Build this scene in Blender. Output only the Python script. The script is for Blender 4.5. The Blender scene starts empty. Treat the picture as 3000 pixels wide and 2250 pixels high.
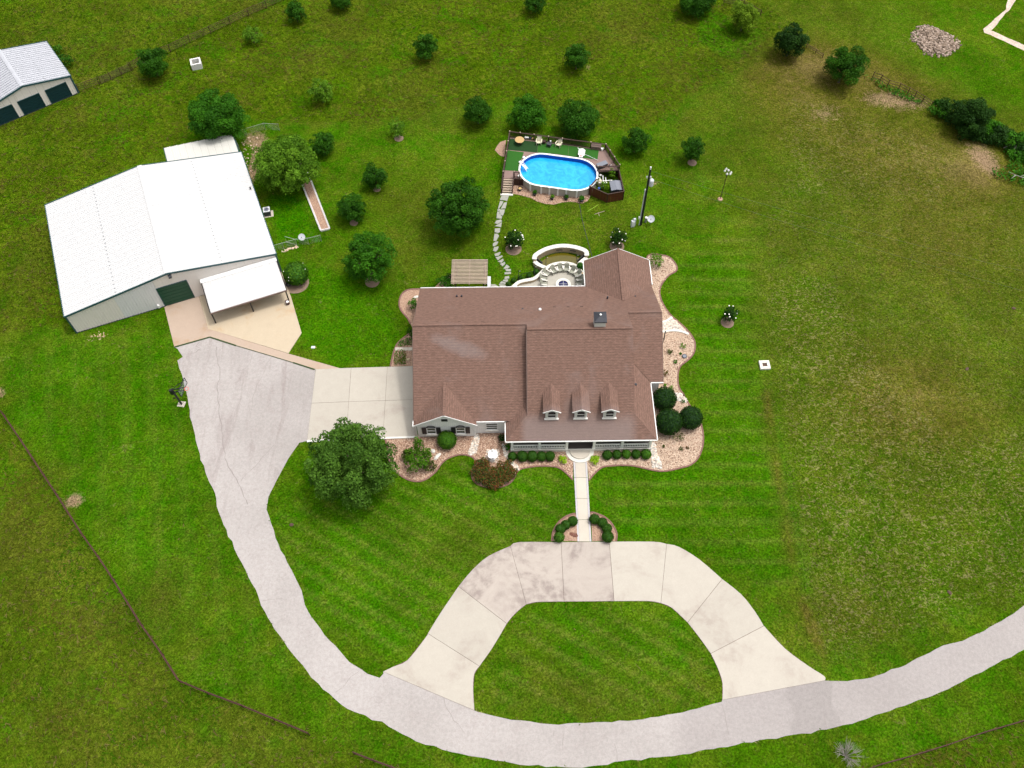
import bpy, math, random
import numpy as np
from mathutils import Matrix, Vector
random.seed(7)
S = bpy.context.scene
C = S.collection
PI = math.pi
R = math.radians

# ---------------------------------------------------------------- camera, sky, sun, exposure
CAM_H = 84.0; F_PX = 2600.0; PITCH = R(58.07); ROLL = R(-0.14)
_fw = Vector((0, math.cos(PITCH), -math.sin(PITCH))); _rt = Vector((1, 0, 0)); _up = _rt.cross(_fw)
_rr = math.cos(ROLL)*_rt + math.sin(ROLL)*_up; _uu = -math.sin(ROLL)*_rt + math.cos(ROLL)*_up
cam = bpy.data.objects.new('camera', bpy.data.cameras.new('camera')); C.objects.link(cam)
cam.data.sensor_width = 36; cam.data.lens = 36*F_PX/3000; cam.data.clip_start = 1; cam.data.clip_end = 6000
mw = Matrix.Identity(4)
for i in range(3):
    mw[i][0] = _rr[i]; mw[i][1] = _uu[i]; mw[i][2] = -_fw[i]
mw[2][3] = CAM_H
cam.matrix_world = mw
S.camera = cam

SUN_EL, SUN_AZ = 71.0, 76.0     # elevation; azimuth clockwise from +y, so the sun stands to the right
world = bpy.data.worlds.new('World'); S.world = world; world.use_nodes = True
nt = world.node_tree; nt.nodes.clear()
sky = nt.nodes.new('ShaderNodeTexSky'); sky.sky_type = 'NISHITA'; sky.sun_disc = False
sky.sun_elevation = R(SUN_EL); sky.sun_rotation = R(SUN_AZ); sky.air_density = 1.0; sky.dust_density = 7.0; sky.ozone_density = 1.0
hs = nt.nodes.new('ShaderNodeHueSaturation'); hs.inputs['Saturation'].default_value = 0.30
bg = nt.nodes.new('ShaderNodeBackground'); bg.inputs['Strength'].default_value = 0.15
wo = nt.nodes.new('ShaderNodeOutputWorld')
nt.links.new(sky.outputs[0], hs.inputs['Color']); nt.links.new(hs.outputs[0], bg.inputs[0]); nt.links.new(bg.outputs[0], wo.inputs[0])
sl = bpy.data.lights.new('sun', 'SUN'); sl.energy = 1.05; sl.angle = R(4); sl.color = (1, 0.955, 0.90)
sun = bpy.data.objects.new('sun', sl); C.objects.link(sun)
d = Vector((math.sin(R(SUN_AZ))*math.cos(R(SUN_EL)), math.cos(R(SUN_AZ))*math.cos(R(SUN_EL)), math.sin(R(SUN_EL))))
sun.rotation_euler = (-d).to_track_quat('-Z', 'Y').to_euler(); sun.location = (60, 0, 120)
S.view_settings.view_transform = 'Standard'; S.view_settings.look = 'None'
S.view_settings.gamma = 1.0; S.view_settings.exposure = 0.60; S.view_settings.use_curve_mapping = False

# ---------------------------------------------------------------- survey: readings on the aerial view -> metres on the ground
VIEW = dict(f=(0, 0, 1.35624), p=(0, 0, 1.0), t1=(0, 0, .45208), t2=(1000, 0, .45208), t3=(2000, 0, .45208), t4=(0, 750, .45208), t5=(1000, 750, .45208),
            t6=(2000, 750, .45208), t7=(0, 1500, .67812), t8=(1500, 1500, .67812), a=(1440, 360, .18987), b=(1260, 620, .22604),
            c=(1120, 820, .22905), d=(1500, 820, .25316), e=(1180, 1180, .17179), g=(1460, 1080, .22604), r=(1860, 700, .42208),
            h=(1580, 1400, .13264), bn=(120, 360, .37374), cp=(440, 700, .21698), y=(640, 360, .24113), k=(480, 1040, .10847),
            u=(1820, 480, .17179), n=(2500, 180, .25316), l=(0, 1180, .64516), q=(1180, 700, .38573))
def at(v, u, w, z=0.0):
    o = VIEW[v]; x = o[0]+u*o[2]-1500; y = o[1]+w*o[2]-1125
    r_ = _fw*F_PX + _rr*x - _uu*y
    t = (CAM_H-z)/-r_.z
    return (r_.x*t, r_.y*t)
def ats(v, pts, z=0.0): return [at(v, a, b, z) for a, b in pts]
HA = R(0.68)
def hc(x, y, z=0.0): return (x*math.cos(HA)-y*math.sin(HA), x*math.sin(HA)+y*math.cos(HA), z)   # house frame
BA = R(111.95)
def bc(u, v, z=0.0): return (u*math.sin(BA)+v*math.cos(BA), -u*math.cos(BA)+v*math.sin(BA), z)    # barn frame

# ---------------------------------------------------------------- materials
def new_mat(name):
    m = bpy.data.materials.new(name); m.use_nodes = True
    return m, m.node_tree, m.node_tree.nodes['Principled BSDF']
def N(nt, t, **kw):
    n = nt.nodes.new(t)
    for k, v in kw.items():
        if hasattr(n, k) and not k.startswith('i_'): setattr(n, k, v)
        else: n.inputs[k[2:].replace('_', ' ')].default_value = v
    return n
def L(nt, a, b): nt.links.new(a, b)
def mixc(nt, fac, a, b, mode='MIX'):
    n = nt.nodes.new('ShaderNodeMix'); n.data_type = 'RGBA'; n.blend_type = mode
    for s, v in ((n.inputs[0], fac), (n.inputs[6], a), (n.inputs[7], b)):
        if isinstance(v, (int, float)): s.default_value = v
        elif isinstance(v, tuple): s.default_value = (*v, 1) if len(v) == 3 else v
        else: nt.links.new(v, s)
    return n.outputs[2]
def mth(nt, op, a, b=None, c=None, clamp=False):
    n = nt.nodes.new('ShaderNodeMath'); n.operation = op; n.use_clamp = clamp
    for i, v in enumerate((a, b, c)):
        if v is None: continue
        if isinstance(v, (int, float)): n.inputs[i].default_value = v
        else: nt.links.new(v, n.inputs[i])
    return n.outputs[0]
def sstep(nt, v, a, b, lo=0.0, hi=1.0):
    n = nt.nodes.new('ShaderNodeMapRange'); n.interpolation_type = 'SMOOTHSTEP'
    nt.links.new(v, n.inputs[0]); n.inputs[1].default_value = a; n.inputs[2].default_value = b
    n.inputs[3].default_value = lo; n.inputs[4].default_value = hi
    return n.outputs[0]
def noise(nt, scale, detail=3, rough=.55, vec=None, dist=0.0):
    n = nt.nodes.new('ShaderNodeTexNoise'); n.inputs['Scale'].default_value = scale; n.inputs['Detail'].default_value = detail
    n.inputs['Roughness'].default_value = rough; n.inputs['Distortion'].default_value = dist
    if vec is not None: nt.links.new(vec, n.inputs['Vector'])
    return n.outputs['Fac']
def geo(nt):
    return nt.nodes.new('ShaderNodeNewGeometry').outputs['Position']
def bump(nt, h, strength, dist, bsdf):
    b = nt.nodes.new('ShaderNodeBump'); b.inputs['Strength'].default_value = strength; b.inputs['Distance'].default_value = dist
    nt.links.new(h, b.inputs['Height']); nt.links.new(b.outputs[0], bsdf.inputs['Normal'])
def simple(name, col, rough=.6, metal=0.0, var=.12, scale=2.0, spec=.4, bumpd=0.0):
    m, nt, b = new_mat(name)
    p = geo(nt)
    f = noise(nt, scale, 4, .6, p)
    f2 = noise(nt, scale*.17, 3, .6, p)
    v = mth(nt, 'MULTIPLY_ADD', mth(nt, 'ADD', f, f2), var, 1-var)
    c = mixc(nt, 1.0, col, v, 'MULTIPLY')
    L(nt, c, b.inputs['Base Color']); b.inputs['Roughness'].default_value = rough; b.inputs['Metallic'].default_value = metal
    b.inputs['Specular IOR Level'].default_value = spec
    if bumpd: bump(nt, f, .6, bumpd, b)
    return m
M = {}
M['white'] = simple('white_paint', (.74, .735, .71), .5)
M['white_dirty'] = simple('weathered_white_paint', (.60, .585, .54), .6, var=.2, scale=5)
M['porch_white'] = simple('cream_paint', (.74, .75, .68), .5)
M['drip'] = simple('brown_drip_edge', (.16, .11, .09), .6)
M['black'] = simple('black_metal', (.012, .012, .014), .4)
M['dark_glass'] = simple('dark_window_glass', (.012, .014, .016), .2, spec=.25)
M['dull_glass'] = simple('window_blind_glass', (.05, .06, .04), .3, spec=.25)
M['shutter'] = simple('black_shutter', (.012, .012, .016), .5)
M['teal'] = simple('dark_teal_trim', (.025, .075, .085), .4)
M['green_door'] = simple('green_door_paint', (.006, .06, .030), .5, var=.35, scale=1.2)
M['dark_door'] = simple('dark_green_door_paint', (.004, .028, .034), .5, var=.3, scale=1.5)
M['siding'] = simple('beige_metal_siding', (.76, .70, .65), .55, var=.1, scale=.8)
M['siding_blue'] = simple('pale_blue_grey_siding', (.71, .69, .69), .55, var=.06)
M['roof_white'] = simple('white_metal_roofing', (.51, .51, .505), .5, var=.03, scale=.6)
M['roof_galv'] = simple('galvanised_roofing', (.46, .47, .50), .45, .25, var=.18, scale=1.5)
M['roof_cream'] = simple('ivory_metal_roofing', (.53, .52, .48), .5, var=.05)
M['wood_dark'] = simple('dark_stained_wood', (.040, .018, .013), .6, var=.4, scale=6)
M['wood_red'] = simple('red_brown_stained_wood', (.085, .020, .010), .55, var=.45, scale=5)
M['wood_deck'] = simple('deck_board_wood', (.20, .13, .11), .6, var=.25, scale=6)
M['wood_pale'] = simple('weathered_pale_wood', (.36, .28, .21), .7, var=.4, scale=7)
M['turf'] = simple('artificial_turf', (.014, .090, .003), .9, var=.35, scale=4)
M['turf_dark'] = simple('dark_artificial_turf', (.006, .036, .003), .9, var=.3, scale=4)
M['pool_wall'] = simple('pool_wall_vinyl', (.40, .375, .33), .5, var=.1)
M['pool_rim'] = simple('pool_rim_white', (.72, .72, .70), .4, var=.05)
M['rust'] = simple('rusty_pipe', (.060, .022, .016), .7, var=.5, scale=6)
M['trunk'] = simple('tree_bark', (.10, .075, .055), .9, var=.5, scale=8)
M['dead'] = simple('dead_grey_wood', (.26, .24, .21), .8, var=.4, scale=6)
M['stone_grey'] = simple('grey_flagstone', (.27, .27, .235), .8, var=.3, scale=3, bumpd=.02)
M['stone_tan'] = simple('tan_stone', (.44, .34, .22), .8, var=.5, scale=4, bumpd=.03)
M['stone_white'] = simple('pale_limestone', (.58, .56, .50), .7, var=.15, scale=3)
M['block'] = simple('white_painted_concrete_block', (.68, .66, .64), .8, var=.2, scale=5, bumpd=.02)
M['metal_grey'] = simple('grey_metal', (.34, .35, .36), .4, .3)
M['wire'] = simple('dull_wire', (.13, .15, .10), .8)
M['galv'] = simple('galvanised_steel', (.42, .43, .42), .4, .6)
M['util_grey'] = simple('pale_grey_enamel', (.55, .57, .60), .4)
M['charcoal'] = simple('charcoal_plastic', (.035, .037, .045), .5)
M['slate'] = simple('slate_grey_resin', (.16, .17, .20), .5, var=.1)
M['beige_plastic'] = simple('sand_plastic', (.56, .52, .38), .5, var=.08)
M['grey_green'] = simple('grey_green_painted_wood', (.26, .265, .21), .6, var=.2, scale=5)
M['tan_fabric'] = simple('tan_straw', (.42, .28, .12), .8, var=.4, scale=9)
M['red'] = simple('faded_red', (.75, .10, .08), .5)
M['navy'] = simple('navy_cover', (.010, .012, .07), .35)
M['soil'] = simple('dark_soil', (.09, .055, .04), .95, var=.5, scale=4, bumpd=.03)
M['mulch_brown'] = simple('brown_mulch', (.20, .14, .10), .95, var=.5, scale=5, bumpd=.03)
M['lime'] = simple('lime_leaf_stem', (.2, .36, .01), .6)
M['patio'] = simple('stamped_grey_concrete', (.34, .32, .27), .6, var=.4, scale=1.6, bumpd=.01)
M['pond'] = simple('murky_pond_water', (.085, .070, .004), .08, var=.5, scale=1.2, spec=.6)
M['porch_shade'] = simple('shade_toned_porch_boards', (.06, .05, .045), .8)  # porch floor boards; the shade under the roof is put into this dark colour
M['brick_edge'] = simple('dark_edging_brick', (.17, .09, .07), .9, var=.4, scale=6)

def concrete(name, col, stain, samt, sscale=.18, seed=0.0, lo=.48):
    m, nt, b = new_mat(name); p = geo(nt)
    mp = N(nt, 'ShaderNodeMapping'); mp.inputs['Location'].default_value = (seed, seed*1.7, 0); L(nt, p, mp.inputs[0]); p2 = mp.outputs[0]
    big = noise(nt, sscale, 5, .65, p2, .6); fine = noise(nt, 9, 4, .7, p); mid = noise(nt, 1.3, 4, .6, p2)
    st = mth(nt, 'MULTIPLY', sstep(nt, big, lo, lo+.18), sstep(nt, mid, .3, .65))
    c = mixc(nt, mth(nt, 'MULTIPLY', st, samt), col, stain)
    v = mth(nt, 'MULTIPLY_ADD', fine, .22, .80); v = mth(nt, 'MULTIPLY_ADD', mid, .14, v)
    c = mixc(nt, 1.0, c, v, 'MULTIPLY')
    oi = nt.nodes.new('ShaderNodeObjectInfo')
    c = mixc(nt, 1.0, c, mth(nt, 'MULTIPLY_ADD', oi.outputs['Random'], .08, .95), 'MULTIPLY')
    L(nt, c, b.inputs['Base Color']); b.inputs['Roughness'].default_value = .85; bump(nt, fine, .35, .01, b)
    return m
M['conc'] = concrete('pale_driveway_concrete', (.395, .362, .308), (.275, .23, .195), .6)
M['conc_stain'] = concrete('stained_driveway_concrete', (.375, .330, .288), (.205, .165, .148), .8, .22, 13, .40)
M['conc_pad'] = concrete('warm_pad_concrete', (.425, .35, .25), (.37, .23, .11), .5, .25, 4)
M['conc_apron'] = concrete('pinkish_apron_concrete', (.37, .285, .22), (.30, .18, .085), .6, .2, 9)
M['conc_path'] = concrete('path_concrete', (.47, .425, .355), (.4, .35, .3), .4)
M['conc_border'] = concrete('path_border_concrete', (.43, .41, .42), (.33, .3, .3), .5)

def asphalt():
    m, nt, b = new_mat('worn_pale_asphalt'); p = geo(nt)
    mp = N(nt, 'ShaderNodeMapping'); mp.inputs['Rotation'].default_value = (0, 0, R(14)); mp.inputs['Scale'].default_value = (1, .16, 1); L(nt, p, mp.inputs[0])
    streak = noise(nt, .55, 6, .7, mp.outputs[0], 1.2); big = noise(nt, .07, 4, .6, p); fine = noise(nt, 14, 4, .75, p); mid = noise(nt, 2.2, 5, .7, p)
    c = mixc(nt, sstep(nt, big, .35, .7), (.362, .335, .318), (.292, .268, .252))
    sy = nt.nodes.new('ShaderNodeSeparateXYZ'); L(nt, p, sy.inputs[0])
    c = mixc(nt, mth(nt, 'MULTIPLY', sstep(nt, streak, .50, .72), sstep(nt, sy.outputs[1], 30, 44, .12, .7)), c, (.225, .185, .175))
    c = mixc(nt, mth(nt, 'MULTIPLY', sstep(nt, noise(nt, .5, 6, .75, p, .6), .50, .68), .35), c, (.27, .235, .22))
    c = mixc(nt, mth(nt, 'MULTIPLY', sstep(nt, mid, .54, .68), .35), c, (.30, .25, .24))
    # newer grey patch on the right-hand stretch
    sx = nt.nodes.new('ShaderNodeSeparateXYZ'); L(nt, p, sx.inputs[0])
    xx = mth(nt, 'MULTIPLY_ADD', noise(nt, .5, 3, .6, p), 3.0, sx.outputs[0])
    patch = mth(nt, 'MULTIPLY', sstep(nt, xx, 15, 17.5), sstep(nt, xx, 40, 60, 1, .3))
    c = mixc(nt, mth(nt, 'MULTIPLY', patch, .62), c, (.27, .245, .235))
    patch2 = mth(nt, 'MULTIPLY', sstep(nt, xx, 26, 26.8), sstep(nt, xx, 30.6, 31.2, 1, 0))
    c = mixc(nt, mth(nt, 'MULTIPLY', patch2, .5), c, (.22, .20, .19))
    grain = noise(nt, 3.2, 6, .85, p, .3)
    c = mixc(nt, 1.0, c, sstep(nt, grain, .32, .68, .86, 1.09), 'MULTIPLY')
    c = mixc(nt, 1.0, c, mth(nt, 'MULTIPLY_ADD', fine, .5, .74), 'MULTIPLY')
    L(nt, c, b.inputs['Base Color']); b.inputs['Roughness'].default_value = .9; bump(nt, fine, .5, .012, b)
    return m
M['asphalt'] = asphalt()

def shingles():
    m, nt, b = new_mat('brown_roof_shingles')
    uv = nt.nodes.new('ShaderNodeUVMap').outputs[0]; p = geo(nt)
    br = nt.nodes.new('ShaderNodeTexBrick'); L(nt, uv, br.inputs['Vector'])
    br.inputs['Scale'].default_value = 1.0; br.inputs['Brick Width'].default_value = .32; br.inputs['Row Height'].default_value = .145
    br.inputs['Mortar Size'].default_value = .012; br.inputs['Color1'].default_value = (.142, .083, .062, 1)
    br.inputs['Color2'].default_value = (.180, .108, .082, 1); br.inputs['Mortar'].default_value = (.105, .060, .050, 1); br.offset = .5
    br.inputs['Bias'].default_value = -.05
    spk = noise(nt, 26, 2, .7, p); mid = noise(nt, .9, 4, .65, p); big = noise(nt, .22, 4, .6, p, .8)
    c = mixc(nt, mth(nt, 'MULTIPLY', mid, .5), br.outputs['Color'], (.160, .093, .070))
    mu = N(nt, 'ShaderNodeMapping'); mu.inputs['Scale'].default_value = (2.2, 6.5, 1); L(nt, uv, mu.inputs[0])
    tab = noise(nt, 1.0, 2, .7, mu.outputs[0]); c = mixc(nt, 1.0, c, mth(nt, 'MULTIPLY_ADD', tab, 1.0, .50), 'MULTIPLY')
    wv = nt.nodes.new('ShaderNodeTexWave'); wv.bands_direction = 'Y'; wv.inputs['Scale'].default_value = 1.15; wv.inputs['Distortion'].default_value = .3; L(nt, uv, wv.inputs['Vector'])
    c = mixc(nt, 1.0, c, sstep(nt, wv.outputs['Fac'], .0, .35, .84, 1.02), 'MULTIPLY')
    c = mixc(nt, mth(nt, 'MULTIPLY', sstep(nt, big, .52, .72), .45), c, (.175, .125, .11))
    # paler grey patches: one on the left slope, one along the porch roof
    sx = nt.nodes.new('ShaderNodeSeparateXYZ'); L(nt, p, sx.inputs[0])
    wob = mth(nt, 'MULTIPLY_ADD', noise(nt, .8, 3, .6, p), 2.4, -1.2)
    dx = mth(nt, 'DIVIDE', mth(nt, 'ADD', sx.outputs[0], 5.6), 2.6)
    dy = mth(nt, 'DIVIDE', mth(nt, 'ADD', mth(nt, 'ADD', sx.outputs[1], mth(nt, 'MULTIPLY', sx.outputs[0], .28)), -51.2), .75)
    dd = mth(nt, 'ADD', mth(nt, 'MULTIPLY', dx, dx), mth(nt, 'MULTIPLY', dy, dy))
    w1 = sstep(nt, mth(nt, 'ADD', dd, mth(nt, 'MULTIPLY', wob, .9)), -.2, 1.9, .40, 0)
    ys = mth(nt, 'MULTIPLY_ADD', wob, .35, sx.outputs[1])
    w2 = mth(nt, 'MULTIPLY', sstep(nt, ys, 45.1, 46.7, .55, 0), sstep(nt, sx.outputs[0], .6, 1.6))
    w2 = mth(nt, 'MULTIPLY', w2, sstep(nt, sx.outputs[0], 12.0, 13.4, 1, 0))
    c = mixc(nt, w1, c, (.22, .19, .185)); c = mixc(nt, w2, c, (.205, .165, .155))
    c = mixc(nt, 1.0, c, mth(nt, 'MULTIPLY_ADD', spk, .7, .68), 'MULTIPLY')
    L(nt, c, b.inputs['Base Color']); b.inputs['Roughness'].default_value = .9; b.inputs['Specular IOR Level'].default_value = .25
    h = mth(nt, 'ADD', br.outputs['Fac'], mth(nt, 'MULTIPLY', spk, -.5)); bump(nt, mth(nt, 'MULTIPLY', h, -1), .6, .012, b)
    return m
M['shingle'] = shingles()

def white_brick():
    m, nt, b = new_mat('white_painted_brick'); p = geo(nt)
    cx = nt.nodes.new('ShaderNodeSeparateXYZ'); L(nt, p, cx.inputs[0]); cb = nt.nodes.new('ShaderNodeCombineXYZ')
    L(nt, mth(nt, 'ADD', cx.outputs[0], cx.outputs[1]), cb.inputs[0]); L(nt, cx.outputs[2], cb.inputs[1])
    br = nt.nodes.new('ShaderNodeTexBrick'); L(nt, cb.outputs[0], br.inputs['Vector']); br.inputs['Scale'].default_value = 1
    br.inputs['Brick Width'].default_value = .40; br.inputs['Row Height'].default_value = .13; br.inputs['Mortar Size'].default_value = .012
    br.inputs['Color1'].default_value = (.84, .835, .80, 1); br.inputs['Color2'].default_value = (.78, .77, .74, 1); br.inputs['Mortar'].default_value = (.50, .49, .46, 1)
    L(nt, br.outputs['Color'], b.inputs['Base Color']); b.inputs['Roughness'].default_value = .7
    bump(nt, mth(nt, 'MULTIPLY', br.outputs['Fac'], -1), .6, .01, b)
    return m
M['brick'] = white_brick()

def mulch(name, c1, c2, c3, sc=7.0):
    m, nt, b = new_mat(name); p = geo(nt)
    f = noise(nt, sc, 5, .8, p, .5); g = noise(nt, .35, 4, .6, p); w = noise(nt, sc*.33, 4, .7, p, 1.0)
    c = mixc(nt, sstep(nt, f, .38, .66), c1, c2); c = mixc(nt, mth(nt, 'MULTIPLY', sstep(nt, g, .5, .7), .6), c, c3)
    c = mixc(nt, 1.0, c, mth(nt, 'MULTIPLY_ADD', w, .7, .62), 'MULTIPLY')
    L(nt, c, b.inputs['Base Color']); b.inputs['Roughness'].default_value = .95; bump(nt, f, .9, .05, b)
    return m
M['mulch'] = mulch('pinkish_wood_mulch', (.22, .125, .085), (.46, .31, .215), (.34, .22, .15))
M['mulch_pale'] = mulch('pale_sandy_mulch', (.30, .21, .145), (.54, .42, .32), (.42, .31, .22))
M['gravel'] = mulch('pale_gravel', (.22, .19, .16), (.60, .56, .50), (.4, .35, .3), 11)
M['sand'] = mulch('pale_dirt_track', (.42, .33, .26), (.58, .48, .40), (.5, .4, .33), 3)

def ground_mat():
    m, nt, b = new_mat('grassland'); p = geo(nt)
    at1 = nt.nodes.new('ShaderNodeAttribute'); at1.attribute_name = 'zone'
    at2 = nt.nodes.new('ShaderNodeAttribute'); at2.attribute_name = 'zone2'
    s1 = nt.nodes.new('ShaderNodeSeparateColor'); L(nt, at1.outputs['Color'], s1.inputs[0])
    s2 = nt.nodes.new('ShaderNodeSeparateColor'); L(nt, at2.outputs['Color'], s2.inputs[0])
    dry, tall, bare = s1.outputs[0], s1.outputs[1], s1.outputs[2]
    mott, lush, stripe = s2.outputs[0], s2.outputs[1], s2.outputs[2]
    n0 = noise(nt, .05, 4, .6, p, .4); n1 = noise(nt, .28, 5, .65, p, .6); n2 = noise(nt, 1.3, 5, .7, p, .8); n3 = noise(nt, 5, 4, .75, p)
    mpw = N(nt, 'ShaderNodeMapping'); mpw.inputs['Rotation'].default_value = (0, 0, R(-25)); mpw.inputs['Scale'].default_value = (.75, 1, 1); L(nt, p, mpw.inputs[0])
    nw = noise(nt, 2.1, 4, .7, mpw.outputs[0], 1.6)
    base = mixc(nt, sstep(nt, n1, .34, .66), (.036, .132, .001), (.086, .145, .006))
    base = mixc(nt, mth(nt, 'MULTIPLY', sstep(nt, n2, .48, .70), .55), base, (.115, .145, .012))
    base = mixc(nt, mth(nt, 'MULTIPLY', sstep(nt, n0, .42, .66), .55), base, (.052, .106, .002))
    lushc = mixc(nt, sstep(nt, n2, .35, .7), (.026, .142, .0005), (.060, .172, .001))
    base = mixc(nt, mth(nt, 'MULTIPLY', lush, .85), base, lushc)
    tallc = mixc(nt, sstep(nt, n2, .34, .68), (.060, .130, .002), (.120, .165, .008))
    tallc = mixc(nt, sstep(nt, n1, .42, .66), tallc, (.066, .132, .002))
    tallc = mixc(nt, mth(nt, 'MULTIPLY', sstep(nt, n0, .48, .66), .6), tallc, (.125, .138, .014))
    base = mixc(nt, tall, base, tallc)
    base = mixc(nt, sstep(nt, lush, .62, 1.0, 0, .85), base, lushc)
    hu = noise(nt, .16, 5, .7, p, .9); hv = noise(nt, .33, 5, .75, p, 1.2)
    base = mixc(nt, mth(nt, 'MULTIPLY', sstep(nt, hu, .50, .64), mth(nt, 'MULTIPLY_ADD', tall, .35, .35)), base, (.040, .150, .0008))
    base = mixc(nt, mth(nt, 'MULTIPLY', sstep(nt, hv, .54, .68), mth(nt, 'MULTIPLY_ADD', tall, .35, .25)), base, (.145, .130, .022))
    # mown stripes
    base = mixc(nt, mth(nt, 'MULTIPLY', stripe, mth(nt, 'MULTIPLY_ADD', n2, .9, .25)), base, (.200, .200, .040))
    # dry straw
    base = mixc(nt, mth(nt, 'MULTIPLY', dry, 1.7, None, True), base, mixc(nt, sstep(nt, n2, .35, .65), (.078, .096, .007), (.112, .108, .016)))
    dn = mth(nt, 'ADD', dry, mth(nt, 'MULTIPLY_ADD', mth(nt, 'ADD', mth(nt, 'MULTIPLY', n1, .6), mth(nt, 'MULTIPLY', n2, .7)), 1.1, -.72))
    base = mixc(nt, mth(nt, 'MULTIPLY', sstep(nt, dn, .42, 1.05), .75), base, (.150, .130, .024))
    n4 = noise(nt, 2.6, 5, .8, p, 1.2)
    base = mixc(nt, mth(nt, 'MULTIPLY', sstep(nt, mth(nt, 'ADD', dn, mth(nt, 'MULTIPLY_ADD', n4, 1.6, -.8)), .72, 1.1), .7), base, (.20, .15, .055))
    # mottling of pale bunches
    wm = mth(nt, 'MULTIPLY', sstep(nt, nw, .53, .61), mott)
    base = mixc(nt, mth(nt, 'MULTIPLY', wm, .78), base, (.200, .190, .070))
    dm = mth(nt, 'MULTIPLY', sstep(nt, nw, .48, .38), mott)
    base = mixc(nt, mth(nt, 'MULTIPLY', dm, .75), base, (.034, .088, .002))
    # sparse tan flecks anywhere
    fl = mth(nt, 'MULTIPLY', sstep(nt, noise(nt, 1.1, 6, .8, p, 1.5), .57, .68), sstep(nt, n1, .40, .58))
    base = mixc(nt, mth(nt, 'MULTIPLY', fl, .55), base, (.20, .165, .065))
    bn = mth(nt, 'ADD', bare, mth(nt, 'MULTIPLY_ADD', mth(nt, 'ADD', n2, n3), .8, -.8))
    base = mixc(nt, mth(nt, 'MULTIPLY', sstep(nt, bn, .38, .75), .9), base, (.30, .205, .125))
    n6 = noise(nt, 2.3, 6, .8, p, 1.4); n7 = noise(nt, .11, 5, .7, p, .8)
    base = mixc(nt, 1.0, base, sstep(nt, n3, .30, .70, .40, 1.12), 'MULTIPLY')
    base = mixc(nt, 1.0, base, sstep(nt, n6, .34, .66, .62, 1.34), 'MULTIPLY')
    base = mixc(nt, 1.0, base, sstep(nt, n7, .35, .65, .84, 1.16), 'MULTIPLY')
    L(nt, base, b.inputs['Base Color']); b.inputs['Roughness'].default_value = .95; b.inputs['Specular IOR Level'].default_value = 0
    h = mth(nt, 'ADD', n3, mth(nt, 'MULTIPLY', n2, mth(nt, 'MULTIPLY_ADD', tall, 2.5, .8)))
    bump(nt, h, .9, .16, b)
    return m
M['ground'] = ground_mat()

def tint_mat(name, rough=.6, trans=.25, spec=.3):
    m, nt, b = new_mat(name)
    a = nt.nodes.new('ShaderNodeAttribute'); a.attribute_name = 'tint'
    L(nt, a.outputs['Color'], b.inputs['Base Color']); b.inputs['Roughness'].default_value = rough; b.inputs['Specular IOR Level'].default_value = spec
    tr = nt.nodes.new('ShaderNodeBsdfTranslucent'); L(nt, a.outputs['Color'], tr.inputs['Color'])
    mx = nt.nodes.new('ShaderNodeMixShader'); mx.inputs[0].default_value = trans
    out = nt.nodes['Material Output']
    L(nt, b.outputs[0], mx.inputs[1]); L(nt, tr.outputs[0], mx.inputs[2]); L(nt, mx.outputs[0], out.inputs[0])
    return m
M['leaf'] = tint_mat('leaves', .6, .35, .12)
M['blade'] = tint_mat('grass_blades', .9, .5, 0.0)
M['rock'] = tint_mat('loose_stones', .85, 0.0, .2)

def water():
    m, nt, b = new_mat('pool_water'); p = geo(nt)
    f = sstep(nt, noise(nt, .8, 5, .65, p, 1.4), .32, .68); f2 = noise(nt, 7, 3, .6, p)
    c = mixc(nt, f, (.008, .26, .66), (.022, .38, .80))
    L(nt, c, b.inputs['Base Color']); b.inputs['Roughness'].default_value = .06; bump(nt, mth(nt, 'ADD', f, f2), .25, .03, b)
    return m
M['water'] = water()
M['liner'] = simple('blue_pool_liner', (.004, .055, .36), .3, var=.25, scale=3)

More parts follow.
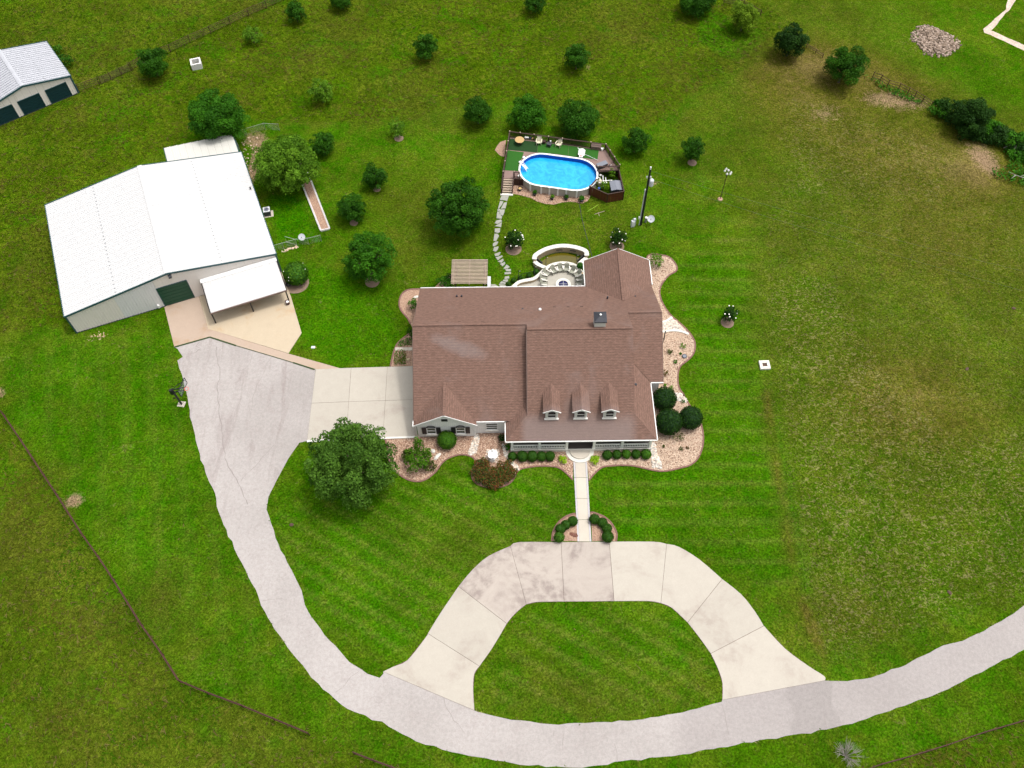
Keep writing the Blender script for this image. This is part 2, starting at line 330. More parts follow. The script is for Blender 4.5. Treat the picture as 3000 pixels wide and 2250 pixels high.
# ---------------------------------------------------------------- mesh helpers
class MB:
    def __init__(s): s.v = []; s.f = []; s.smooth = False; s.uv = None
    def add(s, vs, fs):
        o = len(s.v); s.v += [tuple(v) for v in vs]; s.f += [tuple(i+o for i in f) for f in fs]; return s
    def box(s, c, d, rz=0.0, rx=0.0):
        m = Matrix.Rotation(rz, 3, 'Z') @ Matrix.Rotation(rx, 3, 'X'); c = Vector(c)
        vs = [c + m @ Vector((sx*d[0]/2, sy*d[1]/2, sz*d[2]/2)) for sz in (-1, 1) for sy in (-1, 1) for sx in (-1, 1)]
        return s.add(vs, [(0, 2, 3, 1), (4, 5, 7, 6), (0, 1, 5, 4), (2, 6, 7, 3), (0, 4, 6, 2), (1, 3, 7, 5)])
    def beam(s, a, b, w, h):
        a, b = Vector(a), Vector(b); d = (b-a); l = d.length; d.normalize()
        side = d.cross(Vector((0, 0, 1)))
        if side.length < 1e-4: side = Vector((1, 0, 0))
        side.normalize(); up = side.cross(d).normalized()
        vs = [p + side*(sx*w/2) + up*(sz*h/2) for p in (a, b) for sz in (-1, 1) for sx in (-1, 1)]
        return s.add(vs, [(0, 1, 3, 2), (4, 6, 7, 5), (0, 4, 5, 1), (2, 3, 7, 6), (0, 2, 6, 4), (1, 5, 7, 3)])
    def prism(s, poly, z0, z1):
        n = len(poly)
        if sum(poly[i][0]*poly[(i+1) % n][1]-poly[(i+1) % n][0]*poly[i][1] for i in range(n)) < 0: poly = poly[::-1]
        vs = [(p[0], p[1], z0) for p in poly] + [(p[0], p[1], z1) for p in poly]
        return s.add(vs, [tuple(range(n))[::-1], tuple(range(n, 2*n))] + [(i, (i+1) % n, n+(i+1) % n, n+i) for i in range(n)])
    def slab(s, pts, t):   # thick polygon in space, pts = top face counter-clockwise from above
        n = len(pts); pts = [Vector(p) for p in pts]
        nn = Vector((0, 0, 0))
        for i in range(n): nn += (pts[i]-pts[0]).cross(pts[(i+1) % n]-pts[0])
        if nn.z < 0: pts = pts[::-1]; nn = -nn
        nn.normalize(); lo = [p-nn*t for p in pts]
        return s.add(pts+lo, [tuple(range(n)), tuple(range(n, 2*n))[::-1]] + [(i, n+i, n+(i+1) % n, (i+1) % n) for i in range(n)])
    def tube(s, pts, rad, n=8):
        pts = [Vector(p) for p in pts]; o = len(s.v)
        for i, p in enumerate(pts):
            d = (pts[min(i+1, len(pts)-1)]-pts[max(i-1, 0)]).normalized()
            a = d.cross(Vector((0, 0, 1)) if abs(d.z) < .9 else Vector((1, 0, 0))).normalized(); b_ = d.cross(a)
            r = rad[i] if isinstance(rad, (list, tuple)) else rad
            s.v += [tuple(p + (a*math.cos(2*PI*k/n)+b_*math.sin(2*PI*k/n))*r) for k in range(n)]
        for i in range(len(pts)-1):
            for k in range(n): s.f.append((o+i*n+k, o+i*n+(k+1) % n, o+(i+1)*n+(k+1) % n, o+(i+1)*n+k))
        s.f.append(tuple(o+k for k in range(n))[::-1]); e = o+(len(pts)-1)*n; s.f.append(tuple(e+k for k in range(n)))
        return s
    def lathe(s, c, prof, n=16, sx=1.0, sy=1.0):
        o = len(s.v); c = Vector(c)
        for r, z in prof: s.v += [(c.x+r*sx*math.cos(2*PI*k/n), c.y+r*sy*math.sin(2*PI*k/n), c.z+z) for k in range(n)]
        for i in range(len(prof)-1):
            for k in range(n): s.f.append((o+i*n+k, o+i*n+(k+1) % n, o+(i+1)*n+(k+1) % n, o+(i+1)*n+k))
        if prof[0][0] > 1e-5: s.f.append(tuple(o+k for k in range(n))[::-1])
        e = o+(len(prof)-1)*n
        if prof[-1][0] > 1e-5: s.f.append(tuple(e+k for k in range(n)))
        return s
def link(o, parent=None, world=True):
    C.objects.link(o)
    if parent is not None:
        o.parent = parent
    return o
def wloc(o):
    l = Vector((0, 0, 0))
    while o is not None: l += Vector(o.location); o = o.parent
    return l
def obj(name, mb, mat, parent=None, smooth=False, local=False, slope_uv=False):
    """one mesh object; vertices are given in world metres unless local"""
    me = bpy.data.meshes.new(name)
    vs = mb.v; loc = Vector((0, 0, 0))
    if not local:
        if parent is not None: loc = wloc(parent)
        else:
            a = np.array(vs); loc = Vector(((a[:, 0].min()+a[:, 0].max())/2, (a[:, 1].min()+a[:, 1].max())/2, a[:, 2].min()))
        vs = [(v[0]-loc.x, v[1]-loc.y, v[2]-loc.z) for v in vs]
    me.from_pydata(vs, [], mb.f)
    me.materials.append(M[mat] if isinstance(mat, str) else mat)
    if smooth: me.polygons.foreach_set('use_smooth', [True]*len(me.polygons))
    if slope_uv:
        uvl = me.uv_layers.new(name='uv')
        for p in me.polygons:
            n = p.normal; e = Vector((-n.y, n.x, 0))
            e = e.normalized() if e.length > 1e-3 else Vector((1, 0, 0)); g = n.cross(e)
            for li in p.loop_indices:
                co = me.vertices[me.loops[li].vertex_index].co; uvl.data[li].uv = (co.dot(e), co.dot(g))
    me.update()
    o = bpy.data.objects.new(name, me)
    if parent is None and not local: o.location = loc
    return link(o, parent)
def tag(o, label=None, cat=None, group=None, kind=None):
    if label: o['label'] = label
    if cat: o['category'] = cat
    if group: o['group'] = group
    if kind: o['kind'] = kind
    return o
def thing(name, label, cat, loc, rz=0.0, group=None):
    o = bpy.data.objects.new(name, None); o.location = (loc[0], loc[1], loc[2] if len(loc) > 2 else 0.0); o.rotation_euler = (0, 0, rz)
    o.empty_display_size = .3
    C.objects.link(o); return tag(o, label, cat, group)
def dup(root, loc, rz, label, group=None, scale=None):
    def cp(o, par):
        c = o.copy(); C.objects.link(c)
        if par is not None: c.parent = par
        for ch in o.children: cp(ch, c)
        return c
    r = cp(root, None); r.location = (loc[0], loc[1], loc[2] if len(loc) > 2 else 0.0); r.rotation_euler = (0, 0, rz)
    if scale: r.scale = scale
    tag(r, label, None, group); return r
def struct(name, mb, mat, parent=None, **kw):
    o = obj(name, mb, mat, parent, **kw)
    if parent is None: o['kind'] = 'structure'
    return o
def quads(name, P4, tint, mat, parent=None, kind=None, smooth=False):
    """P4: (n,4,3) quads, tint: (n,3) -> one fast mesh"""
    n = len(P4); me = bpy.data.meshes.new(name)
    loc = np.array(wloc(parent)) if parent is not None else np.array([P4[..., 0].mean(), P4[..., 1].mean(), P4[..., 2].min()])
    V = (P4.reshape(-1, 3)-loc).astype(np.float32)
    me.vertices.add(4*n); me.vertices.foreach_set('co', V.ravel())
    me.loops.add(4*n); me.loops.foreach_set('vertex_index', np.arange(4*n, dtype=np.int32))
    me.polygons.add(n); me.polygons.foreach_set('loop_start', np.arange(0, 4*n, 4, dtype=np.int32))
    a = me.attributes.new('tint', 'FLOAT_COLOR', 'POINT')
    col = np.ones((n, 4, 4), np.float32); col[:, :, :3] = tint[:, None, :]; a.data.foreach_set('color', col.ravel())
    me.materials.append(M[mat]); me.update(calc_edges=True)
    o = bpy.data.objects.new(name, me)
    if parent is None: o.location = loc
    if kind: o['kind'] = kind
    return link(o, parent)
rng = np.random.default_rng(11)
def leaf_quads(Cn, Nn, size, aspect=.55, jit=.6, r=rng, droop=.25):
    n = len(Cn)
    nn = Nn + r.normal(0, jit, (n, 3)); nn /= np.linalg.norm(nn, axis=1)[:, None]
    t = np.cross(nn, r.normal(0, 1, (n, 3))); t /= np.linalg.norm(t, axis=1)[:, None]; b = np.cross(nn, t)
    s = size[:, None]
    p0 = Cn - t*s*.5; p2 = Cn + t*s*.5 - nn*s*droop; p1 = Cn + b*s*aspect*.5; p3 = Cn - b*s*aspect*.5
    return np.stack([p0, p1, p2, p3], 1)

# ---------------------------------------------------------------- outlines on the ground
def densify(poly, step, amp=0.0, seed=1, closed=True):
    r = random.Random(seed); out = []; n = len(poly)
    for i in range(n if closed else n-1):
        a, b_ = poly[i], poly[(i+1) % n]; l = math.dist(a, b_); k = max(1, int(l/step))
        for j in range(k):
            t = j/k; out.append((a[0]+(b_[0]-a[0])*t + r.uniform(-amp, amp), a[1]+(b_[1]-a[1])*t + r.uniform(-amp, amp)))
    if not closed: out.append(poly[-1])
    return out
def smooth_line(pts, k=4, closed=False):
    out = []; n = len(pts)
    rngi = range(n) if closed else range(n-1)
    for i in rngi:
        p0 = pts[(i-1) % n] if closed or i > 0 else pts[0]; p1 = pts[i]; p2 = pts[(i+1) % n]; p3 = pts[(i+2) % n] if closed or i+2 < n else pts[n-1]
        for j in range(k):
            t = j/k
            out.append(tuple(.5*((2*p1[a])+(-p0[a]+p2[a])*t+(2*p0[a]-5*p1[a]+4*p2[a]-p3[a])*t*t+(-p0[a]+3*p1[a]-3*p2[a]+p3[a])*t**3) for a in (0, 1)))
    if not closed: out.append(pts[-1])
    return out
road_left = ats('t4', [(1130, 592), (1150, 600), (1185, 650), (1155, 680), (1175, 770), (1215, 920), (1240, 1080), (1280, 1240), (1330, 1400), (1390, 1540), (1410, 1659)]) + \
    ats('t7', [(1000, 130), (1060, 250), (1130, 400), (1190, 510), (1260, 610), (1370, 740), (1500, 850), (1650, 910), (1800, 990), (1950, 1035), (2212, 1085)]) + \
    ats('t8', [(150, 1100), (300, 1103), (480, 1080), (700, 1050), (900, 1020), (1000, 1000), (1250, 960), (1400, 930), (1600, 870), (1850, 780), (2060, 675), (2212, 595), (2500, 440), (2800, 270)])
road_right = ats('t8', [(2790, 40), (2500, 230), (2212, 405), (2090, 485), (1950, 555), (1860, 580), (1700, 660), (1550, 715), (1450, 728), (1350, 728)])
drive_out = ats('t7', [(1655, 690), (1700, 668), (1760, 640), (1840, 540), (1848, 525), (1900, 440), (1980, 322), (2040, 250), (2110, 190), (2205, 147)]) + \
    ats('t8', [(30, 130), (212, 130), (420, 128), (610, 128), (668, 138), (720, 150), (810, 205), (908, 290), (990, 355), (1050, 430), (1088, 492), (1180, 590), (1280, 665), (1350, 710), (1352, 728)])
drive_in = ats('t7', [(2050, 858), (2045, 770), (2050, 700), (2072, 667), (2130, 585), (2190, 483)]) + \
    ats('t8', [(0, 455), (30, 425), (62, 400), (110, 390), (225, 388), (441, 386), (590, 386), (643, 395), (690, 415), (758, 478), (810, 545), (858, 612), (890, 680), (908, 740), (908, 812)])
island_bottom = ats('t8', [(905, 822), (800, 850), (600, 890), (400, 910), (200, 918), (0, 897)]) + ats('t7', [(2150, 885), (2060, 862)])
road_in_left = ats('t7', [(1655, 700), (1640, 715), (1590, 700), (1510, 650), (1450, 580), (1400, 530), (1330, 430), (1290, 310), (1240, 220), (1190, 110), (1165, 20)]) + \
    ats('t4', [(1728, 1640), (1740, 1560), (1800, 1440), (1870, 1310), (1940, 1210), (1992, 1198), (2045, 735), (1900, 690), (1700, 630), (1530, 580), (1360, 525)])
road_poly = densify(road_left, .7, .10, 3, False) + densify(road_right, .7, .07, 4, False) + [drive_in[-1]] + densify(island_bottom, .7, .07, 5, False) + \
    [drive_in[0]] + [drive_out[0]] + densify(road_in_left[:-9], .7, .07, 6, False) + road_in_left[-9:]
path_poly = [at('p', 1692, 1586.5), at('p', 1679, 1340), at('p', 1719, 1340), at('p', 1732.6, 1586.5)]
apron = ats('t4', [(1065, 328), (1290, 262), (1350, 474), (1870, 634), (2205, 729), (2045, 735), (1900, 690), (1700, 630), (1530, 580), (1360, 525), (1130, 590)])
pad = [at('t4', 1292, 262)] + ats('t4', [(1350, 474), (1870, 632), (1955, 500)]) + [at('t4', 1885, 262), bc(-.3, 73.95)[:2], bc(-8.9, 73.95)[:2]]
gar = dict(x=[(925, 1082, 900, 1292), (1029, 1078, 1014, 1287), (1135, 1075, 1122, 1283), (1216, 1072.5, 1222, 1280)])
bed_front = ats('t5', [(285, 1187), (300, 1250), (310, 1330), (350, 1395), (420, 1445), (490, 1462), (550, 1447), (610, 1400), (650, 1345), (700, 1308), (780, 1287), (845, 1302), (872, 1335),
                       (848, 1390), (850, 1445), (895, 1485), (980, 1502), (1060, 1490), (1110, 1455), (1145, 1392), (1200, 1372), (1290, 1362), (1390, 1367), (1440, 1392), (1480, 1430), (1500, 1452)]) + \
    [at('p', 1679, 1345), hc(6.2, 44.6)[:2], hc(0.4, 44.8)[:2], hc(-.1, 46.3)[:2], hc(-9.5, 46)[:2]]
bed_right = [hc(7.2, 44.6)[:2], at('p', 1719, 1345)] + ats('t5', [(1603, 1455), (1640, 1412), (1690, 1370), (1760, 1360), (1830, 1357), (1900, 1362), (1980, 1380), (2060, 1395), (2130, 1390)]) + \
    ats('t6', [(0, 1370), (50, 1355), (100, 1310), (130, 1230), (132, 1150), (115, 1080), (75, 1020), (40, 960), (0, 900)]) + \
    ats('r', [(345, 1090), (305, 1030), (298, 950), (315, 885), (370, 840), (410, 790), (417, 720), (385, 660), (330, 600), (240, 520), (185, 430), (172, 360), (190, 310), (235, 255), (285, 225), (290, 190), (250, 135), (185, 113), (90, 118)]) + \
    [hc(16.4, 67)[:2], hc(16.4, 51)[:2], hc(15, 51)[:2], hc(15, 44.6)[:2]]
bed_back = ats('t5', [(715, 122), (650, 160), (600, 208), (510, 214), (430, 220), (390, 250), (375, 300), (385, 350), (430, 405), (447, 440)]) + [hc(-9.4, 57)[:2], hc(-9.4, 63.5)[:2], hc(-2.7, 63.5)[:2], hc(-2.7, 65.5)[:2], hc(-6.9, 66)[:2]]
bed_side = ats('t5', [(440, 505), (370, 560), (340, 620), (325, 680), (318, 716)]) + [at('t5', 470, 712), hc(-9.4, 57)[:2]]
bed_pool = ats('a', [(330, 950), (320, 1095), (480, 1125), (600, 1160), (700, 1210), (830, 1250), (960, 1262), (1100, 1225), (1250, 1220), (1400, 1242), (1480, 1205), (1520, 1140)]) + [(10, 81.5), (6, 82), (2, 84)]
bed_pool2 = ats('a', [(225, 268), (130, 300), (85, 360), (55, 420), (110, 490), (150, 515), (200, 520)]) 
ring_l = ats('h', [(275, 1398), (285, 1290), (300, 1200), (335, 1120), (375, 1050), (425, 985), (480, 930), (550, 880), (620, 840), (710, 805), (800, 790), (842, 1100), (860, 1398)])
ring_r = ats('h', [(1122, 772), (1180, 765), (1250, 785), (1340, 818), (1430, 860), (1505, 915), (1570, 975), (1625, 1050), (1670, 1130), (1700, 1200), (1712, 1270), (1700, 1398), (1170, 1398), (1150, 1100)])
house_foot = [hc(*p)[:2] for p in ((-9.5, 45.8), (-3.45, 45.8), (-3.45, 46.13), (.35, 46.13), (.35, 46.3), (15.2, 46.3), (15.2, 50.9), (16.65, 50.9), (16.65, 67.2), (9.6, 67.2), (9.6, 63.4), (-9.5, 63.4))]
house_cut = [hc(*p)[:2] for p in ((-9.8, 45.6), (-.1, 45.6), (-.1, 43.7), (15.6, 43.7), (15.6, 50.6), (16.9, 50.6), (16.9, 67.5), (9.3, 67.5), (9.3, 63.7), (-9.8, 63.7))]
barn_cut = [bc(*p)[:2] for p in ((-24.5, 74), (-.2, 74), (-.2, 97.3), (-9.3, 97.5), (-9.3, 92.1), (-24.5, 92.1))]
track = ats('t3', [(2120, -20), (2090, 60), (2030, 120), (1950, 190), (1955, 210), (2080, 265), (2212, 330), (2400, 400), (2400, 365), (2212, 295), (2100, 240), (2005, 200), (2060, 130), (2180, -20)])
patio_poly = [hc(*p)[:2] for p in ((-.2, 63.6), (9.5, 63.6), (9.5, 68.2))] + ats('b', [(1900, 700), (1820, 690), (1700, 680), (1590, 690), (1500, 740), (1420, 810), (1340, 870), (1230, 890), (1140, 920), (1085, 975)])

# ---------------------------------------------------------------- ground sheet
X = np.concatenate([[-3000, -1200, -500, -250, -160, -125], np.arange(-105, 105.01, .45), [125, 160, 250, 500, 1200, 3000]])
Y = np.concatenate([[-600, -150, -50, -15], np.arange(0, 142, .45), [160, 220, 400, 900, 2000, 4000]])
GX, GY = np.meshgrid(X, Y)
def inpoly(poly, x, y):
    c = np.zeros(x.shape, bool); n = len(poly)
    for i in range(n):
        x1, y1 = poly[i]; x2, y2 = poly[(i+1) % n]
        if y1 == y2: continue
        k = ((y1 > y) != (y2 > y)) & (x < (x2-x1)*(y-y1)/(y2-y1)+x1); c ^= k
    return c
def blur(a, k):
    for _ in range(k):
        b = np.pad(a, 1, mode='edge'); a = (b[1:-1, 1:-1]*2+b[:-2, 1:-1]+b[2:, 1:-1]+b[1:-1, :-2]+b[1:-1, 2:])/6
    return a
def pmask(view, pts, k=3): return blur(inpoly(ats(view, pts), GX, GY).astype(float), k)
def blob(view, u, v, r, ry=None):
    cx, cy = at(view, u, v); sc = .0495*VIEW[view][2]/1.35624*1.35624
    rx = math.dist(at(view, u-r, v), at(view, u+r, v))/2; ryy = math.dist(at(view, u, v-(ry or r)), at(view, u, v+(ry or r)))/2
    return np.exp(-(((GX-cx)/rx)**2+((GY-cy)/ryy)**2))
tall = pmask('f', [(-300, 735), (0, 722), (60, 712), (140, 700), (100, 440), (200, 400), (400, 300), (470, 250), (600, 262), (740, 264), (850, 258), (930, 240), (1100, 215), (1250, 265), (1330, 285), (1400, 275), (1500, 198), (1600, 145), (1660, 95), (1700, 60), (1640, 0), (1600, -60), (-300, -60)], 2)
tall = np.maximum(tall, pmask('f', [(0, 890), (120, 1060), (240, 1270), (385, 1470), (660, 1582), (900, 1680), (900, 1800), (-300, 1800), (-300, 500)], 2)*.8)
tall = np.maximum(tall, pmask('t8', [(1500, 1115), (1710, 1058), (1900, 1000), (2060, 945), (2400, 840), (2400, 1300), (1500, 1300)], 1)*.9)
lush = pmask('f', [(600, 1080), (660, 960), (850, 1050), (1000, 990), (1230, 1010), (1480, 1010), (1520, 900), (1480, 700), (1440, 540), (1620, 560), (1640, 800), (1700, 1150), (1680, 1300), (1500, 1180), (1100, 1180), (850, 1440), (700, 1350), (610, 1200)], 10)*.6
lush = np.maximum(lush, pmask('f', [(610, 540), (850, 640), (870, 760), (720, 790), (650, 740)], 4)*.7)
lush = np.maximum(lush, pmask('f', [(575, 420), (650, 420), (690, 520), (600, 530)], 2)*1.0)
lush = np.maximum(lush, pmask('f', [(1500, 0), (1600, 40), (1680, 75), (1600, 140), (1560, 130), (1500, 90)], 4)*1.0)
lush = np.maximum(lush, .9*blob('f', 1385, 535, 34, 22)); lush = np.maximum(lush, pmask('f', [(0, 760), (150, 740), (370, 700), (400, 900), (480, 1200), (400, 1350), (220, 1150), (40, 900)], 12)*.45)
lush = np.maximum(lush, pmask('f', [(1050, 1320), (1420, 1310), (1540, 1480), (1300, 1430)], 8)*.35)
dry = .55*pmask('f', [(1620, 560), (1640, 800), (1720, 1180), (1760, 1420), (2300, 1260), (2300, 250), (1750, 100), (1500, 200), (1440, 330), (1600, 420)], 14)*.34
dry = dry + .55*blob('f', 1960, 870, 190, 120) + .42*blob('f', 1700, 160, 130, 60) + .45*blob('f', 1980, 330, 200, 70) + .6*blob('f', 2110, 370, 60, 45) + .35*blob('f', 2050, 500, 260, 160)
dry = dry + .25*blob('f', 1250, 1500, 200, 45) + .3*blob('f', 350, 1290, 60, 80) + .22*blob('f', 950, 250, 90, 40) + .3*blob('f', 1540, 60, 90, 60)*0 + .3*blob('f', 1800, 40, 200, 80)
dry = dry + .5*blob('f', 1800, 130, 120, 40) + .45*blob('f', 1930, 190, 120, 50) + .35*blob('f', 1750, 250, 120, 70)
dry = dry + .25*blob('f', 100, 120, 200, 90) + .35*blob('f', 660, 120, 40, 25) + .3*blob('f', 80, 560, 60, 110) + .25*blob('f', 1800, 1350, 150, 80) + .3*blob('f', 900, 470, 80, 120) + .2*blob('f', 1250, 480, 160, 60)
dry = dry + .2*blob('f', 980, 1180, 160, 90) + .08*tall*(GY < 60)
bare = .8*blob('f', 560, 330, 18, 50) + .6*blob('f', 540, 300, 22, 22) + .55*blob('f', 545, 375, 14, 30) + .8*blob('f', 160, 1080, 30, 20) + .7*blob('f', 2130, 350, 40, 40) + .6*blob('f', 1270, 145, 12, 10) + .7*blob('f', 0, 850, 16, 18)
rdm = blur(inpoly(road_poly, GX, GY).astype(float), 4); bare = bare + .62*rdm*(.5+.5*np.sin(GX*1.3+1.7*np.sin(GY*.7))) + .2*rdm
bare = bare + .35*blob('f', 1800, 100, 90, 25) + .4*blob('f', 1900, 205, 60, 25) + .3*blob('f', 2080, 300, 60, 40) + .35*blob('f', 1985, 95, 95, 55)
bare = bare + .6*blob('f', 1410, 395, 22, 9) + .5*blob('f', 200, 730, 40, 8) + .75*blob('f', 1985, 90, 75, 45)*0 + .5*blob('f', 1780, 245, 60, 35) + .5*blob('f', 1970, 225, 110, 25) + .45*blob('f', 1560, 432, 8, 6) + .5*blob('f', 1655, 545, 14, 8)*0
mott = pmask('f', [(1650, 600), (1700, 900), (1730, 1150), (1780, 1420), (2212, 1270), (2400, 1200), (2400, 900), (2050, 950), (1900, 780), (1800, 600)], 12)
mott = np.maximum(mott, .7*pmask('f', [(1700, 200), (2100, 330), (2050, 450), (1700, 420)], 12)); mott = np.maximum(mott, .35*pmask('f', [(1650, 400), (2300, 400), (2300, 900), (1650, 900)], 12))
# lines left by the mower
fr_l = pmask('f', [(600, 1100), (830, 1060), (1000, 1000), (1230, 1020), (1230, 1180), (1100, 1180), (850, 1440), (700, 1350), (610, 1200)], 3)
isl = pmask('f', [(1130, 1330), (1430, 1325), (1540, 1420), (1550, 1510), (1300, 1545), (1060, 1520)], 3)
rt = pmask('f', [(1290, 1030), (1500, 1020), (1520, 900), (1450, 560), (1640, 480), (1650, 800), (1750, 1200), (1700, 1300), (1500, 1180), (1340, 1160)], 6)
lb = pmask('f', [(0, 760), (150, 740), (370, 700), (400, 900), (560, 1300), (700, 1500), (500, 1500), (385, 1440), (220, 1150), (40, 900)], 6)
up = pmask('f', [(1450, 330), (2212, 500), (2212, 800), (1650, 800), (1500, 450)], 10)
def wave(nx, ny, per, sharp=3.0, ph=0.0):
    w = .5+.5*np.sin((GX*nx+GY*ny)*2*PI/per + ph + .5*np.sin(GX*.21+GY*.13)); return w**sharp
stripe = fr_l*wave(.5, .86, 1.75, 6)*.5 + isl*wave(.5, .86, 1.9, 6)*.55 + rt*wave(.02, 1, 2.1, 5)*.36 + lb*wave(.96, .26, 2.6, 3)*.14 + up*wave(.12, .99, 3.4, 3)*.2
stripe = stripe + .8*np.exp(-((GX-at('f', 1700, 1100)[0]-(GY-at('f', 1700, 1100)[1])*-.18)/.35)**2)*pmask('f', [(1640, 850), (1760, 850), (1800, 1420), (1680, 1420)], 3)*.35
def linefield(view, pts, w):
    q = smooth_line(ats(view, pts), 6); dm = np.full(GX.shape, 1e9)
    for a, b_ in zip(q[:-1], q[1:]):
        dx, dy = b_[0]-a[0], b_[1]-a[1]; t = np.clip(((GX-a[0])*dx+(GY-a[1])*dy)/(dx*dx+dy*dy+1e-9), 0, 1)
        dm = np.minimum(dm, (GX-a[0]-t*dx)**2+(GY-a[1]-t*dy)**2)
    return np.exp(-dm/(w*w))
wob = .6+.4*np.sin(GX*.9+1.3*np.sin(GY*.8))
dry = dry + .45*wob*linefield('f', [(1655, 850), (1672, 980), (1695, 1120), (1725, 1280), (1782, 1430)], .55) + .30*wob*linefield('f', [(600, 264), (740, 268), (850, 262), (935, 243)], .5)
bare = bare + .22*wob*linefield('f', [(1405, 275), (1500, 200), (1600, 145), (1690, 72)], .45) + .12*linefield('f', [(0, 722), (60, 712), (140, 702)], .4)
lush = np.maximum(lush, .85*linefield('f', [(1668, 860), (1690, 980), (1715, 1120), (1748, 1280)], .8))
for u, v, r_, a_ in ((250, 960, 26, .95), (310, 1060, 34, .9), (350, 1160, 30, .95), (150, 1240, 50, .8), (470, 1500, 40, .9), (40, 900, 24, .95), (600, 1600, 50, .9), (300, 1360, 45, .75), (90, 1450, 60, .7), (1950, 1620, 40, .9), (1180, 60, 70, .55), (760, 180, 60, .5), (2000, 180, 50, .6), (1870, 60, 60, .6), (2120, 190, 60, .6), (1420, 640, 60, .6)):
    lush = np.maximum(lush, a_*blob('f', u, v, r_*1.4, r_)*(.75+.25*np.sin(GX*1.1)*np.cos(GY*1.3)))
for u, v, r_ in ((60, 1290, 45), (210, 1350, 40), (30, 1180, 30), (330, 1480, 40), (150, 1560, 60), (520, 1620, 50), (130, 1020, 20)):
    dry = dry+.22*blob('f', u, v, r_*1.4, r_)
V = np.stack([GX.ravel(), GY.ravel(), np.zeros(GX.size)], 1).astype(np.float32)
ny, nx = GX.shape
idx = np.arange(nx*ny).reshape(ny, nx)
Fq = np.stack([idx[:-1, :-1], idx[:-1, 1:], idx[1:, 1:], idx[1:, :-1]], -1).reshape(-1, 4).astype(np.int32)
me = bpy.data.meshes.new('ground'); me.vertices.add(len(V)); me.vertices.foreach_set('co', V.ravel())
me.loops.add(Fq.size); me.loops.foreach_set('vertex_index', Fq.ravel()); me.polygons.add(len(Fq)); me.polygons.foreach_set('loop_start', np.arange(0, Fq.size, 4, dtype=np.int32))
for nm, ch in (('zone', (dry, tall, bare)), ('zone2', (mott, lush, stripe))):
    a = me.attributes.new(nm, 'FLOAT_COLOR', 'POINT'); col = np.ones((GX.size, 4), np.float32)
    for i, c_ in enumerate(ch): col[:, i] = np.clip(c_, 0, 1.3).ravel()
    a.data.foreach_set('color', col.ravel())
me.materials.append(M['ground']); me.update(calc_edges=True)
ground = bpy.data.objects.new('ground', me); C.objects.link(ground); ground['kind'] = 'structure'

# ---------------------------------------------------------------- roads, drives, pads
road = struct('driveway', MB().prism(road_poly, -.05, .012), 'asphalt')
def polystrip(mb, pts, w, z, seed=0, jag=.0):
    r = random.Random(seed)
    for a, b_ in zip(pts[:-1], pts[1:]):
        dx, dy = b_[0]-a[0], b_[1]-a[1]; l = math.hypot(dx, dy) or 1; ww = w*r.uniform(.5, 1.4) if jag else w
        nx_, ny_ = -dy/l*ww/2, dx/l*ww/2
        mb.add([(a[0]-nx_, a[1]-ny_, z), (b_[0]-nx_, b_[1]-ny_, z), (b_[0]+nx_, b_[1]+ny_, z), (a[0]+nx_, a[1]+ny_, z)], [(0, 1, 2, 3)])
cr = MB()
for i, ln in enumerate([('t4', [(1400, 590), (1402, 640), (1412, 700), (1428, 750), (1420, 800), (1405, 830), (1412, 920), (1420, 1020), (1440, 1130), (1450, 1250), (1470, 1340), (1510, 1420), (1560, 1500), (1605, 1610)]),
                        ('t4', [(1235, 640), (1268, 622), (1290, 605), (1300, 612)]), ('t4', [(1290, 560), (1275, 580), (1300, 600)]), ('t4', [(1640, 640), (1620, 690), (1600, 730), (1540, 745)]),
                        ('t4', [(1760, 655), (1730, 700), (1700, 770), (1640, 900), (1620, 1060)]), ('t4', [(1780, 1220), (1700, 1310), (1600, 1410), (1560, 1460)]), ('t4', [(1845, 785), (1870, 800)]),
                        ('t4', [(1970, 820), (1960, 850)]), ('t8', [(228, 940), (225, 975), (220, 1030)]), ('t8', [(182, 940), (178, 970)]), ('t8', [(442, 1000), (452, 1035), (455, 1080)]),
                        ('t8', [(905, 830), (915, 870), (930, 920), (936, 960)]), ('t8', [(1345, 860), (1350, 900), (1362, 935)]), ('t8', [(1300, 760), (1315, 800)]), ('t8', [(1055, 775), (1020, 795), (1005, 790)]),
                        ('t7', [(1130, 380), (1190, 372), (1240, 380)]), ('t7', [(1450, 780), (1490, 750), (1520, 710), (1550, 690)]), ('t7', [(1900, 750), (1920, 820), (1960, 900), (2010, 960)])]):
    polystrip(cr, densify(ats(*ln), .5, .10, i, False), .07 if i < 2 else .035, .0165, i, .3)
tag(obj('crack', cr, simple('crack_line', (.23, .20, .19), .95), road), kind='stuff')  # cracks drawn as thin darker strips over the asphalt
# half-ring drive in slabs
def cut(line, jp):
    idxs = [min(range(len(line)), key=lambda i: math.dist(line[i], p)) for p in jp]; return idxs
jo = ats('t7', [(1848, 525), (1980, 322)]) + ats('t8', [(-7, 147), (212, 130), (420, 128), (668, 138), (908, 290), (1088, 492)])
ji = ats('t7', [(2072, 667), (2190, 483)]) + ats('t8', [(62, 400), (225, 388), (441, 386), (643, 395), (758, 478), (858, 612)])
io = [0]+cut(drive_out, jo)+[len(drive_out)-1]; ii = [0]+cut(drive_in, ji)+[len(drive_in)-1]
drive = thing('concrete_drive', None, None, (6, 30, 0)); drive['kind'] = 'structure'
def shrink(poly, dst):
    cx = sum(p[0] for p in poly)/len(poly); cy = sum(p[1] for p in poly)/len(poly); out = []
    for p in poly:
        l = math.hypot(p[0]-cx, p[1]-cy); k = (l-dst)/l; out.append((cx+(p[0]-cx)*k, cy+(p[1]-cy)*k))
    return out
